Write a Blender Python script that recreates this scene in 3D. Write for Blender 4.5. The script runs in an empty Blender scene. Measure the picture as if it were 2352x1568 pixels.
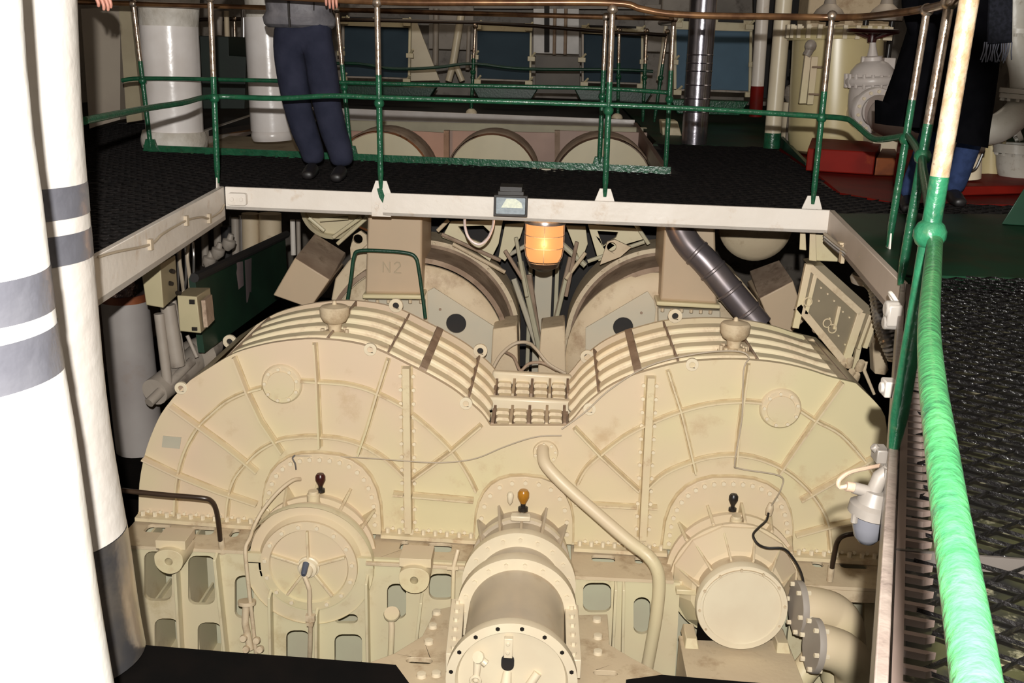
import bpy, bmesh, math, random
from mathutils import Vector, Matrix
from mathutils.geometry import tessellate_polygon
random.seed(7)
S = bpy.context.scene
COL = S.collection
pi = math.pi
# ------------------------------------------------------------------ camera
FPX, CX, CY, EYE = 2400.0, 1176.0, 784.0, Vector((0, 0, 0.88))
_Y = Vector((109, 684, 2400)).normalized()
_s = 0.04
_X = Vector((1, -_s, (684 * _s - 109) / 2400)).normalized()
_Z = -(_X.cross(_Y))
WM = Matrix((_X, _Y, _Z))                 # rows: world axes seen by the camera (right, up, forward)
cam = bpy.data.cameras.new('camera')
cam.sensor_width = 36
cam.lens = 36 * FPX / 2352
cam.clip_start = 0.05
camo = bpy.data.objects.new('camera', cam)
COL.objects.link(camo)
_r, _u, _f = WM.col[0], WM.col[1], WM.col[2]
camo.matrix_world = Matrix(((_r[0], _u[0], -_f[0], EYE[0]), (_r[1], _u[1], -_f[1], EYE[1]), (_r[2], _u[2], -_f[2], EYE[2]), (0, 0, 0, 1)))
S.camera = camo
# ------------------------------------------------------------------ world, lights, exposure
S.view_settings.view_transform = 'Standard'
S.view_settings.look = 'None'
S.view_settings.gamma = 1
S.view_settings.use_curve_mapping = False
S.view_settings.exposure = 0.0
w = bpy.data.worlds.new('world')
S.world = w
w.use_nodes = True
w.node_tree.nodes['Background'].inputs[0].default_value = (0.9, 0.85, 0.8, 1)
w.node_tree.nodes['Background'].inputs[1].default_value = 0.03

def light(name, kind, loc, energy, color=(1, 1, 1), size=0.05, target=None):
    l = bpy.data.lights.new(name, kind)
    l.energy = energy
    l.color = color
    if kind == 'POINT':
        l.shadow_soft_size = size
    elif kind == 'AREA':
        l.size = size
    o = bpy.data.objects.new(name, l)
    COL.objects.link(o)
    o.location = loc
    if target is not None:
        o.rotation_euler = (Vector(target) - Vector(loc)).to_track_quat('-Z', 'Y').to_euler()
    return o
FLASH = EYE + Vector((0.0, -0.14, 0.23))
light('camera_flash', 'POINT', FLASH, 1560, (1.0, 0.975, 0.93), 0.018)
light('rear_fill_light', 'AREA', (-1.5, 13.0, 2.6), 14, (1.0, 0.86, 0.68), 1.6, (-1, 14.5, 0))  # added fill above the frame, brightens the far area
light('rear_fill_light', 'AREA', (3.2, 10.5, 2.6), 12, (1.0, 0.86, 0.68), 1.2, (3.0, 11, 0))  # second added fill, unseen, over the tank side

# ------------------------------------------------------------------ picture -> place
def ray(x, y):
    return WM @ Vector(((x - CX) / FPX, (CY - y) / FPX, 1.0))
def atY(x, y, Y):
    r = ray(x, y)
    return EYE + r * (Y / r.y)
def atZ(x, y, Z=0.0):
    r = ray(x, y)
    return EYE + r * ((Z - EYE.z) / r.z)
def G(x, y, Y):
    p = atY(x, y, Y)
    return (p.x, p.z)
def depth(p):
    return (Vector(p) - EYE).dot(_f)
def rad(npx, p):            # metres that npx pixels span at point p
    return npx * depth(p) / FPX

# ------------------------------------------------------------------ materials
def mat(name, c1, c2=None, rough=0.45, metal=0.0, scale=3.0, bump=0.0, bscale=40.0, spec=0.5, dirt=None, dscale=6.0, damt=0.5, emit=None, estr=0.0, detail=4):
    m = bpy.data.materials.new(name)
    m.use_nodes = True
    nt = m.node_tree
    b = nt.nodes['Principled BSDF']
    L = nt.links.new
    b.inputs['Roughness'].default_value = rough
    b.inputs['Metallic'].default_value = metal
    b.inputs['Specular IOR Level'].default_value = spec
    tc = nt.nodes.new('ShaderNodeTexCoord')
    c2 = c2 or tuple(v * 0.9 for v in c1)
    n = nt.nodes.new('ShaderNodeTexNoise')
    n.inputs['Scale'].default_value = scale
    n.inputs['Detail'].default_value = detail
    L(tc.outputs['Object'], n.inputs['Vector'])
    r = nt.nodes.new('ShaderNodeValToRGB')
    r.color_ramp.elements[0].position = 0.38
    r.color_ramp.elements[1].position = 0.62
    r.color_ramp.elements[0].color = (*c1, 1)
    r.color_ramp.elements[1].color = (*c2, 1)
    L(n.outputs['Fac'], r.inputs['Fac'])
    out = r.outputs['Color']
    if dirt:
        n2 = nt.nodes.new('ShaderNodeTexNoise')
        n2.inputs['Scale'].default_value = dscale
        n2.inputs['Detail'].default_value = 8
        n2.inputs['Roughness'].default_value = 0.7
        L(tc.outputs['Object'], n2.inputs['Vector'])
        r2 = nt.nodes.new('ShaderNodeValToRGB')
        r2.color_ramp.elements[0].position = 0.60 - damt * 0.15
        r2.color_ramp.elements[1].position = 0.78 - damt * 0.15
        r2.color_ramp.elements[0].color = (0, 0, 0, 1)
        r2.color_ramp.elements[1].color = (1, 1, 1, 1)
        L(n2.outputs['Fac'], r2.inputs['Fac'])
        mx = nt.nodes.new('ShaderNodeMix')
        mx.data_type = 'RGBA'
        L(r2.outputs['Color'], mx.inputs['Factor'])
        L(out, mx.inputs['A'])
        mx.inputs['B'].default_value = (*dirt, 1)
        out = mx.outputs['Result']
    L(out, b.inputs['Base Color'])
    if bump:
        n3 = nt.nodes.new('ShaderNodeTexNoise')
        n3.inputs['Scale'].default_value = bscale
        n3.inputs['Detail'].default_value = 3
        L(tc.outputs['Object'], n3.inputs['Vector'])
        bp = nt.nodes.new('ShaderNodeBump')
        bp.inputs['Strength'].default_value = bump
        bp.inputs['Distance'].default_value = 0.01
        L(n3.outputs['Fac'], bp.inputs['Height'])
        L(bp.outputs['Normal'], b.inputs['Normal'])
    if emit:
        b.inputs['Emission Color'].default_value = (*emit, 1)
        b.inputs['Emission Strength'].default_value = estr
    return m
CREAM = mat('cream_paint', (0.64, 0.50, 0.355), (0.63, 0.55, 0.335), 0.42, scale=0.9, bump=0.08, bscale=9, dirt=(0.50, 0.36, 0.21), dscale=3.0, damt=0.15)
CREAM2 = mat('cream_paint_dusty', (0.56, 0.445, 0.30), (0.60, 0.49, 0.33), 0.6, scale=3, bump=0.15, bscale=30, dirt=(0.36, 0.25, 0.15), dscale=5, damt=0.6)
RIBM = mat('cream_rib_paint', (0.66, 0.56, 0.36), (0.62, 0.50, 0.33), 0.4, scale=4, dirt=(0.42, 0.28, 0.16), dscale=9, damt=0.35)
PADM = mat('bright_cream_pad', (0.80, 0.70, 0.47), (0.78, 0.64, 0.44), 0.45, scale=5, dirt=(0.55, 0.42, 0.27), dscale=10, damt=0.3)
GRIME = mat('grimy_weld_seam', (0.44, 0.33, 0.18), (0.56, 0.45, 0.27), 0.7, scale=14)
YEL = mat('yellow_cream_paint', (0.62, 0.56, 0.36), (0.60, 0.51, 0.34), 0.45, scale=2, dirt=(0.45, 0.36, 0.2), dscale=4, damt=0.3)
GROOVE = mat('dusty_shaded_brown', (0.26, 0.18, 0.125), (0.38, 0.28, 0.20), 0.7, scale=5, dirt=(0.17, 0.11, 0.07), dscale=7, damt=0.6)
PALE = mat('pale_white_cream_paint', (0.72, 0.63, 0.46), (0.68, 0.58, 0.42), 0.35, scale=4)
GREYP = mat('pale_grey_paint', (0.50, 0.46, 0.36), (0.55, 0.48, 0.36), 0.5, scale=3)
SHAFT = mat('shaft_casing_paint', (0.42, 0.35, 0.26), (0.50, 0.41, 0.29), 0.35, scale=3.5, dirt=(0.38, 0.25, 0.14), dscale=2.5, damt=0.3)
WHITE = mat('white_paint', (0.72, 0.665, 0.60), (0.68, 0.62, 0.55), 0.38, scale=3, bump=0.15, bscale=25, dirt=(0.55, 0.43, 0.32), dscale=7, damt=0.15)
LAG = mat('white_lagging', (0.52, 0.49, 0.45), (0.46, 0.42, 0.38), 0.5, scale=2.5, bump=0.5, bscale=14)
LAG2 = mat('rough_lagging_plaster', (0.70, 0.66, 0.60), (0.52, 0.47, 0.40), 0.6, scale=6, bump=1.0, bscale=16)
COLW = mat('column_white_paint', (0.80, 0.75, 0.72), (0.70, 0.64, 0.60), 0.25, scale=3, bump=0.25, bscale=10)
SILVER = mat('silver_band', (0.17, 0.17, 0.19), (0.12, 0.12, 0.14), 0.3, metal=0.4, scale=5, bump=0.4, bscale=18)
FOIL = mat('shiny_tin_cladding', (0.30, 0.29, 0.30), (0.50, 0.44, 0.38), 0.24, metal=0.9, scale=8, bump=0.3, bscale=12)
CHROME = mat('bright_duct_metal', (0.42, 0.40, 0.44), (0.34, 0.32, 0.36), 0.22, metal=0.95, scale=5, bump=0.15, bscale=20)
DUCT = mat('dark_duct_metal', (0.16, 0.14, 0.15), (0.20, 0.17, 0.17), 0.35, metal=0.6, scale=5)
GREEN = mat('green_paint', (0.013, 0.098, 0.045), (0.009, 0.068, 0.032), 0.28, scale=18, bump=0.35, bscale=45, dirt=(0.05, 0.09, 0.04), dscale=30, damt=0.3)
GREEND = mat('dark_green_paint', (0.006, 0.05, 0.025), (0.006, 0.035, 0.02), 0.4, scale=5, bump=0.2)
GREENF = mat('green_deck_paint', (0.006, 0.036, 0.016), (0.010, 0.024, 0.010), 0.5, spec=0.2, scale=2.5, dirt=(0.03, 0.026, 0.012), dscale=2, damt=0.6)
STEEL = mat('worn_bare_steel', (0.62, 0.52, 0.42), (0.34, 0.24, 0.17), 0.28, metal=0.85, scale=22, bump=0.25, bscale=60)
WORN = mat('worn_cream_handgrip', (0.27, 0.18, 0.10), (0.38, 0.30, 0.21), 0.35, metal=0.2, scale=30, bump=0.35, bscale=50, dirt=(0.09, 0.035, 0.012), dscale=60, damt=0.2)
BRASS = mat('brown_handrail', (0.26, 0.135, 0.06), (0.12, 0.055, 0.025), 0.25, metal=0.5, scale=8)
BLACKN = mat('black_worn_grating', (0.004, 0.0035, 0.0035), (0.009, 0.008, 0.008), 0.28, metal=0.2, spec=0.5, scale=30, bump=0.8, bscale=80, dirt=(0.06, 0.05, 0.045), dscale=40, damt=-0.3)
BLACK = mat('black_grating_steel', (0.012, 0.011, 0.011), (0.02, 0.017, 0.016), 0.32, metal=0.3, spec=0.6, scale=20, bump=0.5, bscale=60)
DEEP = mat('deep_matt_black', (0.0025, 0.0022, 0.002), (0.004, 0.003, 0.0025), 0.9, scale=6, spec=0.05)
BLACKM = mat('matt_black_steel', (0.010, 0.009, 0.009), (0.016, 0.012, 0.010), 0.7, scale=6)
UNDERDARK = mat('underplate_shade_black', (0.006, 0.006, 0.006), (0.012, 0.011, 0.010), 0.6, scale=6)  # black of the sheets added below the gratings in place of shade
CHIP = mat('chipped_underplate', (0.0025, 0.0025, 0.002), (0.022, 0.022, 0.007), 0.5, scale=11, dirt=(0.20, 0.185, 0.12), dscale=17, damt=0.35)
RED = mat('red_oxide_paint', (0.17, 0.008, 0.005), (0.11, 0.006, 0.004), 0.55, spec=0.12, scale=3, dirt=(0.10, 0.02, 0.01), dscale=5, damt=0.4)
RUST = mat('rust_orange', (0.22, 0.06, 0.015), (0.12, 0.03, 0.01), 0.6, scale=8)
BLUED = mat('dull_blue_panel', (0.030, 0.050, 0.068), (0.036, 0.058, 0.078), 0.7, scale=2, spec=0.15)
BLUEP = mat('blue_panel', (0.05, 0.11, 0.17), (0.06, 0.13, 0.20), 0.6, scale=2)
NAVY = mat('navy_cloth', (0.024, 0.026, 0.046), (0.016, 0.018, 0.034), 0.9, scale=8, bump=0.9, bscale=11, spec=0.2)
JEAN = mat('blue_denim', (0.03, 0.05, 0.13), (0.02, 0.035, 0.09), 0.9, scale=20, spec=0.2)
JACK = mat('grey_quilted_cloth', (0.17, 0.16, 0.17), (0.11, 0.105, 0.115), 0.55, scale=9, bump=1.0, bscale=13, spec=0.4)
COAT = mat('black_coat_cloth', (0.0022, 0.0022, 0.003), (0.0035, 0.0035, 0.0045), 1.0, scale=10, spec=0.02)
SCARF = mat('grey_scarf_cloth', (0.012, 0.013, 0.02), (0.005, 0.006, 0.009), 0.9, scale=60, spec=0.2)
SKIN = mat('skin', (0.62, 0.30, 0.22), (0.52, 0.23, 0.17), 0.5, scale=20)
HAIR = mat('brown_hair', (0.05, 0.03, 0.02), (0.03, 0.02, 0.01), 0.6)
SHOE = mat('black_leather', (0.010, 0.009, 0.009), (0.014, 0.012, 0.012), 0.45)
RUBBER = mat('black_rubber', (0.012, 0.010, 0.009), (0.02, 0.016, 0.013), 0.35)
BROWNP = mat('dark_brown_pipe_paint', (0.05, 0.03, 0.018), (0.03, 0.018, 0.012), 0.3)
AMBER = mat('amber_lubricator_glass', (0.45, 0.20, 0.02), (0.30, 0.12, 0.01), 0.2)
DRED = mat('dark_red_knob', (0.06, 0.008, 0.006), (0.02, 0.005, 0.005), 0.3)
WIRE = mat('beige_cable', (0.46, 0.38, 0.28), (0.40, 0.33, 0.24), 0.5)
GLASS = mat('frosted_lamp_glass', (0.10, 0.10, 0.115), (0.09, 0.09, 0.10), 0.25)
HALO = mat('floodlight_reflector', (0.30, 0.35, 0.38), (0.25, 0.29, 0.32), 0.35, scale=30, bump=0.1, bscale=60)
TUBEM = mat('halogen_reflector_bright', (0.75, 0.78, 0.62), (0.62, 0.66, 0.55), 0.4, scale=60, bump=0.1, bscale=60)
GLOW = mat('glowing_lamp_globe', (0.10, 0.04, 0.015), (0.10, 0.04, 0.015), 0.4, emit=(1.0, 0.40, 0.13), estr=1.05)
PINK = mat('pinkish_rag', (0.16, 0.12, 0.12), (0.12, 0.09, 0.09), 0.9)
DIMW = mat('dusty_offwhite_paint', (0.36, 0.31, 0.26), (0.28, 0.24, 0.20), 0.5, scale=3, dirt=(0.12, 0.09, 0.07), dscale=4, damt=0.4)
OLIVE = mat('olive_girder_paint', (0.50, 0.46, 0.32), (0.42, 0.38, 0.27), 0.6, scale=3)
TAG = mat('faded_blue_grey_plate', (0.42, 0.39, 0.30), (0.46, 0.42, 0.32), 0.5)
GREYM = mat('grey_hose_metal', (0.4, 0.38, 0.36), (0.3, 0.28, 0.27), 0.3, metal=0.8)
BLUEH = mat('blue_plug', (0.10, 0.115, 0.15), (0.07, 0.08, 0.11), 0.4)
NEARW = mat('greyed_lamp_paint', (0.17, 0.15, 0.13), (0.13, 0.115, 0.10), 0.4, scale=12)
NEARB = mat('pinkish_beam_paint', (0.17, 0.135, 0.115), (0.24, 0.20, 0.17), 0.35, scale=6, bump=0.3, bscale=30, dirt=(0.07, 0.05, 0.045), dscale=14, damt=0.3)

# ------------------------------------------------------------------ mesh builder
LOC = {}
class MB:
    def __init__(self):
        self.v = []; self.f = []; self.m = []
    def add(self, vs, fs, mi=0):
        o = len(self.v)
        self.v += [Vector(p) for p in vs]
        self.f += [tuple(i + o for i in f) for f in fs]
        self.m += [mi] * len(fs)
        return self
    def box(self, c, size, mi=0, rot=None):
        c = Vector(c); hx, hy, hz = [s / 2 for s in size]
        P = [Vector((x, y, z)) for x in (-hx, hx) for y in (-hy, hy) for z in (-hz, hz)]
        if rot is not None: P = [rot @ p for p in P]
        return self.add([c + p for p in P], [(0, 1, 3, 2), (4, 6, 7, 5), (0, 4, 5, 1), (2, 3, 7, 6), (0, 2, 6, 4), (1, 5, 7, 3)], mi)
    def hexa(self, P, mi=0):   # 4 pts + 4 pts
        return self.add(P, [(0, 1, 2, 3), (7, 6, 5, 4), (0, 4, 5, 1), (1, 5, 6, 2), (2, 6, 7, 3), (3, 7, 4, 0)], mi)
    def slab(self, outline, holes, vec, mi=0):
        """flat 3D outline with holes, swept along vec"""
        loops = [[Vector(p) for p in outline]] + [[Vector(p) for p in h] for h in holes]
        tri = tessellate_polygon(loops)
        pts = [p for l in loops for p in l]; n = len(pts); vec = Vector(vec)
        fs = [tuple(t) for t in tri] + [tuple(i + n for i in t[::-1]) for t in tri]
        o = 0
        for l in loops:
            k = len(l)
            for i in range(k):
                a, b = o + i, o + (i + 1) % k
                fs.append((a, b, b + n, a + n))
            o += k
        return self.add(pts + [p + vec for p in pts], fs, mi)
    def xz(self, outline, y0, y1, holes=(), mi=0):
        return self.slab([(x, y0, z) for x, z in outline], [[(x, y0, z) for x, z in h] for h in holes], (0, y1 - y0, 0), mi)
    def xy(self, outline, z0, z1, holes=(), mi=0):
        return self.slab([(x, y, z0) for x, y in outline], [[(x, y, z0) for x, y in h] for h in holes], (0, 0, z1 - z0), mi)
    def tube(self, pts, r, seg=12, mi=0, closed=False, caps=True, sy=1.0):
        pts = [Vector(p) for p in pts]; n = len(pts)
        rs = r if isinstance(r, (list, tuple)) else [r] * n
        T = []
        for i in range(n):
            a = pts[i - 1] if (i > 0 or closed) else pts[0]
            b = pts[(i + 1) % n] if (i < n - 1 or closed) else pts[-1]
            T.append((b - a).normalized())
        ref = Vector((0, 0, 1)) if abs(T[0].z) < 0.9 else Vector((1, 0, 0))
        U = (ref - T[0] * ref.dot(T[0])).normalized()
        vs = []
        for i in range(n):
            U = (U - T[i] * U.dot(T[i])).normalized()
            W = T[i].cross(U)
            for k in range(seg):
                a = 2 * pi * k / seg
                vs.append(pts[i] + (U * math.cos(a) + W * math.sin(a) * sy) * rs[i])
        fs = []
        for i in range(n if closed else n - 1):
            j = (i + 1) % n
            for k in range(seg):
                l = (k + 1) % seg
                fs.append((i * seg + k, i * seg + l, j * seg + l, j * seg + k))
        if caps and not closed:
            fs.append(tuple(range(seg))[::-1]); fs.append(tuple((n - 1) * seg + k for k in range(seg)))
        return self.add(vs, fs, mi)
    def cyl(self, a, b, r, seg=16, mi=0, r2=None):
        return self.tube([a, b], [r, r if r2 is None else r2], seg, mi)
    def lathe(self, prof, o, ax, seg=32, mi=0, mis=None, ref=None, a0=0, a1=2 * pi):
        o = Vector(o); ax = Vector(ax).normalized()
        ref = Vector(ref) if ref is not None else (Vector((0, 0, 1)) if abs(ax.z) < 0.9 else Vector((1, 0, 0)))
        U = (ref - ax * ref.dot(ax)).normalized(); W = ax.cross(U)
        full = abs(a1 - a0 - 2 * pi) < 1e-4
        ns = seg if full else seg + 1
        vs = []
        for r, t in prof:
            for k in range(ns):
                a = a0 + (a1 - a0) * k / seg
                vs.append(o + ax * t + (U * math.cos(a) + W * math.sin(a)) * max(r, 1e-4))
        base = len(self.v)
        self.v += vs
        for i in range(len(prof) - 1):
            for k in range(seg):
                l = (k + 1) % ns
                self.f.append(tuple(base + q for q in (i * ns + k, i * ns + l, (i + 1) * ns + l, (i + 1) * ns + k)))
                self.m.append(mis[i] if mis else mi)
        return self
    def ball(self, c, r, seg=16, mi=0, sz=1.0, lo=-pi / 2, hi=pi / 2, ax=(0, 0, 1)):
        k = max(6, seg // 2)
        prof = [(math.cos(lo + (hi - lo) * i / k) * r, math.sin(lo + (hi - lo) * i / k) * r * sz) for i in range(k + 1)]
        return self.lathe(prof, c, ax, seg, mi)
    def bolt(self, c, ax, r=0.012, h=0.01, mi=0):
        c = Vector(c); ax = Vector(ax).normalized()
        return self.cyl(c - ax * 0.002, c + ax * h, r, 6, mi)
    def build(self, name, mats, parent=None, bevel=0.0, angle=38, label=None, kind=None, mesh_fix=True):
        me = bpy.data.meshes.new(name)
        lo = Vector([min(p[i] for p in self.v) for i in range(3)]); hi = Vector([max(p[i] for p in self.v) for i in range(3)])
        c = (lo + hi) / 2
        if parent is None: c.z = lo.z
        me.from_pydata([p - c for p in self.v], [], self.f)
        for mm in (mats if isinstance(mats, (list, tuple)) else [mats]): me.materials.append(mm)
        me.polygons.foreach_set('material_index', self.m)
        if mesh_fix:
            bm = bmesh.new(); bm.from_mesh(me)
            bmesh.ops.recalc_face_normals(bm, faces=bm.faces)
            bm.to_mesh(me); bm.free()
        me.polygons.foreach_set('use_smooth', [True] * len(me.polygons))
        me.set_sharp_from_angle(angle=math.radians(angle))
        me.update()
        o = bpy.data.objects.new(name, me)
        COL.objects.link(o)
        o.location = c
        LOC[o] = c.copy()
        if parent is not None:
            o.parent = parent; o.location = c - LOC[parent]
        if bevel:
            md = o.modifiers.new('bevel', 'BEVEL'); md.width = bevel; md.segments = 2; md.limit_method = 'ANGLE'; md.angle_limit = math.radians(50)
        if label: o['label'] = label
        if kind: o['kind'] = kind
        return o
def thing(name, label, cat, loc=(0, 0, 0), group=None):
    o = bpy.data.objects.new(name, None)
    COL.objects.link(o)
    o.empty_display_size = 0.1
    o.location = loc; LOC[o] = Vector(loc)
    return tag(o, label, cat, group)
def tag(o, label, cat, group=None):
    o['label'] = label; o['category'] = cat
    if group: o['group'] = group
    return o
def struct(o):
    o['kind'] = 'structure'
    return o
def smooth(pts, sub=6, closed=False):
    """Catmull-Rom through tuples of any length"""
    P = [Vector(p) for p in pts]; n = len(P); out = []
    rng = n if closed else n - 1
    for i in range(rng):
        p0 = P[i - 1] if (i > 0 or closed) else P[0]; p1 = P[i]; p2 = P[(i + 1) % n]; p3 = P[(i + 2) % n] if (closed or i + 2 < n) else P[-1]
        for k in range(sub):
            t = k / sub
            out.append(0.5 * ((2 * p1) + (p2 - p0) * t + (2 * p0 - 5 * p1 + 4 * p2 - p3) * t * t + (3 * p1 - p0 - 3 * p2 + p3) * t ** 3))
    if not closed: out.append(P[-1])
    return out
def rr(x0, z0, x1, z1, r, n=4):
    if x0 > x1: x0, x1 = x1, x0
    if z0 > z1: z0, z1 = z1, z0
    r = min(r, (x1 - x0) / 2.01, (z1 - z0) / 2.01)
    out = []
    for cx, cz, a in ((x1 - r, z1 - r, 0), (x0 + r, z1 - r, pi / 2), (x0 + r, z0 + r, pi), (x1 - r, z0 + r, 1.5 * pi)):
        for k in range(n + 1):
            b = a + pi / 2 * k / n
            out.append((cx + r * math.cos(b), cz + r * math.sin(b)))
    return out
def rrpx(x0, y0, x1, y1, Y, r, n=4):
    """rounded window given by its corners in the photo, on the plane Y"""
    a, b, c, d = G(x0, y0, Y), G(x1, y0, Y), G(x1, y1, Y), G(x0, y1, Y)
    wX = abs(b[0] - a[0]); hZ = abs(a[1] - d[1])
    out = []
    for u, v in rr(0, 0, wX, hZ, r, n):
        u /= wX; v /= hZ
        bot = (d[0] + (c[0] - d[0]) * u, d[1] + (c[1] - d[1]) * u)
        top = (a[0] + (b[0] - a[0]) * u, a[1] + (b[1] - a[1]) * u)
        out.append((bot[0] + (top[0] - bot[0]) * v, bot[1] + (top[1] - bot[1]) * v))
    return out
def circ(cx, cz, r, n=20):
    return [(cx + r * math.cos(2 * pi * k / n), cz + r * math.sin(2 * pi * k / n)) for k in range(n)]
def normals2(pts):
    out = []
    n = len(pts)
    for i in range(n):
        a = pts[max(0, i - 1)]; b = pts[min(n - 1, i + 1)]
        dx, dz = b[0] - a[0], b[1] - a[1]; l = math.hypot(dx, dz) or 1
        out.append((-dz / l, dx / l))
    return out
# ================================================================== the room
def room():
    X0, X1, Y0, Y1, Z0, Z1 = -6.0, 6.5, -1.5, 18.0, -3.6, 3.1
    struct(MB().box(((X0 + X1) / 2, (Y0 + Y1) / 2, Z0 - 0.05), (X1 - X0, Y1 - Y0, 0.1)).build('floor', BLACKM))
    struct(MB().box(((X0 + X1) / 2, (Y0 + Y1) / 2, Z1 + 0.05), (X1 - X0, Y1 - Y0, 0.1)).build('ceiling', DIMW))
    struct(MB().box(((X0 + X1) / 2, Y1 + 0.05, (Z0 + Z1) / 2), (X1 - X0, 0.1, Z1 - Z0)).build('wall_back', DIMW))
    struct(MB().box((X0 - 0.05, (Y0 + Y1) / 2, (Z0 + Z1) / 2), (0.1, Y1 - Y0, Z1 - Z0)).build('wall_left', DIMW))
    struct(MB().box((X1 + 0.05, (Y0 + Y1) / 2, (Z0 + Z1) / 2), (0.1, Y1 - Y0, Z1 - Z0)).build('wall_right', DIMW))
room()

def spans(poly, y):
    xs = []
    n = len(poly)
    for i in range(n):
        (x0, y0), (x1, y1) = poly[i], poly[(i + 1) % n]
        if (y0 <= y < y1) or (y1 <= y < y0):
            xs.append(x0 + (x1 - x0) * (y - y0) / (y1 - y0))
    xs.sort()
    return list(zip(xs[::2], xs[1::2]))
def grating(poly, parent, lw=0.12, sw=0.05, z=0.0, t=0.0035, mt=None):
    vs = []; fs = []
    y0 = min(p[1] for p in poly); y1 = max(p[1] for p in poly)
    j = 0; y = y0 + sw / 2
    while y < y1:
        for a, b in spans(poly, y):
            k0 = math.ceil(a / (lw / 2)); k1 = math.floor(b / (lw / 2))
            base = len(vs); cnt = 0
            for k in range(k0, k1 + 1):
                x = k * lw / 2
                yy = y + (sw / 2) * (1 if (k + j) % 2 else -1)
                zz = z + random.uniform(-0.0012, 0.0012)
                vs += [(x, yy - t, zz), (x, yy + t, zz - 0.002), (x, yy, zz - 0.009)]
                if cnt:
                    o = base + 3 * (cnt - 1)
                    fs += [(o, o + 1, o + 4, o + 3), (o, o + 3, o + 5, o + 2)]
                cnt += 1
        y += sw; j += 1
    me = bpy.data.meshes.new('grating')
    c = Vector(LOC[parent])
    me.from_pydata([Vector(p) - c for p in vs], [], fs)
    me.materials.append(mt or BLACK)
    o = bpy.data.objects.new('grating', me)
    COL.objects.link(o); o.parent = parent; LOC[o] = c; o['kind'] = 'stuff'
    return o
def P2(x, y, z=0.0):
    p = atZ(x, y, z); return (p.x, p.y)
def beam(parent, a, b, w, h, name='edge_beam', m=None, z=0.0, side=1, flange=0.05):
    """channel beam from a to b (plan points), face at the line, body to one side"""
    a = Vector((a[0], a[1], z)); b = Vector((b[0], b[1], z)); d = (b - a).normalized(); n = Vector((-d.y, d.x, 0)) * side
    a = a - n * 0.012; b = b - n * 0.012; a.z += 0.006; b.z += 0.006; mb = MB()
    mb.hexa([a, b, b + n * w, a + n * w, a - Vector((0, 0, h)), b - Vector((0, 0, h)), b + n * w - Vector((0, 0, h)), a + n * w - Vector((0, 0, h))])
    lo = Vector((0, 0, h))
    mb.hexa([a - lo + Vector((0, 0, w)), b - lo + Vector((0, 0, w)), b + n * flange - lo + Vector((0, 0, w)), a + n * flange - lo + Vector((0, 0, w)),
             a - lo, b - lo, b + n * flange - lo, a + n * flange - lo])
    return mb.build(name, m or WHITE, parent, 0.003)

BLc = (-1.97, 6.15); BRc = (1.60, 6.06); RS = (1.405, 4.13); RN = (0.20, 0.40); LS = (-1.83, 4.0); LN = (-1.79, 2.6)
TL, TR = P2(330, 346), P2(1540, 398)
FL, FR = (-2.70, 13.1), (0.93, 12.7)
# --- front walkway
fw = thing('grating_walkway', 'black expanded-metal walkway crossing above the gearbox, edged by a white beam', 'walkway', (0, 6.9, 0))
pol = [(BLc[0], BLc[1] + 0.03), (BRc[0], BRc[1] + 0.03), (1.64, 6.04), P2(2352, 488), P2(2352, 470), P2(2050, 464), P2(1930, 442), P2(1850, 380), P2(1785, 338), P2(1500, 330), TR, TL, (-5.9, 8.1), (-5.9, 6.15)]
grating(pol, fw)
MB().xy(pol, -0.05, -0.02).build('underplate', UNDERDARK, fw)  # added black sheet, keeps the view through the grating dark
# white beam across the front, with its bolts and corner brackets
beam(fw, (BLc[0] + 0.02, BLc[1]), (BRc[0], BRc[1]), 0.022, 0.135, side=1, flange=0.09)
def toe(a, b, parent, m=GREEN, h=0.045):
    a = Vector((*a, 0)); b = Vector((*b, 0)); d = (b - a).normalized(); n = Vector((-d.y, d.x, 0)) * 0.008; u = Vector((0, 0, h)); k = Vector((0, 0, -0.02))
    return MB().hexa([a + k, b + k, b + n + k, a + n + k, a + u, b + u, b + n + u, a + n + u]).build('toe_plate', m, parent)
toe(TL, TR, fw)
for px, py in ((545, 457), (1905, 505)):
    c = atY(px, py, 6.10)
    s = 1 if px < 1000 else -1
    br = MB().xz(rr(c.x - 0.055, c.z - 0.035, c.x + 0.055, c.z + 0.035, 0.012), 6.085, 6.125)
    for k in (-1, 1): br.bolt((c.x + k * 0.028, 6.085, c.z), (0, -1, 0), 0.013, 0.008)
    br.build('corner_bracket', WHITE, fw, 0.002)
# --- left side walkway
lw = thing('side_walkway', 'black grating walkway behind the fat white pipes, its white beam carrying a thin cable', 'walkway', (-3.5, 5, 0))
pol = [LN, LS, BLc, (-5.9, 6.15), (-5.9, 2.6)]
grating(pol, lw)
MB().xy(pol, -0.05, -0.02).build('underplate', UNDERDARK, lw)  # same added dark sheet under the left grating
pol2 = [(-5.9, 8.1), TL, P2(455, 300), P2(455, 285), (-5.9, 9.9)]
grating(pol2, lw)
MB().xy(pol2, -0.05, -0.02).build('underplate', UNDERDARK, lw)  # added dark sheet again, below the rear left grating
beam(lw, LN, LS, 0.03, 0.20, side=1); beam(lw, LS, BLc, 0.03, 0.20, side=1)
cb = MB()
cps = [atY(x, y, Y) for x, y, Y in ((232, 590, 4.05), (262, 578, 4.25), (318, 560, 4.7), (345, 535, 4.9), (390, 505, 5.3), (430, 497, 5.6), (450, 500, 5.75), (480, 485, 6.0), (508, 470, 6.1))]
for p in cps: p.x = -1.83 - 0.14 * (p.y - 4.0) / 2.15 + 0.020
cb.tube(smooth(cps, 5), 0.006, 6)
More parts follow.
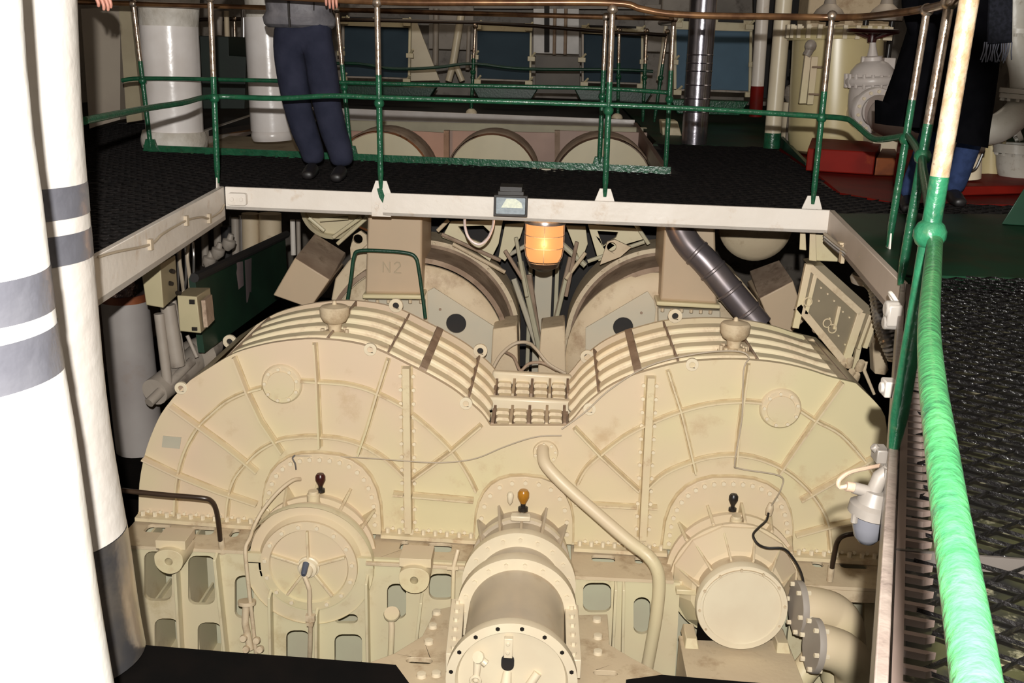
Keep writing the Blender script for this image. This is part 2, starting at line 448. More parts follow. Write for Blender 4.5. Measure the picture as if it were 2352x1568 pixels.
for i in (2, 4, 6):
    cb.box(cps[i], (0.02, 0.03, 0.05))
cb.build('cable', WIRE, lw)
# --- right near walkway
rw = thing('side_walkway', 'black expanded-metal walkway under the bright green rail at the right', 'walkway', (2.5, 2.5, 0))
pol = [(RN[0] + 0.03, 0.35), (RS[0] + 0.03, RS[1]), (1.45, 4.32), (4.6, 4.42), (4.6, 0.35)]
grating(pol, rw, 0.105, 0.036, t=0.0024, mt=BLACKN)
MB().xy(pol, -0.10, -0.07).build('underplate', CHIP, rw)
# framing bar across it and the castellated edge strip beside the beam
d = (Vector((*RS, 0)) - Vector((*RN, 0))); L_ = d.length; d.normalize(); nrm = Vector((d.y, -d.x, 0))
es = MB(); k = 0.0
while k < L_ - 0.04:
    a = Vector((*RN, 0.001)) + d * k
    es.hexa([a + nrm * 0.02, a + d * 0.012 + nrm * 0.02, a + d * 0.012 + nrm * 0.075, a + nrm * 0.06, a + nrm * 0.02 - Vector((0, 0, 0.012)), a + d * 0.012 + nrm * 0.02 - Vector((0, 0, 0.012)), a + d * 0.012 + nrm * 0.075 - Vector((0, 0, 0.012)), a + nrm * 0.06 - Vector((0, 0, 0.012))])
    k += 0.05
es.hexa([Vector((*RN, 0.002)) + nrm * 0.012, Vector((*RS, 0.002)) + nrm * 0.012, Vector((*RS, 0.002)) + nrm * 0.028, Vector((*RN, 0.002)) + nrm * 0.028] + [Vector((*RN, -0.012)) + nrm * 0.012, Vector((*RS, -0.012)) + nrm * 0.012, Vector((*RS, -0.012)) + nrm * 0.028, Vector((*RN, -0.012)) + nrm * 0.028])
es.build('edge_strip', mat('pinkish_edge_paint', (0.115, 0.085, 0.072), (0.08, 0.06, 0.05), 0.4), rw)
a = atZ(2060, 1262, 0.004); b = atZ(2352, 1285, 0.004); b = a + (b - a) * 2.2
MB().hexa([a, b, b + Vector((0, 0.006, 0)), a + Vector((0, 0.006, 0)), a - Vector((0, 0, 0.03)), b - Vector((0, 0, 0.03)), b + Vector((0, 0.006, -0.03)), a + Vector((0, 0.006, -0.03))]).build('cross_bar', mat('greyish_bar', (0.05, 0.042, 0.037), (0.035, 0.03, 0.025), 0.5), rw)
beam(rw, RN, RS, 0.02, 0.12, side=-1, m=NEARB, flange=0.04)
beam(rw, RS, (BRc[0], BRc[1] - 0.0), 0.03, 0.155, side=-1, m=mat('pinkish_white_paint', (0.52, 0.43, 0.36), (0.46, 0.38, 0.31), 0.45), flange=0.06)
# --- green deck plates and red floor
gp = [(1.45, 4.34), (1.62, 6.0), P2(2352, 490), (5.9, 5.9), (5.9, 4.44), (4.6, 4.44)]
struct(MB().xy(gp, -0.06, -0.004).build('floor', GREENF))
rf = [P2(1930, 440), P2(2050, 462), P2(2352, 468), (6.4, 6.5), (6.4, 11), P2(1790, 338), P2(1852, 378)]
struct(MB().xy(rf, -0.06, -0.006).build('floor', RED))
gf = [P2(1500, 328), P2(1790, 336), (6.4, 11.1), (6.4, 17.9), (0.98, 17.9), (0.98, 10.4)]
struct(MB().xy(gf, -0.06, -0.01).build('floor', GREENF))
# --- right edge of the second opening
s2 = thing('opening_beam', 'reddish-brown sloping beam at the right end of the rear opening', 'beam', (0.9, 10, -0.1))
beam(s2, (TR[0] - 0.02, TR[1] + 0.02), FR, 0.04, 0.16, 'web', mat('reddish_brown_paint', (0.20, 0.12, 0.09), (0.15, 0.09, 0.07), 0.5), side=-1)
# --- far walkway beyond the second opening
fa = thing('grating_walkway', 'far black walkway in front of the blue panels, with a white edge beam', 'walkway', (-1, 14, 0))
MB().xy([FL, FR, (0.95, 17.9), (-5.9, 17.9), (-5.9, 10.0), P2(455, 285), P2(480, 300)], -0.05, 0.0).build('underplate', BLACKM, fa)
A_ = atZ(785, 250); B_ = atZ(1462, 284)
beam(fa, (FL[0] - 0.5, FL[1]), FR, 0.04, 0.17, side=1, flange=0.05, z=0.03, m=COLW)
for px, py in ((1083, 244), (1418, 256)):
    p = atY(px, py, 12.95)
    MB().ball((p.x, p.y, 0.03), 0.07, 14, sz=0.9, lo=0).build('deck_light', PALE, fa)
wb = thing('opening_beam', 'white beam running back along the left end of the rear opening', 'beam', (-2.9, 9.6, -0.1))
beam(wb, P2(462, 302), P2(582, 262), 0.05, 0.20, 'web', WHITE, side=-1)
# --- black landing below, in front of the gearbox base
ld = thing('lower_landing', 'black plate landing low in front of the gearbox base, chamfered at its corner', 'platform', (-0.9, 2.5, -1.1))
lp = [P2(300, 1478, -1), P2(520, 1496, -1), P2(696, 1509, -1), P2(909, 1526, -1), P2(940, 1568, -1), (-0.40, 2.0), (-3.2, 2.0), (-3.2, 3.0), (-2.0, 2.95)]
MB().xy(lp, -1.06, -1.0).build('plate', DEEP, ld)
lp2 = [P2(1438, 1560, -1), P2(1520, 1549, -1), P2(1660, 1561, -1), P2(1900, 1580, -1), (0.7, 2.1), (0.2, 2.1)]
ld2 = thing('lower_landing', 'corner of a black plate just entering the frame below the shaft', 'platform', (0.4, 2.4, -1.1))
MB().xy(lp2, -1.06, -1.0).build('plate', DEEP, ld2)
# ================================================================== reduction gearbox
FY = 5.5; BY = 6.40
gb = thing('reduction_gearbox', 'huge cream twin-humped reduction gearbox under the walkway opening', 'gearbox', (-0.1, 5.9, -3.0))
def g(x, y): return G(x, y, FY)
outL = [(437, 873), (485, 842), (537, 812), (600, 793), (660, 783), (723, 779), (800, 786), (865, 803), (935, 837), (985, 862), (1038, 893), (1075, 922), (1107, 951), (1126, 978)]
outR = [(1303, 978), (1322, 958), (1344, 932), (1392, 893), (1440, 868), (1484, 853), (1560, 834), (1640, 827), (1718, 827), (1794, 835), (1855, 849), (1908, 866), (1966, 880)]
side_l = [(318, 1181), (320, 1110), (332, 1045), (348, 997), (370, 950), (400, 910)]
side_r = [(2000, 912), (2033, 956), (2037, 1040), (2033, 1130), (2022, 1280)]
gl = [Vector(p) for p in smooth([g(*p) for p in outL], 3)]
gr = [Vector(p) for p in smooth([g(*p) for p in outR], 3)]
sl = smooth([g(*p) for p in side_l], 3); sr = smooth([g(*p) for p in side_r], 3)
face = [tuple(p) for p in sl] + [tuple(p) for p in gl] + [tuple(p) for p in gr] + [tuple(p) for p in sr]
botL, botR = g(318, 1181), g(2022, 1280)
MB().xz(face + [g(1524, 1262), g(1215, 1246), g(881, 1223)], FY, FY + 0.04).build('front_plate', CREAM, gb, 0.006)
INS = 0.062
def inset(pts, d):
    ns = normals2(pts); return [(p[0] - n[0] * d, p[1] - n[1] * d) for p, n in zip(pts, ns)]
def skin(pts, y0, y1, name, d=INS, m=CREAM):
    q = inset(pts, d); mb = MB(); n = len(q)
    vs = [(x, y0, z) for x, z in q] + [(x, y1, z) for x, z in q]
    mb.add(vs, [(i, i + 1, n + i + 1, n + i) for i in range(n - 1)])
    return mb.build(name, m, gb)
skin(gl, FY + 0.02, BY, 'hump_cover', m=GROOVE); skin(gr, FY + 0.02, BY, 'hump_cover', m=GROOVE)  # skin between the ribs browned: grazing-light darkening put into its colour
skin(sl + gl[:4], FY + 0.02, BY, 'side_cover', 0.0); skin(gr[-3:] + sr, FY + 0.02, BY, 'side_cover', 0.0)
MB().xz(face + [g(1215, 1246)], BY, BY + 0.03).build('back_plate', CREAM, gb)
# raised arc ribs, running round each hump behind the front plate
def arc_rib(pts, y, t=0.115, top=0.0):
    q = inset(pts, INS + 0.01); p2 = inset(pts, top)
    mb = MB(); n = len(q); vs = []
    for (a, b) in zip(q, p2):
        vs += [(a[0], y, a[1]), (b[0], y, b[1]), (b[0], y + t, b[1]), (a[0], y + t, a[1])]
    fs = []
    for i in range(n - 1):
        o = 4 * i
        for k in range(4): fs.append((o + k, o + (k + 1) % 4, o + 4 + (k + 1) % 4, o + 4 + k))
    fs += [(0, 1, 2, 3), tuple(4 * (n - 1) + k for k in (3, 2, 1, 0))]
    mb.add(vs, fs)
    return mb.build('arc_rib', PADM, gb, 0.016)
def cut(pts, a, b): return pts[max(0, a):b]
nl = len(gl)
YR = [FY + 0.075, FY + 0.275, FY + 0.475, FY + 0.675]
segL = [(5, 17), (16, 23), (22, 27), (26, 34), (33, 40)]
for i, y in enumerate(YR):
    for a, b in segL:
        if b - a > 1: arc_rib(cut(gl, a, b), y)
segR = [(0, 9), (8, 15), (14, 19), (18, 26), (25, 36)]
for i, y in enumerate(YR):
    for a, b in segR: arc_rib(cut(gr, a, b), y)
# cross ribs along the hump (front to back)
def cross_rib(pts, i, t, m=RIBM, top=0.0, name='cross_rib', y0=FY + 0.041, y1=BY):
    ns = normals2(pts); p = Vector(pts[i]); n = Vector(ns[i]); d = Vector((-n.y, n.x)) * t / 2
    a = p - n * (INS + 0.01); b = p + n * top
    q = [a - d, b - d, b + d, a + d]
    return MB().xz([(v.x, v.y) for v in q], y0, y1).build(name, m, gb, 0.003)
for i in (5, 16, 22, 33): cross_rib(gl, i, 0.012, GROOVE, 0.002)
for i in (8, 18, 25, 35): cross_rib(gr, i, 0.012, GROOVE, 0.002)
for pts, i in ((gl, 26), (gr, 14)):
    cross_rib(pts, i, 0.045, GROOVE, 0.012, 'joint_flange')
# ribs standing on the front plate
_SK = 0
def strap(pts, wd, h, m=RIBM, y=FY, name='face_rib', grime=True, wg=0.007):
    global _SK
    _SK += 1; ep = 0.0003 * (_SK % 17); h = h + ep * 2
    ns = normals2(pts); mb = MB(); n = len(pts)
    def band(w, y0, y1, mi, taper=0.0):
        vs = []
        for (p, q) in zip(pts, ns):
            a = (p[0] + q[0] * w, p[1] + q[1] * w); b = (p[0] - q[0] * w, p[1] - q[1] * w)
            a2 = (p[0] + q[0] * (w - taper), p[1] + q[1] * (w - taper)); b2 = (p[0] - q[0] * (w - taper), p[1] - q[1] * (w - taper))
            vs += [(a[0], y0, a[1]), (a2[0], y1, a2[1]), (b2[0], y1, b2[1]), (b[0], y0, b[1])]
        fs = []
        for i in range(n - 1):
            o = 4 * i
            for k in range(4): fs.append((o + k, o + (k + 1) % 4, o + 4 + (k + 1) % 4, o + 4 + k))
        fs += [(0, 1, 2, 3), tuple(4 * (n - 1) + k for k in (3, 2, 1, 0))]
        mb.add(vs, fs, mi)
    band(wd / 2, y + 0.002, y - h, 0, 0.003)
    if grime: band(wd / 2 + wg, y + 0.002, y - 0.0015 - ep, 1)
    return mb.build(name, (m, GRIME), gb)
def S2_(pts, sub=4): return smooth([g(*p) for p in pts], sub)
ARCS = [[(403, 1181), (405, 1134), (413, 1078), (430, 1026), (459, 977), (488, 948), (521, 921), (562, 901), (603, 889)],
        [(692, 873), (734, 876), (803, 882), (865, 901), (930, 934)],
        [(947, 950), (990, 986), (1036, 1032), (1070, 1080), (1094, 1127)],
        [(521, 1188), (527, 1138), (541, 1096), (568, 1061), (599, 1032), (641, 1010), (680, 1003), (722, 1001), (781, 1006), (835, 1022), (886, 1053), (928, 1092)],
        [(1325, 1111), (1345, 1075), (1379, 1043), (1431, 1003), (1481, 975)],
        [(1500, 967), (1560, 944), (1632, 926), (1705, 920), (1748, 923)],
        [(1837, 941), (1872, 964), (1930, 996), (1986, 1058), (2020, 1110)],
        [(1483, 1123), (1528, 1084), (1593, 1057), (1640, 1046), (1690, 1043), (1740, 1051), (1795, 1074), (1838, 1106), (1876, 1150), (1900, 1200), (1907, 1262)]]
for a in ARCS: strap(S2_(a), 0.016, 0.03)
RADS = [[(331, 1050), (406, 1086), (500, 1124), (592, 1155)], [(394, 930), (459, 977), (522, 1023), (570, 1062), (592, 1081)],
        [(539, 818), (571, 900), (602, 965), (650, 1037)], [(724, 786), (730, 877), (734, 977), (736, 1024)], [(893, 822), (868, 901), (846, 977), (824, 1041)],
        [(949, 1097), (1036, 1034), (1106, 974)], [(949, 1134), (1020, 1140), (1088, 1146)],
        [(1319, 980), (1379, 1043), (1425, 1086), (1466, 1123)], [(1319, 1153), (1400, 1158), (1462, 1161)], [(1484, 1161), (1509, 1163)],
        [(1533, 848), (1563, 942), (1580, 1010), (1597, 1084)], [(1718, 833), (1706, 921), (1696, 990), (1690, 1066)],
        [(1934, 876), (1871, 963), (1835, 1015), (1788, 1084)], [(2030, 1036), (1988, 1058), (1925, 1096), (1838, 1146)], [(2010, 1185), (1900, 1206), (1826, 1226)], [(904, 1131), (928, 1133)]]
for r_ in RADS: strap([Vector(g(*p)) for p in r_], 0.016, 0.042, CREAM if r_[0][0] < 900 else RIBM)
# vertical bolted joint of each hump
for a, b in (((935, 840), (940, 1216)), ((1494, 862), (1475, 1232))):
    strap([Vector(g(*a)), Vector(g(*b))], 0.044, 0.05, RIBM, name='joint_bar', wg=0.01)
    bm_ = MB(); p, q = Vector(g(*a)), Vector(g(*b))
    for k in range(12):
        c = p.lerp(q, (k + 0.7) / 12.4)
        for s in (-1, 1): bm_.bolt((c.x + s * 0.036, FY - 0.002, c.y), (0, -1, 0), 0.011, 0.016)
    bm_.build('bolts', PALE, gb, kind='stuff')
# bottom flange of the upper casing with bolts
def flange_run(x0, y0, x1, y1, n):
    p, q = Vector(g(x0, y0)), Vector(g(x1, y1))
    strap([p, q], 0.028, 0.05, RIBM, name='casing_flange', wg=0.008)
    b_ = MB()
    for k in range(n):
        c = p.lerp(q, (k + 0.5) / n)
        b_.bolt((c.x, FY - 0.02, c.y + 0.012), (0, 0, 1), 0.013, 0.028)
        b_.bolt((c.x + 0.03, FY - 0.002, c.y + 0.035), (0, -1, 0), 0.010, 0.012)
    b_.build('bolts', PALE, gb, kind='stuff')
flange_run(318, 1183, 592, 1203, 10); flange_run(878, 1222, 1096, 1236, 8); flange_run(1318, 1252, 1530, 1264, 8); flange_run(1818, 1272, 2020, 1284, 7)
# round inspection covers
for cx, cy in ((648, 881), (1792, 937)):
    c = atY(cx, cy, FY)
    mb = MB(); R_ = 0.112
    mb.lathe([(0, 0.028), (R_ - 0.035, 0.028), (R_ - 0.033, 0.022), (R_ - 0.008, 0.022), (R_, 0.015), (R_ + 0.004, -0.002)], c, (0, -1, 0), 32)
    o = mb.build('inspection_cover', CREAM, gb)
    b_ = MB()
    for k in range(9):
        a = 2 * pi * k / 9 + 0.3
        b_.bolt((c.x + math.cos(a) * (R_ - 0.02), FY - 0.022, c.z + math.sin(a) * (R_ - 0.02)), (0, -1, 0), 0.010, 0.012)
    b_.build('bolts', PALE, o, kind='stuff')
# lifting eyes
def eye(px, py, Y, r=0.036, flat=False):
    Y = Y - 0.006; c = atY(px, py, Y); mb = MB()
    mb.xz(circ(c.x, c.z, r, 20), Y, Y + 0.022, [circ(c.x, c.z, r * 0.45, 12)]).xz(circ(c.x, c.z, r * 0.46, 12), Y + 0.012, Y + 0.02, mi=1)
    return mb.build('lifting_eye', (PALE, GROOVE if Y < 6 else BLACKM), gb, 0.003)
for e in ((415, 892, FY), (850, 803, FY), (1070, 927, FY), (1354, 940, FY), (1590, 838, FY)): eye(*e)
for e in ((527, 785, BY), (909, 702, BY), (1103, 806, BY), (1349, 820, BY), (1551, 726, BY)): eye(*e, r=0.045)
# the saddle between the humps: cross beams and small pads
zf = atY(1215, 985, FY).z
xa = g(1126, 985)[0]; xb = g(1303, 985)[0]
MB().box(((xa + xb) / 2, (FY + BY) / 2 + 0.022, zf - 0.05), (xb - xa + 0.02, BY - FY - 0.045, 0.03)).build('saddle_floor', GROOVE, gb)
def sbeam(x0, y0, x1, y1, Y, hpx, over=0.0):
    a, b = atY(x0, y0, Y), atY(x1, y1, Y); h = rad(hpx, a); r = h / 2
    mb = MB().hexa([(a.x, Y, a.z), (b.x, Y, b.z), (b.x, Y + 0.06, b.z), (a.x, Y + 0.06, a.z), (a.x, Y, a.z - h), (b.x, Y, b.z - h), (b.x, Y + 0.06, b.z - h), (a.x, Y + 0.06, a.z - h)])
    return mb.build('saddle_beam', PALE, gb, 0.014)
sbeam(1119, 912, 1317, 922, FY + 0.42, 33)
sbeam(1131, 853, 1313, 864, FY + 0.83, 30)
for (x0, x1, y0, Y) in ((1134, 1296, 950, FY + 0.03), (1138, 1304, 885, FY + 0.52)):
    for row in (0, 1, 2):
        yy = y0 + row * (15 if row < 2 else 15); Yr = Y + 0.34 * (2 - row) / 2.6
        for k in range(4):
            xx = x0 + (x1 - x0) * (k + 0.5) / 4
            c = atY(xx, yy + k * 1.2, Yr)
            w_ = rad((x1 - x0) / 4 - 10, c)
            MB().xz(rr(c.x - w_ / 2, c.z - 0.016, c.x + w_ / 2, c.z + 0.016, 0.014, 3), Yr, Yr + 0.06).build('saddle_rib', PADM, gb, 0.006)
    for k in range(5):
        xx = x0 + (x1 - x0) * k / 4
        a = atY(xx, y0 - 6, Y + 0.3); b = atY(xx, y0 + 36, Y)
        MB().box(((a.x + b.x) / 2, Y + 0.15, (a.z + b.z) / 2 - 0.02), (0.016, 0.30, 0.12)).build('saddle_web', GROOVE if k % 2 == 0 else CREAM2, gb)
# filler caps (funnel shaped breathers) on top of each hump
for cx, cy, Y in ((768, 703, FY + 0.235), (1690, 741, FY + 0.235)):
    c = atY(cx, cy, Y); mb = MB()
    mb.lathe([(0, 0.035), (0.010, 0.03), (0.014, 0.012), (0.075, 0.0), (0.085, -0.012), (0.083, -0.05), (0.066, -0.085), (0.042, -0.10), (0.036, -0.14), (0.055, -0.145), (0.058, -0.165), (0, -0.17)], c, (0, 0, 1), 28)
    o = mb.build('breather_cap', CREAM2, gb)
    b_ = MB()
    for k in range(8):
        a = pi * 2 * k / 8; b_.bolt((c.x + 0.07 * math.cos(a), c.y + 0.07 * math.sin(a), c.z - 0.165), (0, 0, 1), 0.012, 0.03)
    b_.lathe([(0.09, -0.165), (0.09, -0.185), (0, -0.185)], c, (0, 0, 1), 20)
    b_.build('bolts', CREAM2, o, kind='stuff')

# ------------------------------------------------------------------ bearing housings
def arch(cx, zc, hw, top, bot, n=14, sq=2.6):
    """rounded arch outline: half width hw, top height above zc, flat bottom at bot"""
    pts = [(cx - hw, bot)]
    for k in range(n + 1):
        a = pi - pi * k / n
        ca, sa = math.cos(a), math.sin(a)
        pts.append((cx + hw * (abs(ca) ** (2 / sq)) * (1 if ca >= 0 else -1), zc + top * abs(sa) ** (2 / sq)))
    pts.append((cx + hw, bot))
    return pts
def mount_plate(cx, cz, hw, ztop, zbot, nb, name='bearing_flange', m=CREAM):
    zc = cz + 0.12
    out = arch(cx, zc, hw, ztop - zc, zbot)
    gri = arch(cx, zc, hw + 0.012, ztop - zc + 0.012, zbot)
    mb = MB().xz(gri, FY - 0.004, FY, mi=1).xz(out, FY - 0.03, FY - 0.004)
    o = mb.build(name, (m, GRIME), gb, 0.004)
    b_ = MB(); ins = arch(cx, zc, hw - 0.032, ztop - zc - 0.032, zbot + 0.05, 40)
    per = [0]
    for i in range(1, len(ins)): per.append(per[-1] + math.hypot(ins[i][0] - ins[i - 1][0], ins[i][1] - ins[i - 1][1]))
    for k in range(nb):
        t = per[-1] * (k + 0.3) / (nb - 0.4)
        for i in range(1, len(ins)):
            if per[i] >= t:
                u = (t - per[i - 1]) / max(1e-6, per[i] - per[i - 1])
                x = ins[i - 1][0] + (ins[i][0] - ins[i - 1][0]) * u; z = ins[i - 1][1] + (ins[i][1] - ins[i - 1][1]) * u
                b_.bolt((x, FY - 0.03, z), (0, -1, 0), 0.013, 0.016); break
    b_.build('bolts', PALE, o, kind='stuff')
    return o
def fin(cx, cz, a, r0, r1, y0, y1, t=0.016, m=RIBM, r0b=None, r1b=None, parent=None):
    """radial web at angle a from radius r0..r1, between y0 (machine side) and y1 (near side)"""
    ca, sa = math.cos(a), math.sin(a); n = Vector((-sa, 0, ca)) * t / 2
    def P(r, y): return Vector((cx + ca * r, y, cz + sa * r))
    q = [P(r0, y0), P(r1, y0), P(r1b if r1b else r1, y1), P(r0b if r0b else r0, y1)]
    return MB().hexa([p - n for p in q] + [p + n for p in q]).build('housing_web', m, parent or gb, 0.003)
def ringb(cx, cz, y, R_, n, r=0.012, a0=0.0, m=PALE, parent=None, h=0.012, mm=None):
    b_ = MB()
    for k in range(n):
        a = a0 + 2 * pi * k / n
        b_.bolt((cx + R_ * math.cos(a), y, cz + R_ * math.sin(a)), (0, -1, 0), r, h)
    return b_.build('bolts', m, parent or gb, kind='stuff')
# left housing with spoked disc cover
c1 = atY(742, 1233, FY); c1 = Vector((c1.x, 0, c1.z)); d1 = atY(710, 1299, 5.19)
X1_, Z1_ = d1.x, d1.z
zt = atY(742, 1038, FY).z; zb = atY(742, 1216, FY).z
mount_plate(c1.x, Z1_ , 0.345, zt, zb, 21)
mb = MB()
mb.lathe([(0.31, 0.0), (0.305, -0.06), (0.300, -0.06), (0.300, -0.10), (0.345, -0.105), (0.345, -0.135), (0.30, -0.14), (0.295, -0.19), (0.345, -0.20), (0.345, -0.245), (0.29, -0.25), (0.27, -0.285), (0.2, -0.24)],
         (X1_, FY - 0.02, Z1_), (0, 1, 0), 56, mis=[0, 1, 1, 0, 0, 0, 1, 1, 0, 0, 0, 0])
hs = mb.build('bearing_housing', (CREAM, CREAM2), gb)
for a in (35, 62, 90, 118, 148): fin(X1_, Z1_, math.radians(a), 0.28, 0.40, FY - 0.02, FY - 0.22, r1b=0.342, parent=hs)
mb = MB(); R_ = 0.268
mb.lathe([(R_, 0.02), (R_ + 0.004, 0.0), (R_ + 0.002, -0.03), (R_ - 0.045, -0.034), (R_ - 0.052, -0.020), (0.06, -0.020), (0.06, -0.04), (0, -0.04)], (X1_, 5.21, Z1_), (0, 1, 0), 56)
dc = mb.build('disc_cover', CREAM, gb)
ringb(X1_, Z1_, 5.178, 0.245, 15, 0.012, 0.1, parent=dc)
for k in range(5):
    a = math.radians(90 + 72 * k + 1)
    fin(X1_, Z1_, a, 0.05, 0.215, 5.20, 5.165, 0.014, parent=dc)
mb = MB().lathe([(0, -0.10), (0.028, -0.10), (0.034, -0.09), (0.034, -0.06), (0.05, -0.055), (0.055, -0.035), (0.062, -0.03), (0.062, 0)], (X1_, 5.20, Z1_), (0, 1, 0), 24)
mb.build('sensor_hub', PALE, dc)
p0 = atY(697, 1306, 5.05)
MB().lathe([(0, -0.075), (0.012, -0.075), (0.016, -0.065), (0.018, 0.0)], (p0.x, 5.11, p0.z), (0, 1, 0.5), 14).build('cable_plug', BLUEH, dc)
cb = MB().tube(smooth([atY(x, y, Y) for x, y, Y in ((700, 1325, 5.02), (708, 1345, 5.0), (711, 1360, 5.0), (711, 1395, 5.0), (713, 1440, 5.0), (712, 1490, 5.05), (711, 1515, 5.1))], 4), 0.013, 10)
cb.box(atY(713, 1418, 5.0), (0.05, 0.03, 0.035)); cb.box(atY(713, 1430, 5.0), (0.035, 0.04, 0.02))
cb.build('conduit', CREAM2, gb)
# feet of the left housing
for px, py in ((596, 1284), (836, 1312)):
    c = atY(px, py, 5.28)
    m_ = MB().box(c, (0.10, 0.16, 0.055)).box(c + Vector((0, -0.02, -0.045)), (0.08, 0.12, 0.04))
    m_.bolt(c + Vector((-0.02, -0.03, 0.03)), (0, 0, 1), 0.015, 0.03); m_.bolt(c + Vector((0.025, -0.03, 0.03)), (0, 0, 1), 0.015, 0.03)
    m_.build('housing_foot', CREAM, gb, 0.004)
# sight glass pot on top of the left housing
def pot(px, py, Y, r, h, m=CREAM, parent=gb, name='lubricator_pot'):
    c = atY(px, py, Y)
    return MB().lathe([(0, h), (r * 0.75, h), (r * 0.8, h * 0.92), (r * 0.8, h * 0.75), (r, h * 0.7), (r, 0), (r * 1.15, -0.005), (r * 1.15, -0.03)], c, (0, 0, 1), 22).build(name, m, parent)
def knob(px, py, Y, m, s=1.0, parent=gb, name='lubricator_glass', tip=None):
    c = atY(px, py, Y)
    return MB().lathe([(0, 0.05 * s), (0.018 * s, 0.048 * s), (0.026 * s, 0.035 * s), (0.026 * s, 0.015 * s), (0.012 * s, -0.015 * s), (0.010 * s, -0.03 * s), (0.022 * s, -0.035 * s), (0.022 * s, -0.05 * s), (0, -0.05 * s)], c, (0, 0, 1), 16,
                    mis=[0, 0, 0, 0, 1, 1, 1, 1]).build(name, (m, RUBBER), parent)
pot(720, 1153, 5.32, 0.036, 0.07); knob(736, 1108, 5.36, DRED, 1.1)
# middle: shaft casing with its flanges
X2_ = atY(1192, 1336, 5.14).x; Z2_ = atY(1192, 1336, 5.14).z
zt = atY(1199, 1090, FY).z
mount_plate(atY(1204, 1200, FY).x, Z2_, 0.28, zt, atY(1204, 1240, FY).z, 13)
mb = MB()
mb.lathe([(0.27, 0.0), (0.265, -0.10), (0.28, -0.105), (0.28, -0.14), (0.262, -0.145), (0.262, -0.30), (0.305, -0.305), (0.310, -0.32), (0.310, -0.375), (0.232, -0.378), (0.232, -0.60)],
         (X2_, FY - 0.02, Z2_), (0, 1, 0), 64, mis=[1, 1, 0, 1, 1, 0, 0, 0, 0, 1])
sh = mb.build('shaft_housing', (PALE, SHAFT), gb)
for a in (38, 65, 90, 115, 142): fin(X2_, Z2_, math.radians(a), 0.25, 0.33, FY - 0.02, FY - 0.30, 0.015, SHAFT, r1b=0.27, parent=sh)
ringb(X2_, Z2_, FY - 0.395, 0.272, 18, 0.011, 0.17, parent=sh)
mb = MB()
mb.lathe([(0.24, -0.58), (0.305, -0.585), (0.310, -0.60), (0.310, -0.665), (0.248, -0.668), (0.246, -1.20), (0.30, -1.215), (0.305, -1.23), (0.305, -1.275), (0.262, -1.28), (0.25, -1.25), (0.10, -1.24), (0, -1.24)],
         (X2_, FY - 0.02, Z2_), (0, 1, 0), 64, mis=[0, 0, 0, 0, 1, 0, 0, 0, 0, 0, 0, 0])
sc = mb.build('shaft_cover', (PALE, SHAFT), gb)
ringb(X2_, Z2_, FY - 0.685, 0.277, 18, 0.012, 0.05, parent=sc)
ringb(X2_, Z2_, FY - 1.296, 0.283, 16, 0.011, 0.25, m=RUBBER, parent=sc, h=0.003)
# slot and key bar on the end flange, valve and nozzle
pc = atY(1166, 1521, FY - 1.27)
MB().xz(rr(pc.x - 0.030, pc.z - 0.045, pc.x + 0.030, pc.z + 0.038, 0.028), FY - 1.268, FY - 1.262).build('slot', BLACKM, sc)
MB().box((pc.x + 0.002, FY - 1.292, pc.z + 0.095), (0.04, 0.03, 0.10)).bolt((pc.x, FY - 1.307, pc.z + 0.12), (0, -1, 0), 0.011, 0.006).bolt((pc.x, FY - 1.307, pc.z + 0.075), (0, -1, 0), 0.011, 0.006).build('key_bar', PALE, sc, 0.003)
MB().tube([pc + Vector((0.0, 0.0, -0.05)), pc + Vector((-0.005, -0.05, -0.10)), pc + Vector((-0.01, -0.06, -0.2))], [0.02, 0.028, 0.034], 14).build('nozzle', PALE, sc)
c = atY(1100, 1520, FY - 1.30)
v_ = MB().tube([c + Vector((-0.005, 0, 0.02)), c + Vector((-0.01, -0.03, -0.08))], [0.02, 0.014], 12).lathe([(0, 0.015), (0.028, 0.013), (0.03, 0), (0.02, -0.012), (0, -0.012)], c + Vector((0.0, -0.01, 0.03)), (-0.3, -0.6, 0.5), 10)
v_.tube([c + Vector((0, -0.01, 0.03)), c + Vector((0.035, -0.02, 0.005))], [0.016, 0.018], 10)
v_.tube([c + Vector((-0.012, -0.035, -0.075)) + Vector((0.022 * math.cos(a), 0, 0.022 * math.sin(a))) for a in [2 * pi * k / 12 for k in range(12)]], 0.008, 8, closed=True)
v_.build('drain_valve', PALE, sc)
c = atY(1235, 1545, FY - 1.27)
MB().tube([c, c + Vector((-0.04, -0.02, -0.06))], 0.02, 10).build('nozzle', PALE, sc)
# top lubricator and small clamp of the middle housing
c = atY(1196, 1183, FY - 0.20)
MB().box(c + Vector((0, 0, -0.012)), (0.11, 0.05, 0.03)).build('mount_block', PALE, gb, 0.006)
knob(1202, 1148, FY - 0.17, AMBER, 1.25)
MB().lathe([(0, 0.04), (0.014, 0.038), (0.02, 0.02), (0.014, -0.02), (0, -0.04)], atY(1172, 1145, FY - 0.12), (0, 0, 1), 12).build('fitting', PALE, gb)
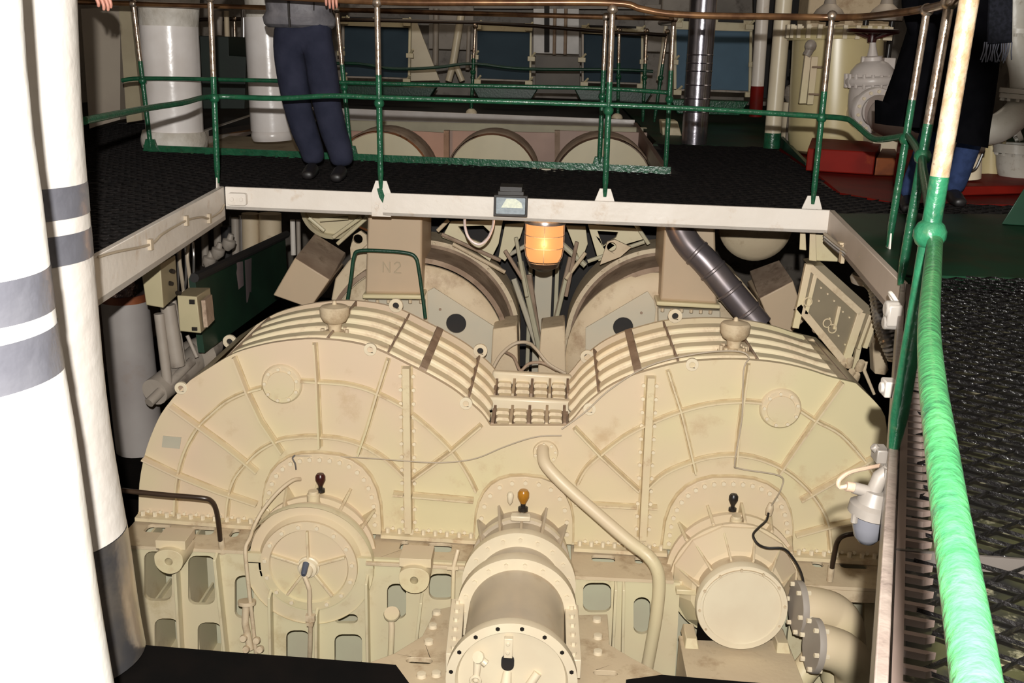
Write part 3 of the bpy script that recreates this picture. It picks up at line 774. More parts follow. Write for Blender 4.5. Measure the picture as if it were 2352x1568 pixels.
# right housing: stepped octagonal cone with blank round cover
X3_ = atY(1704, 1395, 5.0).x; Z3_ = atY(1704, 1395, 5.0).z
zt = atY(1673, 1092, FY).z
mount_plate(atY(1673, 1200, FY).x, Z3_ , 0.365, zt, atY(1673, 1262, FY).z, 23)
mb = MB()
mb.lathe([(0.335, 0.0), (0.33, -0.05), (0.325, -0.05), (0.325, -0.075), (0.365, -0.08), (0.365, -0.11), (0.315, -0.115), (0.313, -0.165), (0.352, -0.175), (0.352, -0.20), (0.30, -0.205), (0.22, -0.27)],
         (X3_, FY - 0.02, Z3_), (0, 1, 0), 56, mis=[1, 1, 1, 0, 0, 0, 1, 1, 0, 0, 0])
hs = mb.build('bearing_housing', (CREAM, CREAM2), gb)
mb = MB().lathe([(0.350, -0.19), (0.345, -0.215), (0.255, -0.32), (0.21, -0.33)], (X3_, FY - 0.02, Z3_), (0, 1, 0), 12, ref=(math.sin(pi / 12), 0, math.cos(pi / 12)))
hc = mb.build('facetted_cone', CREAM, hs, angle=12)
MB().lathe([(0.225, -0.25), (0.222, -0.49)], (X3_, FY - 0.02, Z3_), (0, 1, 0), 48).build('neck', CREAM2, hs)
for a in (30, 58, 84, 112, 140): fin(X3_, Z3_, math.radians(a), 0.30, 0.40, FY - 0.02, FY - 0.20, r1b=0.365, parent=hs)
for a in (15, 45, 75, 105, 135, 165): fin(X3_, Z3_, math.radians(a), 0.20, 0.355, FY - 0.21, FY - 0.40, 0.012, r1b=0.235, parent=hs)
mb = MB(); R_ = 0.243
mb.lathe([(R_ - 0.02, 0.03), (R_, 0.025), (R_ + 0.002, 0.0), (R_ - 0.004, -0.028), (R_ - 0.034, -0.03), (R_ - 0.038, -0.024), (0.03, -0.024), (0, -0.024)], (X3_, 5.02, Z3_), (0, 1, -0.05), 56)
dc = mb.build('blank_cover', PALE, gb)
ringb(X3_, Z3_, 4.992, 0.224, 12, 0.008, 0.1, m=CREAM2, parent=dc, h=0.008)
pot(1690, 1203, 5.33, 0.034, 0.05); knob(1684, 1153, 5.36, RUBBER, 1.0)
for px, py in ((1574, 1340), (1838, 1352)):
    c = atY(px, py, 5.25)
    m_ = MB().box(c, (0.12, 0.2, 0.03)); m_.bolt(c + Vector((-0.03, -0.03, 0.015)), (0, 0, 1), 0.014, 0.02); m_.bolt(c + Vector((0.035, -0.03, 0.015)), (0, 0, 1), 0.014, 0.02)
    m_.build('housing_foot', CREAM, gb, 0.004)

# ------------------------------------------------------------------ base frame
WY = 5.20
def shelf(xs0, yb0, xs1, yb1, yf0, yf1, slots):
    Zs = (atY(xs0, yb0, FY).z + atY(xs1, yb1, FY).z) / 2 - 0.02
    x0 = atY(xs0, yb0, FY).x; x1 = atY(xs1, yb1, FY).x
    hol = []
    for (a, b, c, d) in slots:
        p = [P2(a, b, Zs), P2(c, b, Zs), P2(c, d, Zs), P2(a, d, Zs)]
        hol.append(rr(p[0][0], p[2][1], p[1][0], p[0][1], 0.025))
    MB().xy([(x0, FY + 0.3), (x1, FY + 0.3), (x1, WY - 0.02), (x0, WY - 0.02)], Zs - 0.02, Zs, hol).build('base_shelf', CREAM2, gb, 0.003)
    return x0, x1, Zs
sh1 = shelf(312, 1181, 600, 1204, 0, 0, [(342, 1203, 398, 1224), (442, 1208, 500, 1229), (536, 1214, 556, 1234)])
sh2 = shelf(862, 1222, 1090, 1236, 0, 0, [(922, 1242, 940, 1262), (985, 1246, 1040, 1268)])
sh3 = shelf(1312, 1252, 1535, 1264, 0, 0, [(1358, 1273, 1412, 1291), (1456, 1278, 1476, 1294)])
sh4 = shelf(1812, 1272, 2060, 1284, 0, 0, [(1862, 1287, 1886, 1302), (1925, 1289, 1985, 1306)])
wins = [(331, 1266, 395, 1379), (432, 1276, 494, 1388), (355, 1420, 409, 1510), (454, 1429, 508, 1515), (539, 1321, 583, 1420), (657, 1447, 711, 1530), (768, 1410, 822, 1431), (768, 1456, 832, 1530),
        (889, 1340, 933, 1421), (985, 1317, 1043, 1377), (1339, 1338, 1404, 1406), (1455, 1371, 1494, 1456)]
zl = sh1[2] - 0.022; zr = sh3[2] - 0.022
wo = [(sh1[0], zl), (-0.12, zl), (-0.12, zr), (atY(1562, 1340, WY).x, zr), (atY(1562, 1500, WY).x, -3.3), (sh1[0], -3.3)]
hol = [rrpx(*w_, WY, 0.045) for w_ in wins]
MB().xz(wo, WY, WY + 0.025, hol).build('base_web', YEL, gb, 0.004)
MB().xz([(sh1[0], zl), (sh4[1], zl), (sh4[1], -3.35), (sh1[0], -3.35)], FY + 0.12, FY + 0.15).build('base_inner_web', mat('greenish_cream', (0.55, 0.53, 0.37), (0.52, 0.48, 0.34), 0.6), gb)
x0, x1 = atY(1835, 1340, WY).x, sh4[1]
MB().xz([(x0, sh4[2] - 0.022), (x1, sh4[2] - 0.022), (x1, sh4[2] - 0.09), (x0, sh4[2] - 0.09)], WY - 0.02, WY + 0.02).build('base_rail', CREAM2, gb, 0.004)
MB().xz([(x0, sh4[2] - 0.16), (x1, sh4[2] - 0.16), (x1, -3.3), (x0, -3.3)], WY + 0.1, WY + 0.13, [rrpx(1935, 1372, 1985, 1480, WY + 0.1, 0.05)]).build('base_web', YEL, gb, 0.004)
fo = MB(); c0 = atY(1895, 1350, WY + 0.05)
for k in range(4):
    c = atY(1868 + k * 26, 1346 + k * 2, WY + 0.05)
    fo.box((c.x, c.y, c.z - 0.02), (0.012, 0.05, 0.06), rot=Matrix.Rotation(0.5, 3, 'Y'))
fo.build('casting_marks', RUBBER, gb)
# stiffeners on the base web
for (xa_, ya_, xb_, yb_) in ((409, 1268, 423, 1520), (500, 1262, 527, 1520), (624, 1348, 628, 1530), (731, 1388, 731, 1535), (845, 1317, 849, 1540), (970, 1360, 950, 1540), (1414, 1330, 1404, 1540), (1432, 1330, 1428, 1540)):
    a, b = atY(xa_, ya_, WY), atY(xb_, yb_, WY)
    MB().hexa([(a.x - 0.008, WY, a.z), (a.x + 0.008, WY, a.z), (a.x + 0.008, WY - 0.07, a.z - 0.03), (a.x - 0.008, WY - 0.07, a.z - 0.03),
               (b.x - 0.008, WY, b.z), (b.x + 0.008, WY, b.z), (b.x + 0.008, WY - 0.07, b.z), (b.x - 0.008, WY - 0.07, b.z)]).build('stiffener', YEL, gb, 0.003)
for wx0, wx1, wy in ((331, 395, 1330), (432, 494, 1340), (355, 409, 1460), (454, 508, 1470)):
    a = atY(wx0 + 12, wy - 60, WY + 0.15); c = atY((wx0 + wx1) / 2, wy, WY + 0.2)
    MB().box((a.x, WY + 0.2, c.z), (0.012, 0.3, 0.6)).box((c.x, WY + 0.2, c.z - 0.12), (0.2, 0.3, 0.015)).build('pocket_web', YEL, gb)
# round lower flange of the left housing
MB().lathe([(0.36, -0.02), (0.365, 0.0), (0.365, 0.02)], (X1_, WY + 0.0, Z1_), (0, 1, 0), 48).lathe([(0.365, 0.0), (0.285, 0.0)], (X1_, WY - 0.008, Z1_), (0, 1, 0), 48, a0=pi * 0.5, a1=pi * 1.5).build('lower_housing', YEL, gb)
# bosses with holes
for px, py, r_ in ((387, 1288, 33), (951, 1331, 35)):
    c = atY(px, py, 5.0); r = rad(r_, c)
    mb = MB().xz([(c.x - r, c.z + r * 0.25)] + [(c.x + r * math.cos(a), c.z + r * math.sin(a)) for a in [pi + pi * k / 16 for k in range(17)]] + [(c.x + r, c.z + r * 0.25)] + [(c.x + r * math.cos(a), c.z + r * 0.25 + 0.6 * r * math.sin(a)) for a in [pi * k / 12 for k in range(1, 12)]], 5.0, 5.19, [circ(c.x, c.z - 0.005, 0.022, 14)])
    mb.box((c.x, 5.12, c.z + r * 0.95), (r * 2.1, 0.16, 0.05))
    mb.xz(circ(c.x, c.z, 0.03, 12), 5.12, 5.13, mi=1)
    mb.build('lifting_boss', (CREAM, BLACKM), gb, 0.006)
# pedestal plates each side of the shaft
def pplate(pts, Z, slots, name, pins=()):
    q = [P2(x, y, Z) for x, y in pts]
    mb = MB(); hol = []
    for (a, b, c, d) in slots:
        p = [P2(a, b, Z), P2(c, d, Z)]
        hol.append(rr(p[0][0], p[1][1], p[1][0], p[0][1], 0.03))
    mb.xy(q, Z - 0.03, Z, hol)
    o = mb.build(name, CREAM2, gb, 0.004)
    for px, py in pins:
        c = atZ(px, py, Z)
        MB().lathe([(0, 0.02), (0.022, 0.018), (0.026, 0.0), (0.026, -0.01)], c, (0, 0, 1), 14).build('plug', PALE, o)
    return o
pplate([(1000, 1400), (1055, 1388), (1050, 1600), (840, 1600), (850, 1520), (905, 1500), (970, 1460)], -2.15, [(935, 1508, 992, 1524)], 'pedestal_plate', ((1003, 1408), (994, 1440), (985, 1476), (968, 1553), (1002, 1550)))
pplate([(1322, 1412), (1395, 1410), (1400, 1480), (1450, 1510), (1560, 1568), (1600, 1640), (1322, 1640)], -2.15, [(1362, 1538, 1420, 1552)], 'pedestal_plate', ((1371, 1425), (1373, 1464), (1373, 1500)))
# bolted side bars beside the drum
for xx0, xx1, yy0, yy1 in ((1052, 1040, 1372, 1560), (1312, 1316, 1395, 1560)):
    a, b = atY(xx0, yy0, 4.86), atY(xx1, yy1, 4.35)
    a.z = b.z = Z2_ + 0.02
    o = MB().hexa([a + Vector((-0.035, 0, 0.02)), a + Vector((0.035, 0, 0.02)), b + Vector((0.035, 0, 0.02)), b + Vector((-0.035, 0, 0.02)), a + Vector((-0.035, 0, -0.08)), a + Vector((0.035, 0, -0.08)), b + Vector((0.035, 0, -0.08)), b + Vector((-0.035, 0, -0.08))]).build('clamp_bar', PALE, gb, 0.004)
    b_ = MB()
    for k in range(6): b_.bolt(a.lerp(b, (k + 0.5) / 6) + Vector((0, 0, 0.02)), (0, 0, 1), 0.014, 0.018)
    b_.build('bolts', PALE, o, kind='stuff')
# box under the right cover
Zb = atY(1700, 1480, 4.98).z
bx = [P2(1570, 1500, -2.62), P2(1830, 1515, -2.62)]
xL, xR = atY(1565, 1490, 5.0).x, atY(1822, 1500, 5.0).x
Zt = atY(1700, 1478, 5.1).z
MB().box(((xL + xR) / 2, 4.93, Zt), (xR - xL, 0.42, 0.02)).box(((xL + xR) / 2, 4.73, Zt - 0.3), (xR - xL - 0.02, 0.03, 0.58)).box((xL + 0.02, 4.95, Zt - 0.3), (0.03, 0.40, 0.58)).box((xR - 0.02, 4.95, Zt - 0.3), (0.03, 0.40, 0.58)).build('sump_box', CREAM2, gb, 0.005)
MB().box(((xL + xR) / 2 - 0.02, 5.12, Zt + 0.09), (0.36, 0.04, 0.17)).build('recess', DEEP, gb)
for px in (1590, 1800):
    a = atY(px, 1392, 5.12)
    MB().hexa([(a.x - 0.03, 5.2, -2.2), (a.x + 0.03, 5.2, -2.2), (a.x + 0.03, 5.05, -2.2), (a.x - 0.03, 5.05, -2.2), (a.x - 0.04, 5.2, Zt), (a.x + 0.04, 5.2, Zt), (a.x + 0.04, 5.0, Zt), (a.x - 0.04, 5.0, Zt)]).build('sump_bracket', CREAM, gb, 0.005)
# sensor tag on the left flank
c = atY(393, 1015, FY - 0.003); MB().xz([g(375, 1000), g(417, 1004), g(413, 1030), g(372, 1026)], FY - 0.004, FY).build('plate_tag', TAG, gb)
# elbow pipes with blank flanges
def elbow(cx, cy, ex, ey, Yc, label_, pts, rr_):
    t = thing('elbow_pipe', label_, 'pipe', (atY(cx, cy, Yc).x, Yc, -3.0), 'capped elbow pipes at the gearbox base')
    P = smooth([atY(*p) for p in pts], 6)
    MB().tube(P, rr_, 24).build('pipe', CREAM, t)
    a = P[0]; dx = (P[1] - P[0]).normalized()
    mb = MB().lathe([(0, -0.02), (rr_ * 1.22, -0.02), (rr_ * 1.25, -0.015), (rr_ * 1.25, 0.012), (rr_, 0.014)], a, dx, 32)
    o = mb.build('blank_flange', mat('grey_primer', (0.34, 0.30, 0.26), (0.30, 0.26, 0.22), 0.6), t)
    U = Vector((0, 0, 1)); U = (U - dx * U.dot(dx)).normalized(); W = dx.cross(U); b_ = MB()
    for k in range(6):
        an = 2 * pi * k / 6 + 0.4
        b_.bolt(a - dx * 0.02 + (U * math.cos(an) + W * math.sin(an)) * rr_ * 1.08, -dx, 0.013, 0.02)
        b_.bolt(a + dx * 0.012 + (U * math.cos(an) + W * math.sin(an)) * rr_ * 1.1, dx, 0.013, 0.02)
    b_.build('bolts', PALE, o, kind='stuff')
elbow(1835, 1395, 0, 0, 4.95, 'cream elbow pipe capped by a grey disc, beside the round cover', [(1836, 1396, 4.95), (1868, 1398, 4.955), (1905, 1407, 4.975), (1930, 1430, 4.98), (1938, 1470, 5.05), (1935, 1560, 5.05)], rad(50, atY(1836, 1396, 4.95)))
elbow(1872, 1480, 0, 0, 4.65, 'lower cream elbow pipe capped by a grey disc, turning down out of view', [(1872, 1482, 4.65), (1900, 1486, 4.655), (1935, 1500, 4.68), (1962, 1530, 4.76), (1968, 1575, 4.78), (1966, 1640, 4.78)], rad(50, atY(1872, 1482, 4.65)))
t = thing('oil_pipe', 'cream pipe slanting up from the floor behind the capped elbows', 'pipe', (1.5, 5.0, -3.2))
MB().tube([atY(1800, 1600, 4.9), atY(1880, 1500, 4.95), atY(1960, 1420, 5.0)], 0.07, 18).build('pipe', CREAM, t)
# crossing oil pipe in front of the gearbox
t = thing('oil_pipe', 'glossy cream pipe bending diagonally down the gearbox front from a round flange', 'pipe', (0.3, 5.3, -3.0))
pp = [(1247, 1030, FY - 0.01), (1247, 1042, FY - 0.06), (1252, 1064, FY - 0.12), (1275, 1092, FY - 0.16), (1310, 1126, FY - 0.2), (1375, 1183, FY - 0.28), (1445, 1243, FY - 0.38), (1487, 1275, FY - 0.44), (1508, 1305, FY - 0.46), (1514, 1345, FY - 0.46), (1508, 1410, FY - 0.45), (1498, 1470, FY - 0.43), (1484, 1545, FY - 0.4)]
MB().tube(smooth([atY(*p) for p in pp], 6), 0.035, 20).build('pipe', CREAM, t)
c = atY(1253, 1038, FY)
MB().lathe([(0, -0.012), (0.05, -0.018), (0.068, -0.018), (0.07, -0.01), (0.072, 0.0)], c, (0, 1, 0), 28).build('wall_flange', CREAM, t)
ringb(c.x, c.z, FY - 0.018, 0.056, 8, 0.008, 0.2, parent=t)
t2 = thing('oil_pipe', 'thin cream pipe standing behind the spoked disc, left side', 'pipe', (-1.6, 5.0, -3.0))
MB().tube(smooth([atY(x, y, Y) for x, y, Y in ((690, 1100, 5.44), (672, 1103, 5.40), (640, 1128, 5.34), (606, 1168, 5.30), (585, 1205, 5.24), (574, 1235, 5.16), (564, 1258, 5.12), (566, 1300, 5.10), (577, 1400, 5.10), (588, 1500, 5.10))], 5), 0.011, 10).build('pipe', CREAM2, t2)
t2 = thing('drain_pipe', 'short cream drain pipe with a round flange below the first lifting boss gap', 'pipe', (-1.6, 5.0, -3.1))
MB().tube([atY(565, 1388, 5.12), atY(563, 1430, 5.1), atY(575, 1490, 5.1)], 0.02, 12).lathe([(0, 0.01), (0.05, 0.01), (0.05, -0.01), (0, -0.01)], atY(567, 1383, 5.12), (0, 0.2, 1), 18).build('pipe', CREAM2, t2)
vv = MB()
for k, (px, py) in enumerate(((560, 1465), (590, 1470), (598, 1490), (566, 1490))): vv.lathe([(0, 0.02), (0.018, 0.02), (0.022, 0), (0.012, -0.03), (0, -0.03)], atY(px, py, 5.08), (0, -1, 0.3), 10)
vv.build('valve_block', CREAM2, t2)
t2 = thing('drain_pipe', 'thin cream drain pipe hanging from a round flange left of the shaft pedestal', 'pipe', (-0.9, 5.0, -3.1))
MB().tube([atY(898, 1415, 5.1), atY(900, 1440, 5.08), atY(897, 1510, 5.08)], 0.017, 12).build('pipe', CREAM, t2)
MB().lathe([(0, 0.012), (0.042, 0.012), (0.046, 0), (0.042, -0.012), (0, -0.012)], atY(900, 1410, 5.1), (0, -0.6, 1), 18).build('flange', CREAM, t2)
t2 = thing('oil_pipe', 'slim upright cream pipe between the lifting boss and the shaft casing', 'pipe', (-0.5, 5.0, -3.0))
MB().tube([atY(1052, 1262, 5.12), atY(1042, 1300, 5.08), atY(1040, 1388, 5.08)], 0.012, 10).box(atY(1040, 1303, 5.08), (0.06, 0.02, 0.02)).build('pipe', CREAM, t2)
for (lab, pts_) in (('dark handrail hoop rising from the left gearbox shelf', [(280, 1126, 5.05), (380, 1136, 5.05), (462, 1143, 5.06), (485, 1150, 5.08), (496, 1170, 5.1), (502, 1205, 5.14), (506, 1240, 5.18)]),
                    ('dark handrail hoop rising from the right gearbox shelf', [(2020, 1222, 5.1), (1975, 1224, 5.1), (1940, 1229, 5.1), (1924, 1243, 5.12), (1917, 1270, 5.15), (1911, 1303, 5.18)])):
    t2 = thing('grab_rail', lab, 'handrail', (atY(*pts_[-1]).x, 5.2, -1.9), 'grab rails on the gearbox shelf')
    MB().tube(smooth([atY(*p) for p in pts_], 6), 0.0135, 12).build('rail', BROWNP, t2)
    e = atY(*pts_[-1])
    MB().cyl(e + Vector((0, 0.01, 0.01)), e + Vector((0.003, 0.02, -0.09)), 0.018, 12).build('socket', CREAM2, t2)
# sensor cables
def cable(lab, pts_, r=0.005, m=WIRE, grp=None, cat='cable'):
    o = MB().tube(smooth([atY(*p) for p in pts_], 6), r, 7).build('sensor_cable', m)
    return tag(o, lab, cat, grp)
cable('thin cream wire sagging across the gearbox front between the humps', [(676, 1046, FY - 0.04), (760, 1048, FY - 0.02), (850, 1052, FY - 0.05), (930, 1058, FY - 0.08), (1010, 1062, FY - 0.06), (1090, 1053, FY - 0.05), (1160, 1025, FY - 0.05), (1230, 1003, FY - 0.05), (1290, 1000, FY - 0.03)], 0.0035)
cable('grey sensor lead curling at the left bearing flange', [(678, 1045, FY - 0.04), (672, 1052, FY - 0.05), (678, 1065, FY - 0.05), (680, 1078, FY - 0.05)], 0.005, GREYM)
cable('beige wire along the top of the right hump', [(1290, 985, FY - 0.05), (1345, 945, FY - 0.03), (1400, 895, FY - 0.03), (1490, 840, FY - 0.03), (1600, 812, FY), (1690, 806, FY), (1720, 820, FY - 0.02), (1708, 850, FY - 0.05), (1704, 960, FY - 0.05), (1688, 1060, FY - 0.05), (1700, 1076, FY - 0.03), (1790, 1092, FY - 0.05), (1795, 1120, FY - 0.06), (1772, 1160, FY - 0.2)], 0.0045)
cable('black cable looping down from a plug on the right bearing housing', [(1765, 1178, 5.32), (1760, 1195, 5.28), (1742, 1212, 5.2), (1730, 1228, 5.14), (1740, 1248, 5.1), (1762, 1258, 5.06), (1800, 1260, 5.05), (1822, 1282, 5.04), (1838, 1310, 5.03), (1845, 1335, 5.02), (1841, 1345, 5.02)], 0.007, RUBBER)
c = atY(1768, 1170, 5.34)
MB().lathe([(0, 0.04), (0.012, 0.04), (0.018, 0.02), (0.022, 0.0), (0.018, -0.03), (0, -0.04)], c, (0.1, 0, 1), 12).build('cable_plug', CREAM2, gb)
cable('beige wire across the second rib row of the left bearing', [(1455, 900, FY + 0.1), (1540, 858, FY + 0.1), (1640, 850, FY + 0.12), (1760, 845, FY + 0.15), (1850, 868, FY + 0.15), (1905, 890, FY + 0.1)], 0.004)
# ================================================================== guard rails
def rod(pts, r, m, name, parent, seg=12, sub=4):
    P = smooth(pts, sub) if len(pts) > 2 else [Vector(p) for p in pts]
    return MB().tube(P, r, seg).build(name, m, parent)
def stanchion(parent, base, top, r, zs, zmid=(0.5,), upper=None, foot=None, z0=0.0, foot_dir=0, ztop=None):
    """bar from base to top; green below height zs, bare above; balls at the rail heights"""
    base = Vector(base); top = Vector(top)
    def at(z): return base.lerp(top, (z - base.z) / (top.z - base.z))
    zt = ztop if ztop else top.z
    st = bpy.data.objects
    mb = MB()
    mb.tube([at(z0), at(z0 + 0.03), at(z0 + 0.09), at((z0 + zs) / 2), at(zs)], [r * 0.55, r * 0.75, r, r, r], 14)
    for z in zmid:
        mb.ball(at(z), r * 1.75, 14)
    mb.tube([at(zs), at((zs + zt) / 2), at(zt)], [r * 0.98, r * 0.97, r * 0.97], 14, mi=1)
    mb.ball(at(zt), r * 1.75, 12, mi=1)
    o = mb.build('stanchion', (GREEN, upper or STEEL), parent)
    return o, at
def gusset(parent, x, y, z, m=WHITE, w=0.115, h=0.18, face=-1, chip=False):
    mb = MB().xz([(x - w / 2, z - h * 0.75), (x + w / 2, z - h * 0.75), (x + w / 2, z + 0.005), (x + w * 0.28, z + h * 0.42), (x - w * 0.28, z + h * 0.42), (x - w / 2, z + 0.005)], y - 0.016, y - 0.004)
    for s in (-1, 1): mb.bolt((x + s * w * 0.24, y - 0.016, z - h * 0.42), (0, -1, 0), 0.015, 0.007)
    mats = [m]
    if chip:
        mb.xz([(x - 0.025, z + 0.03), (x + 0.005, z + 0.035), (x + 0.02, z - 0.01), (x + 0.01, z - 0.055), (x - 0.012, z - 0.02)], y - 0.0172, y - 0.0158, mi=1); mats.append(GREEN)
    return mb.build('foot_bracket', mats, parent, 0.002)
gr_ = thing('guard_rail', 'green and bare-steel guard rail around the front and right of the opening', 'railing', (0, 6.1, 0))
RY = 6.11
def frontpost(bx, by, tx, zs, chip=False, br=True):
    b = atY(bx, by, RY); b.z = 0.0; t_ = atY(tx, 0, RY); k = 1.07 / t_.z
    t_ = Vector((b.x + (t_.x - b.x) * k, RY, 1.07))
    o, at = stanchion(gr_, b, t_, 0.0175, zs, (0.52,), z0=0.03)
    if br: gusset(gr_, b.x, RY + 0.02, 0.0, chip=chip)
    return b, t_
zz = lambda x, y, Y: atY(x, y, Y).z
b1, t1 = frontpost(500, 425, 483, zz(486, 176, RY), br=False)
b2, t2_ = frontpost(875, 425, 866, zz(870, 172, RY), chip=True)
b3, t3 = frontpost(1390, 440, 1408, zz(1402, 188, RY))
b4, t4 = frontpost(1866, 475, 1915, zz(1900, 210, RY))
def sidepost(base, tpx, zs, r=0.0175, up=None, z0=0.0, zm=(0.505,)):
    b = Vector(base); t_ = atY(tpx[0], tpx[1], b.y); k = 1.07 / t_.z
    t_ = Vector((b.x + (t_.x - b.x) * k, b.y, 1.07))
    stanchion(gr_, b, t_, r, zs, zm, up, z0=z0)
    return b, t_
B5 = atY(2042, 556, 4.95); B5.z = 0.02; b5, t5 = sidepost(B5, (2127, 36), 0.68)
B6 = atY(2068, 650, 4.11); B6.z = 0.0; b6, t6 = sidepost(B6, (2182, 0), zz(2140, 285, 4.11), 0.019)
B7 = atY(2052, 1035, 2.29); B7.z = 0.0; b7, t7 = sidepost(B7, (2226, 0), zz(2163, 405, 2.29), 0.0205, WORN)
# pointed white gusset plates of the side posts and of the left corner post
for b, s in ((b5, 1), (b1, 1)):
    MB().hexa([b + Vector((-0.004, -0.05, -0.16)), b + Vector((0.004, -0.05, -0.16)), b + Vector((0.004, 0.05, -0.16)), b + Vector((-0.004, 0.05, -0.16)),
               b + Vector((-0.004, -0.012, 0.07)), b + Vector((0.004, -0.012, 0.07)), b + Vector((0.004, 0.012, 0.07)), b + Vector((-0.004, 0.012, 0.07))]).bolt(b + Vector((-0.004, 0, -0.09)), (-1, 0, 0), 0.016, 0.02).build('foot_bracket', WHITE, gr_, 0.002)
# handrail (brown varnished) and mid rail (green)
hp = [Vector((-2.02, 2.6, 1.09)), Vector((t1.x - 0.01, 5.2, 1.10)), Vector((t1.x, RY, 1.10)), Vector((t2_.x, RY, 1.075)), atY(1130, 6, RY), atY(1408, 7, RY), atY(1470, 20, RY), atY(1530, 31, RY), atY(1620, 36, RY), atY(1760, 38, RY), atY(1915, 40, RY), atY(1990, 38, 5.9), atY(2060, 30, 5.4), atY(2127, 20, 4.95), Vector((t6.x, 4.11, 1.07)), Vector((t7.x, 2.29, 1.07)), Vector((0.2, 0.3, 1.07))]
rod(hp, 0.0185, BRASS, 'handrail', gr_, 14, 5)
mp = [atY(195, 277, 3.9), atY(330, 250, 4.9), atY(420, 236, 5.5), atY(488, 222, RY), atY(640, 226, RY), atY(760, 220, RY), atY(868, 224, RY), atY(1120, 232, RY), atY(1395, 241, RY), atY(1640, 252, RY), atY(1892, 268, RY)]
rod(mp, 0.0150, GREEN, 'mid_rail', gr_, 12, 4)
mp2 = [atY(1892, 268, RY), atY(1945, 273, 5.9), atY(1968, 288, 5.75), atY(2000, 315, 5.5), atY(2025, 320, 5.3), atY(2085, 311, 4.95)]
rod(mp2, 0.0155, GREEN, 'mid_rail', gr_, 12, 4)
rod([atY(2085, 311, 4.95), atY(2100, 330, 4.6), atY(2118, 362, 4.11)], 0.0155, GREEN, 'mid_rail', gr_, 12, 4)
rod([atY(2118, 362, 4.11), atY(2122, 400, 3.6), atY(2133, 460, 2.95), atY(2147, 552, 2.29)], 0.0145, GREEN, 'mid_rail', gr_, 12, 4)
near = [atY(2148, 552, 2.29), atY(2142, 620, 1.96), atY(2134, 740, 1.56), atY(2140, 860, 1.28), atY(2158, 1000, 1.05), atY(2183, 1180, 0.86), atY(2208, 1340, 0.735), atY(2236, 1520, 0.63), atY(2262, 1700, 0.54)]
gn = mat('bright_green_near_rail', (0.032, 0.14, 0.048), (0.020, 0.10, 0.036), 0.35, scale=14, bump=0.35, bscale=60, dirt=(0.012, 0.06, 0.03), dscale=26, damt=0.35)
rod(near, 0.0165, gn, 'mid_rail', gr_, 20, 6)
# ---- rear guard rail of the front walkway
g2 = thing('guard_rail', 'green guard rail on the far edge of the front walkway, behind the standing man', 'railing', (-1, 7.9, 0))
def rearpost(bx, by, tx, ty, zs, foot=True):
    b = atZ(bx, by); b.z = 0.02; t_ = atY(tx, ty, b.y); k = (1.07 - b.z) / (t_.z - b.z)
    t_ = Vector((b.x + (t_.x - b.x) * k, b.y, 1.07))
    stanchion(g2, b, t_, 0.0175, zs, (0.52,), z0=0.0)
    if foot: MB().xz([(b.x - 0.06, 0), (b.x + 0.06, 0), (b.x + 0.035, 0.09), (b.x - 0.035, 0.09)], b.y - 0.012, b.y + 0.012).build('foot_bracket', GREEN, g2, 0.003)
    return b, t_
Yr = TL[1]
r0 = rearpost(347, 347, 305, 0, zz(322, 140, Yr)); r1 = rearpost(806, 362, 776, 50, zz(785, 148, Yr)); r2 = rearpost(1376, 388, 1393, 20, zz(1386, 160, Yr), True); r3 = rearpost(1528, 396, 1548, 40, 0.72, False)
rod([Vector((r0[1].x - 1.2, r0[1].y, 1.07)), r0[1], r1[1], r2[1], r3[1], Vector((r3[1].x + 0.04, r3[1].y + 1.5, 1.07))], 0.0175, BRASS, 'handrail', g2, 12, 4)
rod([atY(280, 185, Yr), atY(330, 180, Yr), atY(520, 183, Yr), atY(800, 190, Yr), atY(1100, 197, Yr), atY(1376, 203, Yr), atY(1540, 213, Yr - 0.1)], 0.0155, GREEN, 'mid_rail', g2, 12, 4)
g3 = thing('guard_rail', 'farthest thin guard rail before the blue panels', 'railing', (-1, 12.9, 0))
Y3 = 12.95
tops = []
for bx, tx, tz in ((545, 538, 1), (1082, 1092, 1), (1420, 1424, 1), (1478, 1487, 1), (1505, 1535, 1)):
    b = atY(bx, 252, Y3); b.z = 0.03; t_ = atY(tx, 40, Y3); t_.z = 1.05
    stanchion(g3, b, t_, 0.02, 0.68, (0.52,)); tops.append(t_)
MB().lathe([(0.05, 0), (0.045, 0.1), (0.02, 0.3)], Vector((tops[0].x, Y3 - 0.03, -0.15)), (0, 0, 1), 12).build('foot_bracket', WHITE, g3)
rod([Vector((-4.5, Y3, 1.0))] + [Vector((t_.x, Y3, 1.05 + k_)) for t_, k_ in zip(tops, (0, .04, -.03, -.03, -.04))], 0.022, BROWNP, 'handrail', g3, 10, 3)
rod([atY(540, 160, Y3), atY(790, 145, Y3), atY(900, 158, Y3), atY(1000, 155, Y3), atY(1085, 146, Y3), atY(1200, 158, Y3), atY(1420, 160, Y3), atY(1500, 164, Y3)], 0.018, GREEND, 'mid_rail', g3, 10, 4)
# green hoop handrail behind the left hump
t = thing('grab_rail', 'thin dark green hoop handrail standing behind the left hump', 'handrail', (-1.0, 6.6, -0.9))
MB().tube(smooth([atY(x, y, 6.55) for x, y in ((798, 690), (806, 640), (813, 590), (826, 576), (880, 576), (935, 581), (955, 592), (962, 620), (972, 690), (977, 730))], 5), 0.012, 10).build('rail', GREEND, t)
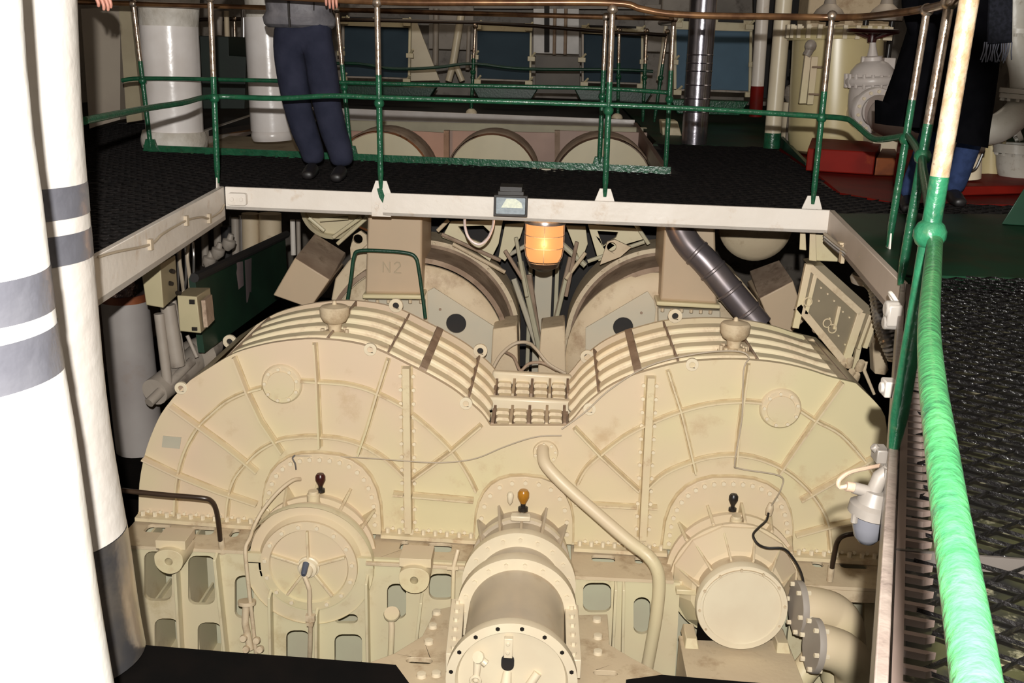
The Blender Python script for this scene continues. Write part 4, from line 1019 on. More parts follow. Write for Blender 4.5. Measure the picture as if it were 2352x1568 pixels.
# bits clamped under the right beam
t = thing('bulkhead_lamp', 'white bulkhead lamp with a milky glass dome hanging off the right-hand beam', 'lamp', atY(2000, 1200, 2.25))
c = atY(1999, 1172, 2.25)
MB().lathe([(0, -0.085), (0.018, -0.080), (0.030, -0.065), (0.036, -0.04), (0.038, 0.0)], c, (0, 0, 1), 24).build('glass_dome', GLASS, t)
m_ = MB().lathe([(0.04, -0.012), (0.05, -0.01), (0.05, 0.012), (0.038, 0.02), (0.03, 0.05), (0, 0.055)], c, (0.15, 0, 1), 22)
m_.tube([c + Vector((0.0, 0, 0.04)), c + Vector((0.012, 0.0, 0.085)), c + Vector((0.03, 0, 0.1))], 0.018, 12).box(c + Vector((0.045, 0.0, 0.07)), (0.03, 0.05, 0.09)).box(c + Vector((0.03, 0.0, 0.10)), (0.03, 0.04, 0.02))
m_.tube([c + Vector((0.0, 0, 0.045)), c + Vector((-0.045, 0, 0.055))], 0.014, 12)
for s in (-1, 1): m_.cyl(c + Vector((s * 0.04, -0.02, 0.0)), c + Vector((s * 0.04, -0.02, -0.022)), 0.008, 8)
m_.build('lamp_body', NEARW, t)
MB().cyl(c + Vector((-0.042, 0, 0.055)), c + Vector((-0.062, 0, 0.058)), 0.012, 10).build('cable_gland', GROOVE, t)
w_ = tag(MB().tube(smooth([c + Vector((-0.06, 0, 0.058))] + [atY(*p) for p in ((1928, 1118, 2.25), (1927, 1103, 2.25), (1950, 1085, 2.27), (1990, 1075, 2.3), (2025, 1068, 2.33))], 5), 0.005, 8).build('lamp_cable', GROOVE), 'brown cable curving from the beam into the hanging bulkhead lamp', 'cable')
c = atY(2055, 690, 3.9)
t = thing('pipe_clip', 'small white ring clip on the beam near the flexible hose', 'clip', c)
MB().tube([c + Vector((0.0, 0.03 * math.cos(a), 0.03 * math.sin(a))) + Vector((-0.02 * math.sin(a), 0, 0)) for a in [2 * pi * k / 14 for k in range(14)]], 0.008, 8, closed=True).build('ring', WHITE, t)
t = thing('cable_clamp', 'white lumpy cable clamp on the right beam below the ring clip', 'clamp', atY(2052, 725, 3.6))
c = atY(2050, 722, 3.6)
MB().box(c, (0.05, 0.06, 0.08)).cyl(c + Vector((-0.03, 0, 0.02)), c + Vector((0.02, 0, 0.02)), 0.03, 10).cyl(c + Vector((-0.03, 0, -0.03)), c + Vector((0.02, 0, -0.03)), 0.025, 10).build('clamp_body', mat('clamp_paint', (0.4, 0.37, 0.33), (0.32, 0.29, 0.26), 0.4), t, 0.008)
t = thing('cable_clamp', 'small white block clamp sticking out of the right beam mid-way', 'clamp', atY(2040, 890, 2.75))
c = atY(2042, 890, 2.75); MB().box(c, (0.035, 0.05, 0.045)).cyl(c, c + Vector((-0.025, 0, 0)), 0.016, 10).build('clamp_body', bpy.data.materials['clamp_paint'], t, 0.004)
t = thing('cable_clamp', 'small white block clamp on the beam just above the bulkhead lamp', 'clamp', atY(2024, 1040, 2.4))
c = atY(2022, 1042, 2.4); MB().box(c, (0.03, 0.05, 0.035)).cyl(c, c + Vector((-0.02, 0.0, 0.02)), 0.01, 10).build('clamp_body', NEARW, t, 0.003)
# floodlight in the middle of the front beam
c = atY(1173, 472, 6.02)
t = thing('floodlight', 'small black-framed floodlight fixed at the middle of the front beam', 'lamp', c)
W_, H_ = 0.098, 0.062
fr = MB().xz([(c.x - W_, c.z - H_), (c.x + W_, c.z - H_), (c.x + W_, c.z + H_), (c.x - W_, c.z + H_)], 6.0, 6.05, [[(c.x - W_ + .014, c.z - H_ + .014), (c.x + W_ - .014, c.z - H_ + .014), (c.x + W_ - .014, c.z + H_ - .014), (c.x - W_ + .014, c.z + H_ - .014)]])
fr.hexa([(c.x - W_, 6.05, c.z - H_), (c.x + W_, 6.05, c.z - H_), (c.x + W_, 6.05, c.z + H_), (c.x - W_, 6.05, c.z + H_), (c.x - W_ * .6, 6.085, c.z - H_ * .5), (c.x + W_ * .6, 6.085, c.z - H_ * .5), (c.x + W_ * .6, 6.085, c.z + H_ * .7), (c.x - W_ * .6, 6.085, c.z + H_ * .7)])
fr.box((c.x, 6.04, c.z + H_ + 0.012), (0.15, 0.10, 0.024)).box((c.x, 6.07, c.z + H_ + 0.035), (0.13, 0.14, 0.03))
fr.build('housing', RUBBER, t, 0.003)
MB().xz([(c.x - W_ + .014, c.z - H_ + .014), (c.x + W_ - .014, c.z - H_ + .014), (c.x + W_ - .014, c.z + H_ - .014), (c.x - W_ + .014, c.z + H_ - .014)], 6.015, 6.02).build('lens', HALO, t)
MB().xz([(c.x - 0.055, c.z - 0.012), (c.x + 0.07, c.z - 0.012), (c.x + 0.062, c.z + 0.018), (c.x + 0.028, c.z + 0.04), (c.x - 0.025, c.z + 0.04)], 6.0135, 6.0148).build('reflector', TUBEM, t)
cable('white cable drooping in a loop below the front beam by the floodlight', [(1068, 488, 6.2), (1068, 520, 6.22), (1078, 548, 6.22), (1100, 561, 6.22), (1120, 548, 6.22), (1132, 520, 6.2), (1135, 492, 6.16)], 0.0085, mat('white_cable', (0.6, 0.5, 0.48), (0.55, 0.46, 0.44), 0.4))
# glowing bulkhead lantern under the beam
c = atY(1252, 512, 6.30)
t = thing('lantern', 'glowing orange caged lantern hanging under the middle of the front beam', 'lamp', c + Vector((0, 0, -0.3)))
R_ = rad(43, c)
zb_ = atY(1252, 613, 6.30).z - c.z
MB().lathe([(R_, 0.0), (R_ * 1.0, zb_ * 0.55), (R_ * 0.93, zb_ * 0.75), (R_ * 0.72, zb_ * 0.91), (R_ * 0.4, zb_ * 0.985), (0, zb_)], c, (0, 0, 1), 32).build('globe', GLOW, t)
MB().lathe([(0, 0.06), (R_ * 0.45, 0.06), (R_ * 0.5, 0.045), (R_ * 1.05, 0.035), (R_ * 1.12, 0.02), (R_ * 1.12, 0.0), (R_ * 0.9, -0.005), (0, -0.005)], c, (0, 0, 1), 32).build('cap', GREYM, t)
cg = MB()
for zk in (0.26, 0.53): cg.tube([c + Vector(((R_ + 0.006) * math.cos(a), (R_ + 0.006) * math.sin(a), zb_ * zk)) for a in [2 * pi * k / 28 for k in range(28)]], 0.0022, 6, closed=True)
cg.tube([c + Vector(((R_ * .8 + 0.006) * math.cos(a), (R_ * .8 + 0.006) * math.sin(a), zb_ * 0.88)) for a in [2 * pi * k / 28 for k in range(28)]], 0.0022, 6, closed=True)
for k in range(4):
    a = pi / 2 * k + pi / 2 * 1.0
    cg.tube([c + Vector(((q * R_ + 0.006) * math.cos(a), (q * R_ + 0.006) * math.sin(a), zb_ * zz_)) for q, zz_ in ((1, 0), (1, 0.55), (0.93, 0.75), (0.72, 0.91), (0.4, 0.985), (0.05, 1.0))], 0.0022, 6)
cg.build('wire_cage', GROOVE, t)
MB().lathe([(R_ * 0.95, zb_ * 0.80), (R_ * 0.8, zb_ * 0.95), (R_ * 0.3, zb_ * 1.06), (0, zb_ * 1.08)], c + Vector((0, 0.01, -0.012)), (0, 0, 1), 24).build('bottom_guard', BROWNP, t)
light('lantern_light', 'POINT', c + Vector((0, -0.12, -0.12)), 7, (1.0, 0.55, 0.22), 0.08)
light('rear_lantern_light', 'POINT', (-1.4, 10.6, -0.35), 5, (1.0, 0.45, 0.16), 0.08)
# ================================================================== machinery behind the gearbox
def drum(cx, cy, lab, hole, panel, sgn):
    c = atY(cx, cy, 7.3); R_ = rad(222, c); f = atY(cx + (-18 if sgn < 0 else -14), cy + 42, 6.89); Rf = rad(207, f)
    t = thing('turbine_casing', lab, 'machine', (c.x, 7.3, c.z - R_), 'round casings behind the gearbox')
    ax = Vector((0, -1, 0))
    MB().lathe([(R_ * 0.9, -0.4), (R_ - 0.01, -0.4), (R_ - 0.01, -0.08), (R_, -0.07), (R_, 0.0), (R_ - 0.03, 0.006)], c, ax, 72).build('rim_flange', CREAM2, t)
    b_ = MB()
    for k in range(30):
        a = 2 * pi * k / 30; b_.bolt(c + Vector((math.cos(a) * (R_ - 0.016), -0.006, math.sin(a) * (R_ - 0.016))), ax, 0.009, 0.01)
    b_.build('bolts', CREAM2, t, kind='stuff')
    MB().lathe([(R_ - 0.03, 0.0), (R_ - 0.05, 0.02), (Rf + 0.03, 0.38), (Rf, 0.40)], c, ax, 72).build('dusty_band', GROOVE, t)
    MB().lathe([(Rf + 0.002, -0.02), (Rf, 0.0), (Rf - 0.03, 0.025), (Rf * 0.8, 0.04), (Rf * 0.4, 0.05), (0, 0.052)], Vector((f.x, 6.91, f.z)), ax, 72).build('dome', CREAM2, t)
    q = [G(x, y, 6.84) for x, y in panel]
    h = atY(hole[0], hole[1], 6.84); hr = rad(23, h)
    MB().xz(q, 6.83, 6.845, [circ(h.x, h.z, hr, 24)]).build('panel', GREYP, t, 0.002)
    MB().xz(circ(h.x, h.z, hr * 1.02, 24), 6.846, 6.852).build('hole', BLACKM, t)
    d_ = MB()
    for x, y in ((panel[0][0] + 14 * (1 if sgn < 0 else -1), panel[0][1] + 50),): d_.bolt(atY(x, y, 6.83), ax, 0.010, 0.008)
    d_.build('bolts', GROOVE, t, kind='stuff')
    return t
drum(973, 770, 'round cream casing with a black hole, left behind the saddle', (1048, 742), [(997, 660), (1137, 750), (1137, 850), (985, 850), (982, 668)], -1)
drum(1520, 788, 'round cream casing with a black hole, right behind the saddle', (1431, 750), [(1487, 668), (1345, 752), (1345, 850), (1490, 850), (1506, 710), (1502, 690)], 1)
# stay bracket between the drums
t = thing('centre_column', 'narrow grey column in the gap between the two round casings', 'column', (0.05, 7.6, -1.5))
a = atY(1250, 600, 7.7)
MB().box((a.x, 7.7, -1.1), (0.13, 0.08, 2.2)).build('web', GREYP, t, 0.004)
MB().box((a.x - 0.10, 7.75, -1.1), (0.03, 0.1, 2.2)).box((a.x + 0.10, 7.75, -1.1), (0.03, 0.1, 2.2)).build('rail', OLIVE, t, 0.004)
for i, (x0, y0, x1, y1) in enumerate(((1195, 600, 1245, 830), (1310, 590, 1250, 840), (1180, 640, 1232, 790), (1300, 640, 1262, 800), (1215, 630, 1240, 800), (1160, 590, 1215, 560), (1290, 560, 1345, 610))):
    o = tag(MB().tube([atY(x0, y0, 7.5 + 0.03 * (i % 3)), atY(x1, y1, 7.45 + 0.03 * (i % 3))], 0.016 if i % 2 else 0.022, 8).build('linkage_rod', (OLIVE, GROOVE, GREYP)[i % 3]), ('thick dusty rod leaning down from the left into the middle gap', 'brown rod leaning down from the right into the middle gap', 'grey rod hugging the left round casing in the middle gap', 'thick dusty rod hugging the right round casing in the middle gap', 'brown rod beside the grey centre column, left of it', 'short grey rod slanting up to the left of the lantern', 'short thick rod slanting up to the right of the lantern')[i], 'rod', 'linkage rods between the round casings')
# saddle tail blocks behind the notch
for px, lab in ((1165, 'cream block behind the left end of the saddle'), (1275, 'cream block behind the right end of the saddle')):
    c = atY(px, 800, 6.7); cc = MB().hexa([c + Vector((-0.1, 0, 0.13)), c + Vector((0.06, 0, 0.16)), c + Vector((0.1, 0, -0.5)), c + Vector((-0.12, 0, -0.5))] + [c + Vector((-0.1, 0.3, 0.13)), c + Vector((0.06, 0.3, 0.16)), c + Vector((0.1, 0.3, -0.5)), c + Vector((-0.12, 0.3, -0.5))])
    tag(cc.build('mounting_block', CREAM2, None, 0.01), lab, 'block')
def hose(pts, r, m, lab, n='hose'):
    return tag(MB().tube(smooth([atY(*p) for p in pts], 6), r, 9).build(n, m), lab, 'hose')
hose([(1130, 850, 6.45), (1150, 815, 6.5), (1180, 790, 6.55), (1210, 786, 6.55), (1230, 800, 6.5), (1260, 835, 6.45), (1300, 858, 6.42)], 0.011, WIRE, 'beige hose arching over the saddle between the humps')
hose([(1160, 808, 6.55), (1180, 820, 6.5), (1195, 850, 6.46), (1215, 835, 6.46), (1245, 833, 6.46), (1280, 850, 6.44)], 0.010, GROOVE, 'brown hose sagging below the beige one over the saddle')
# tall cream ducts on both drums
def boxq(q, y0, y1, m, name, parent, bev=0.008):
    return MB().xz([G(x, y, y0) for x, y in q], y0, y1).build(name, m, parent, bev)
t = thing('air_duct', 'tall cream box duct rising to the walkway, left behind the gearbox', 'duct', (-0.9, 6.9, -0.9), 'tall box ducts')
boxq([(845, 470), (970, 470), (968, 678), (838, 676)], 6.72, 7.25, mat('tan_cream_paint', (0.50, 0.37, 0.245), (0.46, 0.35, 0.235), 0.5, scale=2), 'duct_body', t, 0.02)
boxq([(832, 676), (972, 678), (972, 688), (832, 686)], 6.68, 7.25, CREAM, 'duct_flange', t)
b_ = MB()
for k in range(6): b_.bolt(atY(842 + k * 25, 689, 6.7), (0, 0, -1), 0.012, 0.02)
b_.build('bolts', CREAM2, t, kind='stuff')
boxq([(838, 688), (975, 690), (975, 740), (838, 740)], 6.8, 7.2, GREYP, 'duct_base', t)
t = thing('air_duct', 'tall cream box duct rising to the walkway, right beside the dark flexible duct', 'duct', (0.9, 6.9, -0.9), 'tall box ducts')
boxq([(1528, 500), (1642, 500), (1648, 700), (1516, 692)], 6.72, 7.25, bpy.data.materials['tan_cream_paint'], 'duct_body', t, 0.02)
boxq([(1508, 692), (1655, 700), (1655, 710), (1508, 702)], 6.68, 7.25, CREAM, 'duct_flange', t)
b_ = MB()
for k in range(6): b_.bolt(atY(1522 + k * 22, 708 + k, 6.7), (0, 0, -1), 0.012, 0.02)
b_.build('bolts', CREAM2, t, kind='stuff')
boxq([(1512, 708), (1655, 714), (1655, 760), (1512, 760)], 6.8, 7.2, GREYP, 'duct_base', t)
td = [o for o in LOC if o.name == 'air_duct'][0]; pN = atY(880, 625, 6.716)
nm = MB()
for x0, z0, x1, z1 in ((0, 0, 0, 0.07), (0, 0.07, 0.045, 0), (0.045, 0, 0.045, 0.07), (0.075, 0.055, 0.09, 0.07), (0.09, 0.07, 0.11, 0.068), (0.11, 0.068, 0.115, 0.045), (0.115, 0.045, 0.075, 0.0), (0.075, 0.0, 0.12, 0.0)):
    nm.tube([pN + Vector((x0, 0, z0)), pN + Vector((x1, 0, z1))], 0.004, 5)
nm.build('painted_number', mat('faded_green_ink', (0.43, 0.36, 0.25), (0.45, 0.365, 0.25), 0.6), td)
# tilted boxes outside the ducts
t = thing('junction_hood', 'tan box tilted on the far left of the left casing', 'box', (-1.6, 7.1, -0.9))
boxq([(627, 678), (677, 592), (757, 642), (712, 708)], 6.8, 7.3, bpy.data.materials['tan_cream_paint'], 'hood_face', t)
MB().hexa([atY(677, 592, 6.8), atY(757, 642, 6.8), atY(794, 580, 7.3), atY(723, 536, 7.3), atY(682, 597, 6.83), atY(757, 648, 6.83), atY(794, 590, 7.32), atY(723, 546, 7.32)]).build('hood_top', GROOVE, t, 0.004)
t = thing('junction_hood', 'tan box tilted on the far right of the right casing', 'box', (1.6, 7.1, -0.9))
boxq([(1745, 685), (1822, 645), (1850, 735), (1800, 780), (1770, 745)], 6.8, 7.3, bpy.data.materials['tan_cream_paint'], 'hood_face', t)
MB().hexa([atY(1745, 685, 6.8), atY(1822, 645, 6.8), atY(1790, 597, 7.3), atY(1722, 622, 7.3), atY(1745, 690, 6.83), atY(1822, 650, 6.83), atY(1790, 605, 7.32), atY(1722, 630, 7.32)]).build('hood_top', GROOVE, t, 0.004)
# lower casing shoulders beside the ducts (curved tan flank)
for pts, lab in (([(760, 690), (770, 640), (800, 600), (845, 560), (845, 690)], 'curved tan casing flank left of the left duct'),
                 ([(1650, 715), (1650, 600), (1700, 640), (1740, 690), (1760, 735)], 'curved tan casing flank right of the right duct')):
    tag(MB().xz([G(x, y, 7.0) for x, y in pts], 7.0, 7.4).build('casing_flank', CREAM2, None, 0.01), lab, 'casing')
# brackets with a hole above the drums
def bracket(q, hole, Y, lab):
    h = atY(*hole, Y)
    o = MB().xz([G(x, y, Y) for x, y in q], Y, Y + 0.03, [circ(h.x, h.z, rad(11, h), 14)]).build('lifting_lug', CREAM2, None, 0.003)
    tag(o, lab, 'bracket')
bracket([(808, 628), (804, 570), (812, 540), (828, 530), (842, 540), (844, 580)], (822, 549), 7.1, 'triangular lug with a hole beside the left box duct')
bracket([(1378, 608), (1395, 555), (1412, 550), (1450, 568), (1425, 590)], (1405, 567), 7.05, 'triangular lug with a hole above the right round casing')
# cluttered brackets above the drums
def frameplate(q, holes, Y, lab, m=YEL, t_=0.04):
    hol = [[G(x, y, Y) for x, y in h] for h in holes]
    o = MB().xz([G(x, y, Y) for x, y in q], Y, Y + t_, hol).build('support_bracket', m, None, 0.003)
    tag(o, lab, 'bracket')
frameplate([(1035, 508), (1155, 505), (1145, 560), (1125, 600), (1090, 575), (1015, 545)], [[(1052, 520), (1110, 518), (1128, 535), (1105, 558), (1070, 545)]], 7.25, 'pale bracket with an opening above the left round casing')
frameplate([(1350, 515), (1465, 525), (1482, 548), (1440, 560), (1400, 590), (1375, 600)], [[(1372, 530), (1420, 533), (1415, 545), (1385, 565)]], 7.25, 'pale bracket with an opening above the right round casing')
frameplate([(1160, 515), (1205, 512), (1195, 545), (1160, 600), (1145, 590)], [], 7.45, 'pale angled plate left of the glowing lantern')
frameplate([(1300, 518), (1345, 520), (1350, 560), (1335, 600), (1320, 570)], [], 7.45, 'pale angled plate right of the glowing lantern')
for i, (x0, y0, x1, y1) in enumerate(((1015, 538, 1150, 598), (1040, 560, 1160, 625), (1350, 600, 1480, 555), (1160, 575, 1200, 640), (1300, 640, 1345, 580), (1185, 545, 1210, 680), (1325, 555, 1300, 680), (1005, 530, 1030, 505), (1460, 515, 1490, 560))):
    tag(MB().tube([atY(x0, y0, 7.2), atY(x1, y1, 7.2)], 0.014, 8).build('conduit', (GROOVE, CREAM2, OLIVE)[i % 3]), ('brown conduit on top of the left round casing, the upper one', 'cream conduit on top of the left round casing, the lower one', 'olive conduit rising over the right round casing', 'brown conduit left of the glowing lantern', 'cream conduit right of the glowing lantern', 'olive conduit going down just left of the lantern', 'brown conduit going down just right of the lantern', 'short cream conduit beside the left box duct', 'short olive conduit beside the right box duct')[i], 'pipe', 'conduits over the round casings')
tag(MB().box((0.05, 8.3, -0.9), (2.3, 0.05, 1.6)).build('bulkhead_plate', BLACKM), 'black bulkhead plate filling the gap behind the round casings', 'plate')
# domed drum end hanging under the beam on the right, and its twin at the left
c = atY(1735, 516, 7.9); r = rad(84, c)
t = thing('condenser_end', 'cream dished drum end under the beam, above the right hood', 'machine', c)
MB().lathe([(r, 0.15), (r * 1.0, 0.0), (r * 0.99, -0.02), (r * 0.85, -0.06), (r * 0.5, -0.10), (0, -0.115)], c, (0.05, 1, 0.0), 40, mis=[1, 1, 0, 0, 0]).build('dished_end', (CREAM2, GROOVE), t)
c = atY(760, 480, 7.3); r = rad(72, c)
t = thing('condenser_end', 'cream machine end with pipework half hidden under the beam at the left', 'machine', c)
MB().lathe([(r, 0.3), (r, 0.0), (r * 0.85, -0.02), (r * 0.84, 0.02), (0, 0.02)], c, (0, 1, 0.1), 32).build('ring_end', YEL, t)
for k, (x0, y0, x1, y1) in enumerate(((735, 505, 800, 500), (765, 545, 830, 498), (710, 500, 745, 530), (775, 560, 842, 500))):
    MB().tube([atY(x0, y0, 7.15), atY(x1, y1, 7.15)], 0.014, 8).build('pipe', YEL, t)
# dark flexible duct
t = thing('flexible_duct', 'dark metal duct bending down from the beam to the right hump', 'duct', (1.4, 6.8, -0.9))
dp = smooth([atY(*p) for p in ((1552, 490, 6.75), (1563, 530, 6.72), (1585, 565, 6.68), (1620, 600, 6.64), (1670, 660, 6.6), (1722, 722, 6.56), (1745, 750, 6.54))], 8)
MB().tube(dp, 0.088, 24).build('duct', DUCT, t)
for k in (20, 27, 33, 39):
    d_ = (dp[k + 1] - dp[k]).normalized()
    MB().lathe([(0.089, -0.012), (0.094, -0.006), (0.094, 0.006), (0.089, 0.012)], dp[k], d_, 24).build('seam', DUCT, t)
# instrument rack on the right
t = thing('instrument_rack', 'cream tilted instrument rack with a back box, standing above the right hump', 'rack', atY(1920, 800, 6.3))
Q = [(1853, 608), (1977, 718), (1939, 832), (1832, 701)]
FQ = [atY(*q, 6.2) for q in Q]; n_ = Vector((0.05, 0.2, 0.0))
MB().hexa(FQ + [p + Vector((0, 0.02, 0)) for p in FQ]).build('panel', mat('rack_panel_paint', (0.22, 0.18, 0.115), (0.19, 0.155, 0.10), 0.5, scale=4), t)
def bar(a, b, w, name='frame_bar', m=CREAM, dy=0.04, Y=6.2, off=-0.02):
    a, b = atY(*a, Y), atY(*b, Y); d_ = (b - a).normalized(); n = Vector((-d_.z, 0, d_.x)) * w / 2
    o_ = Vector((0, off, 0)); e = Vector((0, dy, 0))
    return MB().hexa([a - n + o_, b - n + o_, b + n + o_, a + n + o_, a - n + o_ + e, b - n + o_ + e, b + n + o_ + e, a + n + o_ + e]).build(name, m, t, 0.003)
bar((1857, 606), (1826, 752), 0.04); bar((1873, 625), (1850, 720), 0.025); bar((1978, 716), (1939, 834), 0.05, dy=0.1); bar((1860, 612), (1977, 718), 0.04, m=CREAM2); bar((1832, 701), (1940, 832), 0.045, m=CREAM2); bar((1927, 702), (1915, 755), 0.02)
bar((1935, 830), (1905, 890), 0.05)
QB = [(1893, 608), (2022, 725), (1998, 798), (1975, 790), (1977, 718), (1862, 612)]
MB().xz([G(*q, 6.26) for q in QB], 6.26, 6.5).build('back_box', bpy.data.materials['rack_panel_paint'], t, 0.004)
bar((2012, 722), (1985, 798), 0.03, 'box_strip', Y=6.25); bar((1998, 722), (1970, 800), 0.02, 'box_strip', Y=6.25)
bar((1985, 735), (1960, 850), 0.03, 'frame_bar', Y=6.3)
for px, py in ((1856, 693), (1912, 755), (1900, 742)):
    c = atY(px, py, 6.17)
    MB().tube([c + Vector((rad(9, c) * math.cos(a), 0, rad(10, c) * math.sin(a))) for a in [2 * pi * k / 16 for k in range(16)]], 0.004, 6, closed=True).build('cable_ring', CREAM, t)
b_ = MB()
for px, py in ((1885, 660), (1900, 674), (1915, 690), (1950, 728), (1870, 650), (1935, 715), (1880, 690), (1905, 730), (1890, 640), (1910, 655), (1925, 670), (1940, 790), (1925, 770)): b_.bolt(atY(px, py, 6.2), (0, -1, 0), 0.006, 0.012)
b_.build('screws', CREAM, t, kind='stuff')
for px, py in ((1868, 740), (1876, 755), (1890, 770), (1917, 826)):
    c = atY(px, py, 6.25)
    MB().tube([c + Vector((rad(9, c) * math.cos(a), 0, rad(9, c) * math.sin(a))) for a in [2 * pi * k / 14 for k in range(14)]], 0.006, 6, closed=True).build('cable_ring', GROOVE, t)
MB().xz([G(x, y, 6.3) for x, y in ((1850, 782), (1868, 778), (1918, 838), (1905, 848))], 6.3, 6.33).build('foot_plate', CREAM, t)
c = atY(1955, 850, 6.2)
t = thing('cable_gland_cluster', 'cluster of cream cable glands at the foot of the instrument rack', 'fitting', c)
for dx, dz in ((-0.06, 0.02), (0.0, -0.03), (0.05, 0.03), (0.03, -0.05), (-0.02, 0.05)):
    MB().lathe([(0, 0.04), (0.02, 0.04), (0.026, 0.02), (0.026, -0.03), (0, -0.03)], c + Vector((dx, 0, dz)), (dx, -0.5, 0.8), 10).build('gland', CREAM2, t)
tag(MB().tube([atY(1990, 830, 6.2), atY(1985, 850, 6.2), atY(2008, 905, 6.2)], [0.01, 0.012, 0.009], 8).build('bent_strip', CREAM2), 'bent cream metal strip jutting out under the instrument rack', 'bracket')
tag(MB().xz([G(x, y, 6.6) for x, y in ((2005, 790), (2025, 770), (2042, 850), (2035, 862), (2008, 858))], 6.6, 6.7).build('bracket_plate', CREAM2, None, 0.01), 'cream rounded plate between the rack and the right beam', 'plate')
# small electrical box up under the corner
t = thing('electrical_box', 'cream electrical box under the right corner of the beam', 'box', atY(1895, 570, 6.4))
MB().hexa([atY(x, y, 6.35) for x, y in ((1870, 535), (1935, 548), (1943, 602), (1866, 598))] + [atY(x, y, 6.6) for x, y in ((1870, 535), (1935, 548), (1943, 602), (1866, 598))]).build('box_body', CREAM, t, 0.006)
for x0, x1 in ((1838, 1850), (1860, 1874)):
    MB().hexa([atY(x, y, 6.3) for x, y in ((x0, 530), (x1, 530), (x1 + 2, 600 if x0 > 1850 else 575), (x0 - 2, 598 if x0 > 1850 else 573))] + [atY(x, y, 6.36) for x, y in ((x0, 530), (x1, 530), (x1 + 2, 600 if x0 > 1850 else 575), (x0 - 2, 598 if x0 > 1850 else 573))]).build('mounting_strip', CREAM, t, 0.004)
# cable run beneath the sloping beam
t = thing('cable_tray', 'bundle of grey cables strapped under the right sloping beam', 'cable', (1.5, 5.2, -0.3))
for k in range(3):
    MB().tube(smooth([atY(*p) for p in ((1895, 537 + k * 7, 5.9), (1925, 562 + k * 7, 5.6), (1965, 590 + k * 7, 5.2), (2005, 620 + k * 6, 4.8), (2045, 655 + k * 5, 4.4), (2060, 668 + k * 5, 4.25))], 4), 0.010, 8).build('cable', GREYM if k else WIRE, t)
for px, py, Y in ((1935, 580, 5.5), (1985, 615, 5.0), (2030, 655, 4.55)):
    c = atY(px, py, Y); MB().box(c, (0.02, 0.05, 0.11)).box(c + Vector((0, 0, 0.05)), (0.05, 0.05, 0.012)).build('clip', CREAM2, t, 0.003)
# ribbed metal hose behind the right beam, and a pipe with orange light put into its colour
t = thing('ribbed_hose', 'shiny ribbed metal hose curving down behind the right beam', 'hose', (1.75, 5.6, -0.9))
hp_ = smooth([atY(*p) for p in ((1998, 640, 5.9), (2015, 660, 5.85), (2022, 700, 5.8), (2030, 745, 5.75), (2044, 785, 5.7), (2060, 820, 5.7))], 10)
rs_ = [0.050 + 0.006 * (k % 2) for k in range(len(hp_))]
MB().tube(hp_, rs_, 16).build('hose', GREYM, t)
MB().tube([p + Vector((0.085, 0.02, 0.02)) for p in hp_[::5]], 0.035, 12).build('orange_lit_pipe', mat('orange_lit_brown', (0.35, 0.13, 0.04), (0.25, 0.09, 0.03), 0.3, metal=0.6), t)
MB().lathe([(0.07, 0.02), (0.13, 0.02), (0.14, 0), (0.13, -0.03), (0.07, -0.03)], atY(2010, 640, 6.0), (0, 0, 1), 24).build('flange', DIMW, t)

# ------------------------------------------------------------------ left side, below the walkway
c = atY(302, 860, 6.5); xL, xR = atY(240, 850, 6.5).x, atY(345, 850, 6.5).x; r = (xR - xL) / 2 * 1.02
z0 = atZ(300, 1045, -1.5)
t = thing('lagged_column', 'white lagged column with a torn foil top, left of the gearbox', 'column', ((xL + xR) / 2, 6.5, -2.6))
ztop = atY(290, 680, 5.0).z
cT, cB = atY(286, 682, 6.5), atY(322, 1032, 6.5)
MB().tube([cT, cT.lerp(cB, 0.5), cB], [r * 0.95, r * 0.98, r * 0.98], 28).build('column_body', mat('shaded_white_lagging', (0.33, 0.30, 0.28), (0.27, 0.24, 0.225), 0.6, scale=2, dirt=(0.25, 0.2, 0.17), dscale=3, damt=0.3), t)  # lagging colour lowered to stand for the fat pipe's flash shadow
MB().tube([cT + Vector((0, 0, -0.02)), cT + Vector((0, 0, 0.03))], r * 0.97, 28).build('rusty_band', RUST, t)
MB().box(cB + Vector((0, 0, -0.6)), (0.45, 0.5, 1.2)).build('plinth', DEEP, t)
MB().tube([cT + Vector((0, 0, 0.02)), cT + Vector((0.02, 0, 0.14)), cT + Vector((0.04, 0, 0.30))], [r * 0.93, r * 0.8, r * 0.75], 20).build('foil_wrap', mat('crumpled_foil', (0.45, 0.36, 0.34), (0.20, 0.13, 0.12), 0.25, metal=0.9, scale=18, bump=1.0, bscale=30), t)
def ebox(q, side, top, Y, Yb, lab, door=None):
    """front quad, px; side quad px; top quad px"""
    t = thing('electrical_cabinet', lab, 'box', atY(*q[3], Y))
    MB().hexa([atY(*p, Y) for p in q] + [atY(*p, Y + 0.02) for p in q]).build('door', mat('cabinet_door_paint', (0.42, 0.36, 0.22), (0.38, 0.33, 0.20), 0.45) if 'cabinet_door_paint' not in bpy.data.materials else bpy.data.materials['cabinet_door_paint'], t, 0.005)
    MB().hexa([atY(*q[1], Y), atY(*side[0], Yb), atY(*side[1], Yb), atY(*q[2], Y)] + [atY(*q[0], Y + 0.02), atY(*top[0], Yb), atY(q[3][0] + top[0][0] - q[0][0], side[1][1], Yb), atY(*q[3], Y + 0.02)]).build('cabinet_body', mat('cabinet_side_shade', (0.30, 0.245, 0.15), (0.27, 0.22, 0.135), 0.45) if 'cabinet_side_shade' not in bpy.data.materials else bpy.data.materials['cabinet_side_shade'], t, 0.005)  # side is a darker copy of the door paint, shading put into the colour
    return t
e1 = ebox([(322, 604), (368, 606), (376, 707), (336, 700)], [(403, 585), (409, 678)], [(360, 590)], 5.6, 5.85, 'cream electrical cabinet hung behind the column, the upper one')
b_ = MB()
